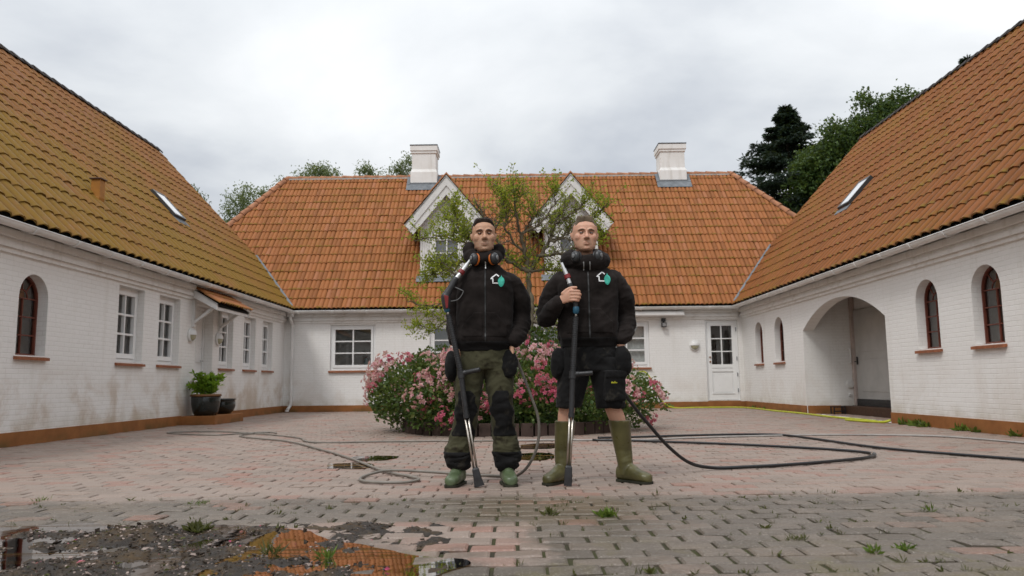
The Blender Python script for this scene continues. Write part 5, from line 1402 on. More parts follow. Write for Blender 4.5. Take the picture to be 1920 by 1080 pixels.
hose("garden_hose", "yellow garden hose along the foot of the back wall to the arched gateway",
     [(3.05, 20.44, .6), (3.16, 20.42, .88), (3.34, 20.40, .96), (3.50, 20.38, .80), (3.66, 20.36, .45), (3.84, 20.33, .14), (4.1, 20.30, .016), (4.7, 20.30, .016), (5.4, 20.28, .016), (5.78, 20.0, .016), (5.84, 19.0, .016), (5.80, 17.6, .016), (5.86, 16.2, .016), (5.80, 14.6, .016), (5.86, 13.3, .016), (5.84, 12.75, .016), (5.70, 12.9, .016), (5.62, 13.4, .016), (5.66, 13.1, .016), (5.80, 12.5, .02), (5.90, 12.4, .05)], .020, M_HOSE_Y)
# ------------------------------------------------------------------ the two men
def mat_skin(name, base, red, dark, hairc):
    k = NM(name, 0.52, 0.35)
    p = k.pos(); n = k.noise(p, 26, 4)
    c = k.mix(k.math('MULTIPLY', n, 0.35), base, red)
    a = k.attr('tone')                       # pigment: R lips and flush, G beard stubble, B brows plus painted shade at nostrils, lids and mouth line
    r, g, b = k.n("ShaderNodeSeparateColor").outputs[0:3]
    s = [x for x in k.t.nodes if x.bl_idname == "ShaderNodeSeparateColor"][0]; k.t.links.new(a.outputs['Color'], s.inputs[0])
    c = k.mix(k.math('MULTIPLY', s.outputs[0], 0.75), c, red)
    c = k.mix(k.math('MULTIPLY', s.outputs[1], 0.55), c, dark)
    c = k.mix(k.math('MULTIPLY', s.outputs[2], 0.92), c, hairc)
    k.color(c); k.b.inputs['Subsurface Weight'].default_value = 0.12; k.b.inputs['Subsurface Radius'].default_value = (.01, .004, .002)
    k.b.inputs['Subsurface Scale'].default_value = .6
    k.bump(k.noise(p, 220, 3), .15, .001)
    return k.m
def mat_cloth(name, c, var=.25, dirt=None, dscale=9, weave=420, rough=.92):
    k = NM(name, rough, 0.04); p = k.pos()
    n = k.noise(p, 7, 5, .6)
    col = k.ramp(n, [(0.3, tuple(v * (1 - var) for v in c)), (0.7, tuple(v * (1 + var) for v in c))])
    if dirt:
        for i, (dc, lo, hi, sc) in enumerate(dirt):
            col = k.mix(k.math('MULTIPLY', k.step(k.noise(p, sc, 6, .62, .3), lo, hi), .85), col, dc)
    k.color(col); k.bump(k.noise(p, weave, 2), .08, .001)
    k.b.inputs['Sheen Weight'].default_value = .05; k.b.inputs['Sheen Roughness'].default_value = .5
    return k.m
M_HOODIE = mat_cloth("black_sweatshirt", (0.0185, 0.0150, 0.0140), .45)
M_HOODIE2 = mat_cloth("black_ribbing", (0.0125, 0.0115, 0.0115), .2)
M_OLIVE = mat_cloth("olive_work_cloth", (0.064, 0.061, 0.036), .3, [((0.024, 0.020, 0.014), .53, .66, 7), ((0.095, 0.085, 0.05), .58, .74, 16)], rough=.85)
M_BLKCLOTH = mat_cloth("black_work_cloth", (0.0125, 0.0122, 0.0125), .4, [((0.050, 0.045, 0.036), .55, .75, 12)], rough=.85)
M_ZIP = simple("zip", (0.010, 0.010, 0.010), 0.5, 0.4)
M_BOOT_G = simple("green_rubber", (0.085, 0.115, 0.058), 0.38, 0.45, var=.3, scale=9)
M_BOOT_O = simple("olive_rubber", (0.088, 0.080, 0.030), 0.36, 0.45, var=.4, scale=8)
M_SOLE = simple("sole_rubber", (0.026, 0.026, 0.016), 0.7, 0.3, var=.4)
M_LOGO_W = simple("white_print", (0.75, 0.75, 0.75), 0.6, 0.3, var=.04)
M_LOGO_T = simple("teal_print", (0.055, 0.42, 0.32), 0.6, 0.3, var=.3, scale=22)
M_YEL = simple("yellow_stitching", (0.55, 0.52, 0.03), 0.7)
M_ORANGE = simple("orange_cushion", (0.55, 0.13, 0.012), 0.5, 0.4)
M_CUP = simple("dark_grey_plastic", (0.025, 0.026, 0.028), 0.33, 0.5, var=.3)

KX, KZ, DY = 1.026, 1.0035, 0.14
def W(p): return Vector((p[0] * KX, p[1] + DY, p[2] * KZ))

def loft(mb, rings, n=22, p=2.3):
    """rings: (centre, half-width vector, half-depth vector)"""
    vs = []
    for c, u, v in rings:
        c, u, v = Vector(c), Vector(u), Vector(v)
        for k in range(n):
            a = 2 * PI * k / n; ca, sa = math.cos(a), math.sin(a)
            vs.append(c + u * (math.copysign(abs(ca) ** (2 / p), ca)) + v * (math.copysign(abs(sa) ** (2 / p), sa)))
    fs = [(i * n + k, i * n + (k + 1) % n, (i + 1) * n + (k + 1) % n, (i + 1) * n + k) for i in range(len(rings) - 1) for k in range(n)]
    fs += [tuple(range(n))[::-1], tuple(range((len(rings) - 1) * n, len(rings) * n))]
    mb.add(vs, fs)
def limb(mb, pts, rads, sub=4, n=18, flat=1.0):
    P = spline(pts, sub); R = []
    for i in range(len(pts) - 1):
        for k in range(sub): t = k / sub; t = t * t * (3 - 2 * t); R.append(rads[i] * (1 - t) + rads[i + 1] * t)
    R.append(rads[-1])
    # rounded ends
    d0 = (P[0] - P[1]).normalized(); d1 = (P[-1] - P[-2]).normalized()
    P = [P[0] + d0 * R[0] * .8, P[0] + d0 * R[0] * .5] + P + [P[-1] + d1 * R[-1] * .5, P[-1] + d1 * R[-1] * .8]
    R = [R[0] * .4, R[0] * .82] + R + [R[-1] * .82, R[-1] * .4]
    mb.tube(P, R, n)
def blob(mb, c, r, n=14):
    c = Vector(c); r = Vector(r) if not isinstance(r, (int, float)) else Vector((r, r, r)); vs, fs = [], []
    vs.append(c + Vector((0, 0, r.z)))
    m_ = n // 2
    for i in range(1, m_):
        a = PI * i / m_
        for k in range(n): b = 2 * PI * k / n; vs.append(c + Vector((r.x * math.sin(a) * math.cos(b), r.y * math.sin(a) * math.sin(b), r.z * math.cos(a))))
    vs.append(c - Vector((0, 0, r.z)))
    for k in range(n): fs.append((0, 1 + k, 1 + (k + 1) % n))
    for i in range(m_ - 2):
        for k in range(n): a = 1 + i * n + k; b = 1 + i * n + (k + 1) % n; fs.append((a, a + n, b + n, b))
    L = len(vs) - 1; s_ = 1 + (m_ - 2) * n
    for k in range(n): fs.append((L, s_ + (k + 1) % n, s_ + k))
    mb.add(vs, fs)
def fuse(mb, vox, smooth=4, fac=.5):
    """one continuous skin round all the pieces: returns (verts Nx3, quads)"""
    me = bpy.data.meshes.new("tmp"); me.from_pydata(mb.v, [], mb.f)
    bm = bmesh.new(); bm.from_mesh(me); bmesh.ops.recalc_face_normals(bm, faces=bm.faces[:]); bm.to_mesh(me); bm.free()
    o = bpy.data.objects.new("tmp", me); COL.objects.link(o)
    r = o.modifiers.new("r", 'REMESH'); r.mode = 'VOXEL'; r.voxel_size = vox; r.adaptivity = 0
    s = o.modifiers.new("s", 'SMOOTH'); s.factor = fac; s.iterations = smooth
    dg = bpy.context.evaluated_depsgraph_get(); dg.update()
    m2 = bpy.data.meshes.new_from_object(o.evaluated_get(dg))
    bpy.data.objects.remove(o); bpy.data.meshes.remove(me)
    return m2
def arrs(me):
    V = np.empty(len(me.vertices) * 3); me.vertices.foreach_get('co', V); N = np.empty(len(me.vertices) * 3); me.vertices.foreach_get('normal', N)
    return V.reshape(-1, 3), N.reshape(-1, 3)
def setco(me, V): me.vertices.foreach_set('co', V.astype(np.float32).ravel()); me.update()
def ridged(V, scale, off=0.0, oct_=2):
    out = np.empty(len(V)); s = Vector(scale)
    for i, p in enumerate(V):
        wv = noise.noise(Vector((p[0] * 4 + off, p[1] * 4, p[2] * 4))) * .10; sl = .45 * noise.noise(Vector((off, p[2] * 2.5, p[0] * 2.5)))
        q = Vector((p[0] * s.x + off, p[1] * s.y, (p[2] + wv + sl * p[0]) * s.z)); a = 0; w = 1
        for _ in range(oct_): a += w * (1 - 2 * abs(noise.noise(q))); q = q * 2.1; w *= .5
        out[i] = a
    return out
def finish(me, name, mat, parent):
    me.name = name; me.materials.clear(); me.materials.append(mat); me.shade_smooth(); return link(name, me, parent)
def shell(src, mask, off, name, mat, parent, rim=.002):
    """a patch of cloth lying on a garment: the masked faces lifted by off, edge turned in"""
    me = src.data; V, N = arrs(me); keep = [p for p in me.polygons if all(mask[i] for i in p.vertices)]
    if not keep: return None
    cnt = {}
    for p in keep:
        for e in p.edge_keys: cnt[e] = cnt.get(e, 0) + 1
    edge = {i for e, c in cnt.items() if c == 1 for i in e}
    idx = {}; vs = []; fs = []
    for p in keep:
        f = []
        for i in p.vertices:
            if i not in idx:
                idx[i] = len(vs); o_ = off[i] if hasattr(off, '__len__') else off
                vs.append(V[i] + N[i] * (o_ if i not in edge else -rim))
            f.append(idx[i])
        fs.append(tuple(f))
    return fast_mesh(name, [tuple(v) for v in vs], fs, mat, parent, smooth=True)
def projector(src):
    deps = None; me = src.data
    bv = BVHTree.FromPolygons([v.co for v in me.vertices], [tuple(p.vertices) for p in me.polygons])
    def f(x, z, lift=.003):
        h = bv.ray_cast(Vector((x, 3.5, z)), Vector((0, 1, 0)))
        y = h[0].y if h[0] else 5.4
        return Vector((x, y - lift, z))
    return f
def strip(mb, pr, pts, w, lift=.003, step=.008):
    """flat ribbon of width w along the (x, z) polyline, laid on the cloth; mitred"""
    pts = [Vector((a, b)) for a, b in pts]; Q = []
    for a, b in zip(pts, pts[1:]):
        n = max(1, int((b - a).length / step)); Q += [a + (b - a) * i / n for i in range(n)]
    Q.append(pts[-1]); vs = []
    for i, q in enumerate(Q):
        d = Q[min(i + 1, len(Q) - 1)] - Q[max(i - 1, 0)]; d.normalize(); s = Vector((-d.y, d.x)) * w / 2
        vs += [pr(q.x + s.x, q.y + s.y, lift), pr(q.x - s.x, q.y - s.y, lift)]
    mb.add(vs, [(2 * i, 2 * i + 1, 2 * i + 3, 2 * i + 2) for i in range(len(Q) - 1)])
def patch(mb, pr, poly, lift=.003, n=10):
    """filled shape laid on the cloth, as shrinking rings"""
    c = Vector((sum(p[0] for p in poly) / len(poly), sum(p[1] for p in poly) / len(poly))); k = len(poly); vs = []
    for r in range(5):
        for p in poly: q = c + (Vector(p) - c) * (1 - r / 4.001); vs.append(pr(q.x, q.y, lift))
    mb.add(vs, [(r * k + i, r * k + (i + 1) % k, (r + 1) * k + (i + 1) % k, (r + 1) * k + i) for r in range(4) for i in range(k)])

HEAD = [(-.120, .028, -.074, -.036), (-.110, .042, -.088, -.010), (-.090, .056, -.092, .020), (-.062, .0655, -.090, .048), (-.030, .071, -.088, .077), (0, .0745, -.085, .092),
        (.030, .0765, -.089, .097), (.060, .0755, -.085, .098), (.085, .067, -.069, .086), (.105, .048, -.040, .062), (.117, .018, -.004, .030)]
def head_parts(mb, hc, T, wide=1.0):
    """T maps head coordinates (x right in the picture, -y forward, z up; eyes near z = 0) to the world"""
    R = []
    for z, hw, yf, yb in HEAD:
        R.append((T((0, (yf + yb) / 2, z)), T((hw * wide, 0, 0)) - T((0, 0, 0)), T((0, (yb - yf) / 2, 0)) - T((0, 0, 0))))
    loft(mb, R, 28, 2.25)
    B = lambda c, r: blob(mb, T(c), r)
    B((0, -.055, -.070), (.052 * wide, .041, .036)); B((0, -.052, -.035), (.058 * wide, .040, .040))
    limb(mb, [T((0, -.084, .014)), T((0, -.098, -.010)), T((0, -.113, -.031))], [.0085, .0110, .0145], 3, 12)
    for s in (-1, 1):
        B((s * .0125, -.098, -.034), (.0100, .012, .0090))
        limb(mb, [T((s * .012, -.088, .024)), T((s * .030, -.087, .029)), T((s * .050, -.072, .024))], [.008, .0095, .007], 3, 10)
        B((s * .042 * wide, -.048, -.022), (.030, .036, .036))
        B((s * .077 * wide, .012, .000), (.0085, .018, .030)); B((s * .083 * wide, .020, .012), (.007, .014, .018))
        B((s * .052 * wide, -.010, -.078), (.014, .030, .018))
        limb(mb, [T((s * .008, -.094, -.0655)), T((s * .022, -.088, -.066))], [.0055, .004], 2, 8)
    limb(mb, [T((-.018, -.090, -.076)), T((0, -.095, -.0765)), T((.018, -.090, -.076))], [.005, .0065, .005], 3, 8)
    B((0, -.080, -.103), (.022, .018, .016))
def head_sculpt(me, Tinv, wide, beard, flush):
    V, N = arrs(me); L = np.array([Tinv(Vector(v)) for v in V]); m = L[:, 2] > -.16
    def g(c, s, ax=(1, 1, 1)): return np.exp(-(((L - np.array(c)) / (np.array(ax) * s)) ** 2).sum(1))
    d = np.zeros(len(V))
    for s in (-1, 1):
        d -= .0115 * g((s * .031 * wide, -.088, .006), .0135, (1.25, 1.5, .85))
        d -= .0012 * g((s * .056 * wide, -.05, -.05), .018)
        d -= .0012 * g((s * .027, -.09, -.060), .007)
    d -= .0045 * g((0, -.094, -.088), .008, (2, 1.5, .8)); d -= .002 * g((0, -.096, -.053), .005)
    d -= .0035 * g((0, -.097, -.0710), .0035, (6.0, 3, .7))
    V = V + N * (d * m)[:, None]; setco(me, V)
    lips = np.clip(g((0, -.095, -.071), .0085, (2.4, 2, 1)) * 1.8, 0, 1); fl = .38 * (g((-.045 * wide, -.075, -.028), .020) + g((.045 * wide, -.075, -.028), .020) + g((0, -.115, -.03), .016))
    brow_and_shade = np.zeros(len(V))
    for s in (-1, 1):
        dx = (L[:, 0] * s - .032 * wide) / .021; zc = .0215 + .004 * (1 - dx ** 2) - .002 * dx
        brow_and_shade = np.maximum(brow_and_shade, np.exp(-np.clip(dx, -3, 3) ** 6) * 1.7 * np.exp(-((L[:, 2] - zc) / .0055) ** 2) * (L[:, 1] < -.045))
        brow_and_shade = np.maximum(brow_and_shade, .9 * np.exp(-(((L[:, 0] * s - .031 * wide) / .015) ** 2 + ((L[:, 2] - .0115) / .0042) ** 2)) * (L[:, 1] < -.06))  # lash line with painted shade on the upper lid
    brow_and_shade = np.maximum(brow_and_shade, .62 * np.exp(-((L[:, 0] / .021) ** 4 + ((L[:, 2] + .0712) / .0026) ** 2)) * (L[:, 1] < -.075))  # painted dark slit between the lips
    for s in (-1, 1): brow_and_shade = np.maximum(brow_and_shade, .75 * g((s * .0075, -.105, -.0425), .0042, (1.3, 2.2, .8)))  # painted shade inside the nostrils
    bd = beard * np.clip((-.030 - L[:, 2]) / .02, 0, 1) * np.clip((.035 - L[:, 1]) / .03, 0, 1) * (L[:, 2] > -.135)
    bd = bd + .0
    at = me.color_attributes.new('tone', 'FLOAT_COLOR', 'POINT'); C = np.zeros((len(V), 4)); C[:, 0] = np.clip((lips + fl * flush) * m, 0, 1); C[:, 1] = np.clip(bd * m, 0, 1); C[:, 2] = np.clip(brow_and_shade * m, 0, 1); C[:, 3] = 1
    at.data.foreach_set('color', C.astype(np.float32).ravel())
    return L
def make_hair(body, L, style, mat, parent):
    V, N = arrs(body.data); x, y, z = L[:, 0], L[:, 1], L[:, 2]
    front = .078 + .010 * np.clip(1 - np.abs(x) / .05, 0, 1) - 0.02 * np.clip((np.abs(x) - .045) / .02, 0, 1)
    line = np.where(y < -.035, front, np.where(y < .0, .078 + (y + .035) / .035 * -.060, np.where(y < .045, .030 - .0 * y, -.055)))
    line = np.where((y >= .0) & (y < .045), .018 + 0 * y, line)
    h = z - line
    nz = np.array([noise.noise(Vector((a * 70, b * 22, c * 40))) for a, b, c in L]) if True else 0
    if style == 'crop':
        top = np.clip((z - .070) / .02, 0, 1); t = (.0035 + .0115 * top * np.clip((.075 - np.abs(x)) / .03, 0.2, 1)) * np.clip(h / .010, 0, 1) * (1 + .35 * nz)
        push = np.stack([0 * x, -.006 * top, .004 * top], 1)
    else:
        top = np.clip((z - .080) / .018, 0, 1) * np.clip((.064 - np.abs(x)) / .022, 0, 1)
        fr = np.clip((-y + .02) / .08, 0, 1)
        rows = np.array([noise.noise(Vector((a * 95, b * 6, 3))) for a, b, c in L])
        t = (.0022 + (.013 + .019 * fr) * top) * np.clip(h / .009, 0, 1) * (1 + .25 * nz + .45 * rows * top)
        push = np.stack([0 * x, .010 * top, .006 * top], 1)
    mask = (h > 0) & (z > -.07)
    ok = np.clip(h / .01, 0, 1)[:, None]
    off = V + N * t[:, None] + push * ok
    keep = [p for p in body.data.polygons if all(mask[i] for i in p.vertices)]
    cnt = {}
    for p in keep:
        for e in p.edge_keys: cnt[e] = cnt.get(e, 0) + 1
    edge = {i for e, c in cnt.items() if c == 1 for i in e}
    idx, vs, fs = {}, [], []
    for p in keep:
        f = []
        for i in p.vertices:
            if i not in idx: idx[i] = len(vs); vs.append(tuple(V[i] - N[i] * .0015 if i in edge else off[i]))
            f.append(idx[i])
        fs.append(tuple(f))
    # loose strands roughen the outline
    rg = np.random.default_rng(4); cand = [i for i in idx if t[i] > .010]
    for i in rg.choice(cand, min(len(cand), 420)):
        p = Vector(off[i]) - Vector(N[i]) * .004; d = (Vector(N[i]) * .8 + Vector(push[i]) * 40 + Vector(rg.normal(0, .25, 3))).normalized(); s = d.orthogonal().normalized() * .0012; l = rg.uniform(.007, .014)
        b = len(vs); vs += [tuple(p - s), tuple(p + s), tuple(p + d * l)]; fs.append((b, b + 1, b + 2))
    return fast_mesh("hair", vs, fs, mat, parent, smooth=True)
def make_eyes(parent, T, wide, skin, iris):
    for s in (-1, 1):
        c = T((s * .031 * wide, -.0735, .0045)); m = MB(); n = 14
        for mi, sel in ((0, 0),):
            pass
        vs, fs, mi = [], [], []
        for i in range(9):
            a = PI * i / 8
            for k in range(n): b = 2 * PI * k / n; vs.append(c + Vector((.0118 * math.sin(a) * math.cos(b), -.0118 * math.cos(a), .0118 * math.sin(a) * math.sin(b))))
        for i in range(8):
            for k in range(n):
                q = (i * n + k, i * n + (k + 1) % n, (i + 1) * n + (k + 1) % n, (i + 1) * n + k); fs.append(q)
                zc = sum(vs[j].z for j in q) / 4 - c.z
                mi.append(2 if zc > .0040 or zc < -.0050 else (1 if i < 4 else 0))
        fast_mesh("eye", [tuple(v) for v in vs], fs, [simple("eye_white", (.14, .13, .12), .2, .5, var=.05), iris, skin], parent, mi=mi, smooth=True)
def fist_grip(mb, gx, gy, gz):
    """right hand closed round an upright tube at (gx, gy): four fingers of unequal length and a thumb"""
    wr = Vector((gx - .105, gy + .03, gz - .025))
    loft(mb, [((wr.x, wr.y, wr.z), (0, .0, .030), (.006, -.024, 0)), ((gx - .070, gy + .008, gz - .006), (0, 0, .040), (.004, -.022, 0)), ((gx - .036, gy - .016, gz + .004), (0, 0, .043), (.004, -.018, 0)), ((gx - .020, gy - .022, gz + .004), (0, 0, .041), (.002, -.012, 0))], 18, 2.5)
    for i, (dz, ln, r) in enumerate(((.034, .050, .0105), (.012, .056, .011), (-.010, .052, .0105), (-.030, .042, .0092))):
        z = gz + .004 + dz; k = gx - .026
        pts = [(k, gy - .027, z), (k + ln * .5, gy - .036, z - .001), (k + ln, gy - .031, z - .003), (k + ln + .008, gy - .008, z - .004), (k + ln - .012, gy + .018, z - .004), (k + ln - .034, gy + .024, z - .003)]
        limb(mb, pts, [r * 1.12, r, r * 1.04, r, r * .9, r * .78], 3, 12)
        blob(mb, (k + .001, gy - .030, z), r * 1.15)
    limb(mb, [(gx - .078, gy + .012, gz + .022), (gx - .052, gy + .002, gz + .046), (gx - .022, gy - .012, gz + .060), (gx + .012, gy - .024, gz + .062)], [.017, .0145, .0125, .0095], 3, 12)
def rest_hand(mb, w, d, side):
    """hand hanging in a pocket"""
    w, d = Vector(w), Vector(d).normalized(); s = Vector((side * .3, -.95, 0)).normalized()
    loft(mb, [(w, s * .028, d.cross(s) * .018), (w + d * .05, s * .042, d.cross(s) * .017), (w + d * .085, s * .041, d.cross(s) * .014)], 16, 2.5)
    for i, ln in enumerate((.060, .070, .065, .050)):
        b = w + d * .083 + s * (-.030 + .020 * i); limb(mb, [b, b + d * ln * .5 + d.cross(s) * side * .004, b + d * ln + d.cross(s) * side * .016], [.009, .0085, .007], 2, 10)
    b = w + d * .03 - s * .03; limb(mb, [b, b + d * .035 - s * .022, b + d * .07 - s * .026], [.011, .010, .008], 2, 10)
def boot(name, par, ank, toe, mat, shaft, z_arch=.075, wf=.052, sole_lbl=None):
    """wellington: shaft rings [(x, y, z, r)], foot lofted from heel to toe"""
    a, t = Vector((ank[0], ank[1], 0)), Vector((toe[0], toe[1], 0)); d = (t - a).normalized(); s = Vector((-d.y, d.x, 0)); L = (t - a).length
    mb = MB(); up = Vector((0, 0, 1))
    rows = [(-.065, .030, .034, .040), (-.055, .042, .042, .050), (-.02, .050, .050, .058), (.05, .048, .044, .054), (.30 * L + .03, .050, .038, .048), (.60 * L, wf, .030, .042), (.82 * L, wf * .95, .025, .036), (.95 * L, wf * .72, .020, .030), (L, wf * .34, .016, .022)]
    loft(mb, [(a + d * x + up * (zc + .018), s * w, up * h) for x, w, zc, h in rows], 20, 2.4)
    limb(mb, [a + d * .01 + up * .06, a + d * .06 + up * .085, a + d * .12 + up * .055], [.050, .042, .030], 3, 16)
    loft(mb, [(Vector((x, y, z)), Vector((r * .92, 0, 0)), Vector((0, r, 0))) for x, y, z, r in shaft], 22, 2.1)
    me = fuse(mb, .0065, 3); V, N = arrs(me); me2 = me
    ft = ridged(V, (9, 9, 16), .7) * .0028 * np.clip((V[:, 2] - .09) / .05, 0, 1) * np.exp(-((V[:, 2] - .16) / .12) ** 2); setco(me, V + N * ft[:, None])
    o = finish(me, name, mat, par)
    so = MB()
    loft(so, [(a + d * x + up * z, s * (w + .005), d * .0001) for x, w, z in ()], 8) if False else None
    out = []; n = 30
    prof = [(-.068, .0), (-.062, .034), (-.03, .051), (.04, .048), (.12, .047), (.60 * L, wf), (.84 * L, wf * .95), (.97 * L, wf * .68), (L + .004, .0)]
    lft = [a + d * x + s * w for x, w in prof]; rgt = [a + d * x - s * w for x, w in prof[1:-1]][::-1]; ring = spline(lft + rgt + [lft[0]], 3)[:-1]
    k = len(ring); vs = [p + up * .002 for p in ring] + [p + up * .017 for p in ring]
    so.add(vs, [tuple(range(k))[::-1], tuple(range(k, 2 * k))] + [(i, (i + 1) % k, (i + 1) % k + k, i + k) for i in range(k)])
    so.build("sole", M_SOLE, o, smooth=False)
    return o
def garment(mb, vox, name, mat, parent, folds, smooth=3):
    me = fuse(mb, vox, smooth); V, N = arrs(me); d = folds(V); setco(me, V + N * d[:, None]); return finish(me, name, mat, parent)
def ear_defenders(label, C, cups, orange, band):
    t = thing("ear_defenders", label, "ear defenders", C, "ear defenders round the men's necks")
    for c, ax in cups:
        ax = Vector(ax).normalized(); q = ax.to_track_quat('Z', 'Y').to_matrix().to_4x4(); q.translation = Vector(c); S = Matrix.Diagonal((.88, 1.08, .95, 1))
        m = MB(); m.lathe([(0, .034), (.022, .033), (.034, .026), (.040, .012), (.040, -.004), (.036, -.006), (0, -.006)], 24, q @ S, caps=False); cu = m.build("ear_cup", M_CUP, t, smooth=True)
        m = MB(); m.lathe([(.020, -.006), (.037, -.006), (.042, -.014), (.037, -.024), (.022, -.024), (.018, -.012)], 24, q @ S, caps=False); m.build("cushion", M_ORANGE if orange else M_CUP, cu, smooth=True)
        m = MB(); m.lathe([(.012, .034), (.016, .037), (.010, .039), (0, .039)], 16, q @ S, caps=False); m.build("cup_badge", simple("grey_plastic", (.16, .165, .17), .35, .5), cu, smooth=True)
    m = MB(); P = spline(band, 8); m.tube(P, .008, 8); m.build("headband", M_BLACK, t, smooth=True)
    w = MB()
    for c, ax in cups: w.tube([Vector(c) + Vector(ax).normalized() * .03, Vector(c) + Vector((0, .04, .03)), Vector(c) * .5 + Vector(P[2]) * .5], .003, 6)
    return t
def logo(par, pr, lx, lz, s=1.0):
    m = MB(); S = lambda a, b: (lx + a * s, lz + b * s)
    strip(m, pr, [S(.002, -.026), S(-.036, -.026), S(-.036, .006), S(-.052, .006), S(-.012, .040), S(.006, .024)], .0085 * s, .0035)
    o = m.build("logo_house", M_LOGO_W, par)
    m = MB(); poly = []
    for i in range(26):
        a = 2 * PI * i / 26; r = .026; x = r * math.sin(a) * (1 - .25 * max(0, math.cos(a))); z = .036 * -math.cos(a)
        poly.append(S(.022 + x * .9 + .10 * z * .4, -.016 + z + (.014 if abs(a - PI) < .2 else 0)))
    patch(m, pr, poly, .0048); m.build("logo_leaf", M_LOGO_T, par)

def lance(name, label, grp, pts, gun):
    """pts in lance order, top to nozzle: swivel0, swivel1, ring, body0, body1, blue, sleeve0, tee, handle_end, sleeve1, tube1, nozzle_end"""
    P = {k: W(v) for k, v in pts.items()}
    t = thing(name, label, "pressure washer lance", P['nozzle'], grp)
    B = simple("black_gun_plastic", (0.026, 0.026, 0.028), 0.45, 0.45, var=.25, scale=30); RED = simple("red_plastic", (0.20, 0.018, 0.020), 0.45, 0.4); BLU = simple("blue_plastic", (0.018, 0.085, 0.14), 0.5, 0.4)
    ST = simple("worn_steel", (0.50, 0.46, 0.41), 0.35, 0.5, metal=1.0, var=.2, scale=20); WH = simple("pale_metal", (0.62, 0.62, 0.62), 0.3, 0.5, metal=.5, var=.1)
    m = MB(); m.tube([P['sw0'], P['sw0'].lerp(P['ring'], .5)], .011, 12); m.tube([P['sw0'].lerp(P['ring'], .45), P['ring'], P['body0']], [.0145, .0145, .0155], 14); smooth_angle(m.build("swivel", WH, t), 40)
    m = MB(); d = (P['body0'] - P['sw0']).normalized(); m.tube([P['ring'] - d * .016, P['ring'] - d * .014, P['ring'] + d * .014, P['ring'] + d * .016], [.018, .0225, .0225, .018], 14); smooth_angle(m.build("red_ring", RED, t), 40)
    m = MB()
    if gun:      # pistol-shaped trigger gun
        limb(m, [P['body0'], P['body0'].lerp(P['body1'], .5), P['body1']], [.021, .024, .030], 4, 14); limb(m, [P['body1'], P['body1'].lerp(P['blue'], .5), P['blue']], [.034, .032, .024], 4, 14)
        me = fuse(m, .005, 3); g = finish(me, "trigger_gun", B, t)
        r = MB(); c = P['body1'].lerp(P['blue'], .42); r.prism([c + Vector(v) for v in ((-.012, -.036, .045), (.020, -.036, .035), (.016, -.032, -.045), (.002, -.032, -.05))], (0, .01, 0)); r.build("red_panel", RED, g, bevel=.003)
        q = MB(); a0 = P['body0'].lerp(P['body1'], .45); q.tube(spline([a0 + Vector((.02, 0, 0)), a0 + Vector((.07, -.02, -.025)), a0 + Vector((.085, -.02, -.04)), a0 + Vector((.05, -.015, -.09)), P['blue'] + Vector((.02, 0, .05))], 6), .0036, 8); q.build("trigger_guard", simple("grey_wire", (.12, .12, .12), .5, .4), g, smooth=True)
    else:
        limb(m, [P['body0'], P['body0'].lerp(P['body1'], .5), P['body1'], P['blue']], [.0175, .0185, .018, .0175], 4, 14); m.build("hand_grip", B, t, smooth=True)
    d = (P['sl0'] - P['blue']).normalized()
    m = MB(); m.tube([P['blue'] - d * .028, P['blue'] - d * .02, P['blue'] + d * .012, P['blue'] + d * .024], [.017, .022, .0215, .014], 14); smooth_angle(m.build("blue_collar", BLU, t), 40)
    m = MB(); m.tube([P['blue'] + d * .02, P['sl0']], .0095, 10); m.build("connector", ST, t, smooth=True)
    m = MB(); A, Bq = P['sl0'], P['tee']; n = 26; pts_, rr = [], []     # ribbed sleeve
    for i in range(n + 1):
        for f, r in ((0, .0205), (.45, .0205), (.55, .0185), (.95, .0185)):
            if i == n and f > 0: break
            pts_.append(A.lerp(Bq, (i + f) / n)); rr.append(r)
    m.tube(pts_, rr, 14); smooth_angle(m.build("ribbed_sleeve", B, t), 30)
    m = MB(); dd = (P['sl1'] - P['tee']).normalized(); m.tube([P['tee'] - dd * .022, P['tee'] - dd * .02, P['tee'] + dd * .028, P['tee'] + dd * .03], [.02, .026, .026, .02], 14); m.tube([P['tee'], P['tee'].lerp(P['hand'], .3)], .019, 12); smooth_angle(m.build("tee_clamp", B, t), 40)
    m = MB(); m.tube([P['tee'].lerp(P['hand'], .25), P['tee'].lerp(P['hand'], .3), P['hand'], P['hand'].lerp(P['tee'], -.03)], [.014, .0165, .0155, .011], 12); smooth_angle(m.build("side_handle", B, t), 40)
    m = MB(); m.tube([P['tee'] + dd * .02, P['sl1']], [.0195, .0185], 14); m.tube([P['sl1'] - dd * .02, P['sl1'] + dd * .01], .0215, 14); smooth_angle(m.build("lower_sleeve", B, t), 40)
    d2 = (P['tube1'] - P['sl1']).normalized(); s = d2.cross(Vector((0, 1, 0))).normalized() * .0105
    for q in (s, -s):
        m = MB(); m.tube([P['sl1'] + q, P['tube1'] + q], .0078, 10); m.build("lance_tube", ST, t, smooth=True)
    m = MB(); d3 = (P['nozzle'] - P['tube1']).normalized(); sx = d3.cross(Vector((0, 1, 0))).normalized(); sy = d3.cross(sx)
    loft(m, [(P['tube1'] - d3 * .012, sx * .017, sy * .014), (P['tube1'], sx * .024, sy * .019), (P['tube1'].lerp(P['nozzle'], .5), sx * .027, sy * .020), (P['nozzle'], sx * (.036 if gun else .027), sy * .016)], 16, 4.5); nz = m.build("nozzle", B, t)
    return t

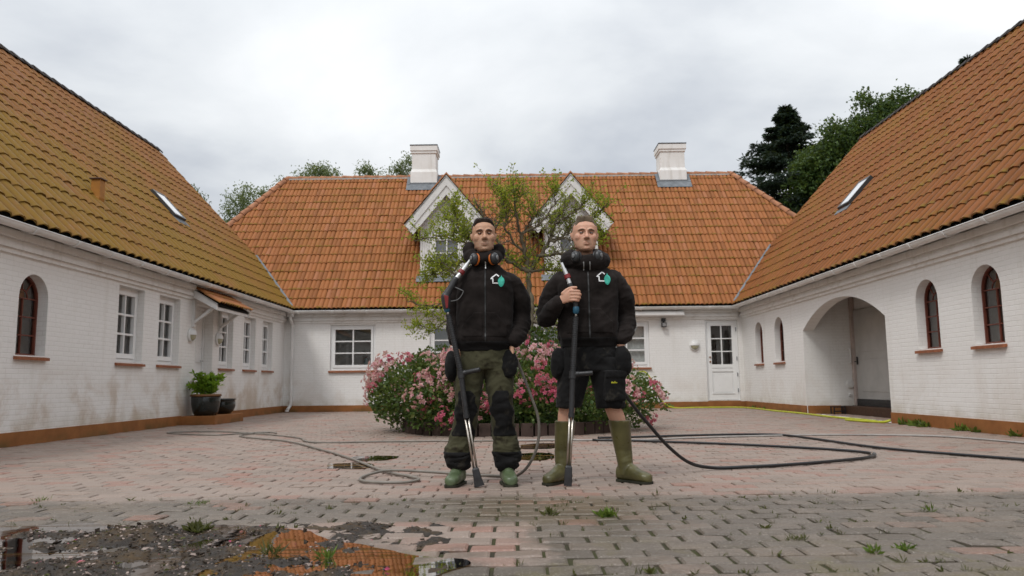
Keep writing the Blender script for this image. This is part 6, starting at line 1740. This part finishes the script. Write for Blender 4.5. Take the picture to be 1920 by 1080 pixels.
GRP = "men in black hooded sweatshirts"
def head_T(c, yaw=0, pitch=0, roll=0, s=1.0):
    M_ = Matrix.Translation(Vector(c)) @ Matrix.Rotation(yaw, 4, 'Z') @ Matrix.Rotation(roll, 4, 'Y') @ Matrix.Rotation(pitch, 4, 'X') @ Matrix.Scale(s, 4); I = M_.inverted()
    return (lambda p: M_ @ Vector(p)), (lambda p: I @ Vector(p))
def hood(mb, c, rx, ry, r, tilt, lump=1.0):
    """rolled hood lying round the neck, higher at the back"""
    n = 24; P = []; R = []
    for i in range(n + 1):
        a = 2 * PI * i / n; P.append(Vector(c) + Vector((rx * math.sin(a), -ry * math.cos(a), tilt * (1 - math.cos(a)) / 2))); R.append(r * (1 + .35 * lump * math.sin(a / 2) ** 2 + .18 * math.sin(3 * a)))
    mb.tube(P, R, 14, caps=False)

# ---------------------------------------------------------------- man on the left
def man_left():
    t = thing("person", "man in black hooded sweatshirt, olive work trousers and short green boots, hands in pockets", "person", W((-.22, 5.38, 0)), GRP)
    Y = 5.38; cx = -.212
    hc = W((-.217, Y - .035, 1.742)); T, TI = head_T(hc, yaw=.10, pitch=-.05, roll=-.02, s=1.035)
    skin = mat_skin("tanned_skin", (0.50, 0.295, 0.190), (0.44, 0.185, 0.125), (0.25, 0.165, 0.115), (0.028, 0.019, 0.014))
    b = MB(); head_parts(b, hc, T, 1.05)
    limb(b, [T((0, .020, -.075)), T((0, .030, -.13)), W((cx, Y + .015, 1.50))], [.054, .055, .068], 4, 20)
    V_ = lambda x, y, z: W((x, y, z))
    loft(b, [(W((cx, Y, z)), (hw, 0, 0), (0, hd, 0)) for z, hw, hd in ((.86, .15, .10), (.98, .155, .105), (1.12, .14, .10), (1.28, .165, .11), (1.40, .175, .11), (1.47, .15, .09), (1.52, .08, .07))], 22)
    shL, shR = W((cx - .158, Y + .01, 1.408)), W((cx + .158, Y + .01, 1.408)); elL, elR = W((-.425, Y + .07, 1.165)), W((.040, Y + .075, 1.165)); wrL, wrR = W((-.388, Y - .03, .950)), W((-.028, Y - .055, .955))
    limb(b, [shL, elL, wrL], [.062, .042, .029], 5, 16); limb(b, [shR, elR, wrR], [.062, .042, .029], 5, 16)
    rest_hand(b, wrL, (.05, -.05, -1), -1); rest_hand(b, wrR, (-.10, -.05, -1), 1)
    knL, knR, anL, anR = W((-.338, Y - .02, .535)), W((-.105, Y - .02, .555)), W((-.402, Y + .03, .10)), W((-.070, Y + .03, .10))
    for s, kn, an in ((-1, knL, anL), (1, knR, anR)):
        limb(b, [W((cx + s * .085, Y, .86)), W((cx + s * .10, Y - .005, .72)), kn, kn.lerp(an, .35) + Vector((0, .02, 0)), an], [.088, .078, .053, .052, .036], 4, 16)
        tz = Vector((an.x + s * .03, an.y - .17, .035)); limb(b, [an + Vector((0, .03, -.045)), an.lerp(tz, .4) - Vector((0, 0, .015)), an.lerp(tz, .75) - Vector((0, 0, .022))], [.030, .028, .018], 3, 12)
    me = fuse(b, .0044, 3); L = head_sculpt(me, TI, 1.05, .85, .4); body = finish(me, "body", skin, t)
    make_eyes(body, T, 1.05, skin, simple("dark_iris", (.012, .008, .006), .15, .6))
    make_hair(body, L, 'crop', mat_cloth("dark_hair", (0.024, 0.017, 0.013), .5, rough=.6), t)
    # sweatshirt
    g = MB()
    loft(g, [(W((x, Y + dy, z)), (hw, 0, 0), (0, hd, 0)) for x, dy, z, hw, hd in ((-.222, .0, .925, .172, .128), (-.222, 0, .955, .176, .132), (-.218, -.005, 1.0, .186, .142), (-.214, -.005, 1.10, .184, .140), (-.212, 0, 1.25, .190, .136), (-.212, 0, 1.37, .198, .134), (-.212, 0, 1.435, .195, .124), (-.213, .008, 1.482, .165, .105), (-.214, .012, 1.53, .105, .088), (-.215, .012, 1.555, .07, .078))], 30, 2.5)
    limb(g, [shL + Vector((.01, 0, .012)), W((-.415, Y + .045, 1.31)), elL, W((-.418, Y + .02, 1.05)), wrL + Vector((0, 0, .035))], [.075, .066, .055, .050, .042], 6, 20)
    limb(g, [shR + Vector((-.01, 0, .012)), W((.022, Y + .045, 1.31)), elR, W((.018, Y + .015, 1.06)), wrR + Vector((0, 0, .035))], [.075, .066, .055, .050, .042], 6, 20)
    hood(g, W((-.215, Y - .005, 1.572)), .092, .086, .037, .075, 1.0)
    blob(g, W((-.318, Y + .02, 1.645)), (.040, .055, .060)); blob(g, W((-.112, Y + .02, 1.635)), (.040, .055, .052)); blob(g, W((-.215, Y + .13, 1.50)), (.12, .06, .10))
    sl = lambda V: np.clip((np.abs(V[:, 0] - W((cx, 0, 0)).x) - .17) / .05, 0, 1)
    def folds(V):
        a = sl(V); low = np.clip((1.22 - V[:, 2]) / .25, 0, 1)
        d = ridged(V, (5, 5, 7), 3.1) * .0085 + ridged(V, (6, 6, 12), 8.3) * .010 * a * (.5 + .8 * low) + ridged(V, (4, 6, 13), 1.7) * .008 * low * (1 - a) + ridged(V, (14, 8, 5), 5.5) * .003
        return d * np.clip((V[:, 2] - .93) / .05, .25, 1)
    ho = garment(g, .0068, "hoodie", M_HOODIE, t, folds, 4)
    V, N = arrs(ho.data); ax = V[:, 0] - W((cx, 0, 0)).x
    shell(ho, (V[:, 2] < .998) & (np.abs(ax + .01) < .19), .004, "hem_rib", M_HOODIE2, ho)
    pz = (V[:, 2] > 1.01) & (V[:, 2] < 1.20 - np.clip((np.abs(ax) - .075) * 1.1, 0, 1)) & (np.abs(ax) < .158) & (V[:, 1] < Y + DY - .04) & (np.abs(ax) > .006)
    shell(ho, pz, .006, "front_pocket", M_HOODIE, ho)
    pr = projector(ho)
    m = MB(); strip(m, pr, [W((-.205, 0, z)).xz for z in (1.50, 1.3, 1.1, .94)], .010, .004); m.build("zip", M_ZIP, ho)
    m = MB(); strip(m, pr, [W((-.203, 0, z)).xz for z in (1.545, 1.50)], .007, .016); m.build("zip_pull", M_LOGO_W, ho)
    logo(ho, pr, W((-.117, 0, 0)).x, W((0, 0, 1.418)).z)
    # trousers
    g = MB(); loft(g, [(W((cx - .005, Y, z)), (hw, 0, 0), (0, hd, 0)) for z, hw, hd in ((.80, .165, .115), (.88, .175, .125), (.97, .165, .12))], 24, 2.4)
    for s, kn, an in ((-1, knL, anL), (1, knR, anR)):
        k2 = kn; lo = Vector((an.x, an.y - .01, .235)); cf = Vector((an.x - .002 * s, an.y - .015, .165))
        limb(g, [W((cx - .005 + s * .085, Y, .86)), W((cx - .01 + s * .105, Y - .005, .72)), k2 + Vector((0, -.005, 0)), k2.lerp(an, .38) + Vector((0, .012, 0)), lo, cf], [.105, .098, .080, .079, .082, .074], 5, 22)
    def tf(V):
        low = np.clip((.36 - V[:, 2]) / .14, 0, 1)
        return ridged(V, (7, 7, 13), 2.2) * .0075 + ridged(V, (9, 8, 24), 6.1) * .011 * low + ridged(V, (10, 7, 9), 9.4) * .0045 * np.clip((V[:, 2] - .7) / .1, 0, 1)
    tr = garment(g, .0066, "trousers", M_OLIVE, t, tf, 4)
    V, N = arrs(tr.data); left = V[:, 0] < W((cx, 0, 0)).x
    kx = np.where(left, W((-.345, 0, 0)).x, W((-.100, 0, 0)).x)
    shell(tr, (V[:, 2] > .33) & (V[:, 2] < .655 - 1.6 * np.clip(np.abs(V[:, 0] - kx) - .045, 0, 1)) & (np.abs(V[:, 0] - kx + (V[:, 2] - .52) * .12 * np.sign(kx - kx.mean())) < .073 + .012 * np.sin(V[:, 2] * 40)) & (V[:, 1] < Y + DY - .01) & left, .005, "knee_patch", M_BLKCLOTH, tr)
    shell(tr, (V[:, 2] > .33) & (V[:, 2] < .655 - 1.6 * np.clip(np.abs(V[:, 0] - kx) - .045, 0, 1)) & (np.abs(V[:, 0] - kx + (V[:, 2] - .52) * .12 * np.sign(kx - kx.mean())) < .073 + .012 * np.sin(V[:, 2] * 40)) & (V[:, 1] < Y + DY - .01) & ~left, .005, "knee_patch", M_BLKCLOTH, tr)
    for sel in (left, ~left): shell(tr, (V[:, 2] < .232) & sel, .006, "cuff", M_BLKCLOTH, tr)
    for c, r in ((W((-.445, Y - .01, .825)), (.046, .085, .105)), (W((-.052, Y - .065, .835)), (.064, .052, .092))):
        g = MB(); blob(g, c, r, 18); blob(g, c + Vector((0, -.01, -.03)), (r[0] * .95, r[1] * .9, r[2] * .8), 18)
        garment(g, .007, "holster_pocket", M_BLKCLOTH, tr, lambda V: ridged(V, (12, 12, 14), 4.0) * .005, 3)
    boot("boot", t, (anL.x, anL.y), (anL.x - .045, anL.y - .205), M_BOOT_G, [(anL.x, anL.y, .05, .055), (anL.x, anL.y - .005, .12, .056), (anL.x, anL.y, .20, .058)])
    boot("boot", t, (anR.x, anR.y), (anR.x + .035, anR.y - .21), M_BOOT_G, [(anR.x, anR.y, .05, .055), (anR.x, anR.y - .005, .12, .056), (anR.x, anR.y, .20, .058)])
    ear_defenders("dark ear defenders with orange cushions round the left man's neck", W((-.21, Y - .1, 1.55)),
                  [(W((-.276, Y - .125, 1.565)), (-.75, -.62, .1)), (W((-.146, Y - .125, 1.568)), (.75, -.62, .1))], True,
                  [W((-.292, Y - .11, 1.56)), W((-.33, Y + .01, 1.585)), W((-.30, Y + .15, 1.62)), W((-.215, Y + .19, 1.64)), W((-.125, Y + .15, 1.62)), W((-.09, Y + .01, 1.585)), W((-.128, Y - .11, 1.56))])
man_left()
lance("pressure_lance", "long pressure washer lance with red and black trigger gun leaning on the left man's shoulder", "pressure washer lances",
      dict(sw0=(-.295, 5.30, 1.585), ring=(-.368, 5.24, 1.472), body0=(-.405, 5.23, 1.423), body1=(-.474, 5.225, 1.300), blue=(-.467, 5.225, 1.214), sl0=(-.455, 5.225, 1.170), tee=(-.371, 5.225, .765), hand=(-.245, 5.20, .792), sl1=(-.335, 5.23, .473), tube1=(-.277, 5.235, .118), nozzle=(-.252, 5.235, .008)), True)

# ---------------------------------------------------------------- man on the right
def man_right():
    t = thing("person", "fair-haired man in black hooded sweatshirt, black shorts and tall olive boots, gripping a lance", "person", W((.51, 5.40, 0)), GRP)
    Y = 5.40; cx = .505
    hc = W((.494, Y - .035, 1.742)); T, TI = head_T(hc, yaw=.05, pitch=-.04, roll=.02, s=1.04)
    skin = mat_skin("fair_skin", (0.58, 0.34, 0.235), (0.56, 0.225, 0.165), (0.34, 0.20, 0.125), (0.13, 0.085, 0.05))
    b = MB(); head_parts(b, hc, T, 1.13)
    limb(b, [T((0, .020, -.075)), T((0, .030, -.13)), W((cx, Y + .015, 1.50))], [.060, .061, .075], 4, 20)
    loft(b, [(W((cx, Y, z)), (hw, 0, 0), (0, hd, 0)) for z, hw, hd in ((.86, .16, .11), (.98, .165, .115), (1.12, .165, .115), (1.28, .185, .12), (1.40, .195, .12), (1.47, .165, .10), (1.52, .09, .08))], 22)
    GX_, GY_, GZ_ = .401 * KX, 5.20 + DY, 1.285 * KZ
    shL, shR = W((cx - .178, Y + .015, 1.405)), W((cx + .182, Y + .015, 1.405)); elL, elR = W((.218, Y + .02, 1.160)), W((.785, Y + .075, 1.165)); wrL = Vector((GX_ - .105, GY_ + .03, GZ_ - .025)); wrR = W((.722, Y - .045, .955))
    limb(b, [shL, elL, wrL], [.066, .046, .031], 5, 16); limb(b, [shR, elR, wrR], [.066, .046, .031], 5, 16)
    fist_grip(b, GX_, GY_, GZ_); rest_hand(b, wrR, (-.06, -.02, -1), 1)
    anL, anR = W((.315, Y + .05, .10)), W((.745, Y + .05, .10)); knL, knR = W((.350, Y + .005, .53)), W((.662, Y + .005, .53))
    for s, kn, an in ((-1, knL, anL), (1, knR, anR)):
        limb(b, [W((cx + s * .09, Y, .86)), W((cx + s * .115, Y - .005, .72)), kn, W((.336 if s < 0 else .703, Y + .022, .40)), an], [.095, .085, .058, .057, .036], 4, 16)
        tz = Vector((an.x + s * .10, an.y - .15, .035)); limb(b, [an + Vector((0, .03, -.045)), an.lerp(tz, .4) - Vector((0, 0, .015)), an.lerp(tz, .75) - Vector((0, 0, .022))], [.030, .028, .018], 3, 12)
    me = fuse(b, .0044, 2); L = head_sculpt(me, TI, 1.13, .85, 1.0); body = finish(me, "body", skin, t)
    make_eyes(body, T, 1.13, skin, simple("grey_iris", (.035, .04, .045), .15, .6))
    make_hair(body, L, 'quiff', mat_cloth("fair_hair", (0.130, 0.098, 0.066), .5, rough=.6), t)
    g = MB()
    loft(g, [(W((x, Y + dy, z)), (hw, 0, 0), (0, hd, 0)) for x, dy, z, hw, hd in ((.505, 0, .945, .190, .138), (.505, 0, .975, .194, .142), (.505, -.005, 1.02, .203, .148), (.505, -.005, 1.12, .200, .146), (.505, 0, 1.26, .208, .144), (.505, 0, 1.37, .216, .142), (.505, 0, 1.43, .212, .130), (.503, .008, 1.48, .175, .112), (.50, .012, 1.525, .11, .095), (.498, .012, 1.55, .08, .085))], 30, 2.5)
    limb(g, [shL + Vector((.01, 0, .012)), W((.262, Y + .03, 1.31)), elL, elL.lerp(wrL, .5), elL.lerp(wrL, .94)], [.080, .071, .059, .050, .040], 6, 20)
    limb(g, [shR + Vector((-.01, 0, .012)), W((.755, Y + .045, 1.31)), elR, W((.765, Y + .015, 1.06)), wrR + Vector((0, 0, .035))], [.080, .072, .060, .053, .044], 6, 20)
    hood(g, W((.50, Y + .0, 1.538)), .120, .108, .043, .065, 1.0)
    blob(g, W((.50, Y + .15, 1.47)), (.15, .06, .12))
    def folds(V):
        a = np.clip((np.abs(V[:, 0] - W((cx, 0, 0)).x) - .19) / .05, 0, 1); low = np.clip((1.25 - V[:, 2]) / .25, 0, 1)
        d = ridged(V, (5, 5, 7), 13.1) * .009 + ridged(V, (6, 6, 11), 18.3) * .010 * a * (.4 + .8 * low) + ridged(V, (4, 6, 12), 11.7) * .008 * low * (1 - a) + ridged(V, (14, 8, 6), 15.5) * .0028
        hd_ = np.clip((V[:, 2] - 1.50) / .03, 0, 1); return d * np.clip((V[:, 2] - .95) / .05, .25, 1) + hd_ * ridged(V, (12, 12, 26), 3) * .004
    ho = garment(g, .0068, "hoodie", M_HOODIE, t, folds, 4)
    V, N = arrs(ho.data); ax = V[:, 0] - W((cx, 0, 0)).x
    shell(ho, (V[:, 2] < 1.018) & (np.abs(ax) < .205), .004, "hem_rib", M_HOODIE2, ho)
    pz = (V[:, 2] > 1.03) & (V[:, 2] < 1.22 - np.clip((np.abs(ax) - .08) * 1.1, 0, 1)) & (np.abs(ax) < .165) & (V[:, 1] < Y + DY - .05) & (np.abs(ax) > .006)
    shell(ho, pz, .006, "front_pocket", M_HOODIE, ho)
    pr = projector(ho)
    m = MB(); strip(m, pr, [W((.502, 0, z)).xz for z in (1.47, 1.3, 1.1, .96)], .010, .004); m.build("zip", M_ZIP, ho)
    m = MB()
    for x in (.470, .512): strip(m, pr, [W((x, 0, 1.535)).xz, W((x + .004, 0, 1.48)).xz], .007, .012)
    m.build("drawstring", simple("grey_cord", (.30, .30, .30), .7), ho)
    logo(ho, pr, W((.612, 0, 0)).x, W((0, 0, 1.427)).z, 1.02)
    # shorts
    g = MB(); loft(g, [(W((cx, Y, z)), (hw, 0, 0), (0, hd, 0)) for z, hw, hd in ((.78, .185, .125), (.88, .195, .135), (.99, .18, .128))], 24, 2.4)
    loft(g, [(W((x, Y - .005, z)), (hw, 0, 0), (0, hd, 0)) for x, z, hw, hd in ((.42, .86, .105, .12), (.395, .72, .103, .118), (.372, .60, .088, .108), (.356, .528, .082, .100))], 22, 2.2)
    loft(g, [(W((x, Y - .005, z)), (hw, 0, 0), (0, hd, 0)) for x, z, hw, hd in ((.60, .86, .105, .12), (.628, .72, .106, .118), (.645, .60, .096, .110), (.650, .522, .092, .104))], 22, 2.2)
    sh = garment(g, .0068, "shorts", M_BLKCLOTH, t, lambda V: ridged(V, (8, 8, 10), 5.2) * .0065 + ridged(V, (12, 9, 22), 7.9) * .004, 3)
    for c, r in ((W((.295, Y - .02, .835)), (.052, .085, .105)), (W((.728, Y - .045, .845)), (.066, .085, .105))):
        g = MB(); blob(g, c, r, 18); blob(g, c + Vector((0, -.01, -.035)), (r[0] * 1.02, r[1] * .9, r[2] * .75), 18)
        garment(g, .007, "holster_pocket", M_BLKCLOTH, sh, lambda V: ridged(V, (12, 12, 14), 9.0) * .006, 3)
    g = MB(); c = W((.668, Y - .112, .675)); Mx = Matrix.Translation(c) @ Matrix.Rotation(.35, 4, 'Z'); g.box(-.072, .072, -.022, .03, -.105, .095, Mx); g.box(-.076, .076, -.030, .02, .055, .10, Mx)
    cp = garment(g, .006, "cargo_pocket", M_BLKCLOTH, sh, lambda V: ridged(V, (12, 12, 14), 2.0) * .005, 3)
    p2 = projector(cp); m = MB(); x0, z0 = W((.640, 0, .688)).xz
    for sx in ([(0, 0), (.006, .013), (.010, 0), (.016, .009)], [(.016, .009), (.016, 0), (.022, .009), (.022, 0)], [(.022, .006), (.028, .016), (.028, 0), (.034, .007)], [(.034, .007), (.038, 0), (.043, .006)]):
        strip(m, p2, [(x0 + a, z0 + b) for a, b in sx], .0035, .003, .004)
    m.build("yellow_lettering", M_YEL, cp)
    boot("boot", t, (anL.x, anL.y), (anL.x - .13, anL.y - .175), M_BOOT_O, [(anL.x, anL.y, .05, .056), (anL.x, anL.y, .13, .057), W((.318, Y + .055, .22)).to_tuple() + (.063,), W((.329, Y + .030, .34)).to_tuple() + (.075,), W((.334, Y + .018, .42)).to_tuple() + (.081,), W((.334, Y + .018, .428)).to_tuple() + (.083,)])
    boot("boot", t, (anR.x, anR.y), (anR.x + .15, anR.y - .165), M_BOOT_O, [(anR.x, anR.y, .05, .056), (anR.x, anR.y, .13, .057), W((.735, Y + .055, .22)).to_tuple() + (.065,), W((.718, Y + .030, .34)).to_tuple() + (.078,), W((.709, Y + .018, .42)).to_tuple() + (.085,), W((.709, Y + .018, .428)).to_tuple() + (.087,)])
    ear_defenders("all-black ear defenders round the right man's neck", W((.5, Y - .1, 1.55)),
                  [(W((.425, Y - .13, 1.575)), (-.70, -.68, .12)), (W((.572, Y - .13, 1.578)), (.70, -.68, .12))], False,
                  [W((.40, Y - .11, 1.57)), W((.36, Y + .01, 1.585)), W((.40, Y + .15, 1.61)), W((.50, Y + .19, 1.63)), W((.60, Y + .15, 1.61)), W((.64, Y + .01, 1.585)), W((.597, Y - .11, 1.57))])
man_right()
lance("pressure_lance", "long black pressure washer lance held upright in the fair-haired man's right hand", "pressure washer lances",
      dict(sw0=(.320, 5.24, 1.528), ring=(.357, 5.215, 1.428), body0=(.372, 5.205, 1.372), body1=(.401, 5.20, 1.280), blue=(.409, 5.20, 1.190), sl0=(.407, 5.20, 1.145), tee=(.379, 5.20, .752), hand=(.508, 5.185, .760), sl1=(.363, 5.20, .471), tube1=(.339, 5.20, .130), nozzle=(.331, 5.20, .008)), False)
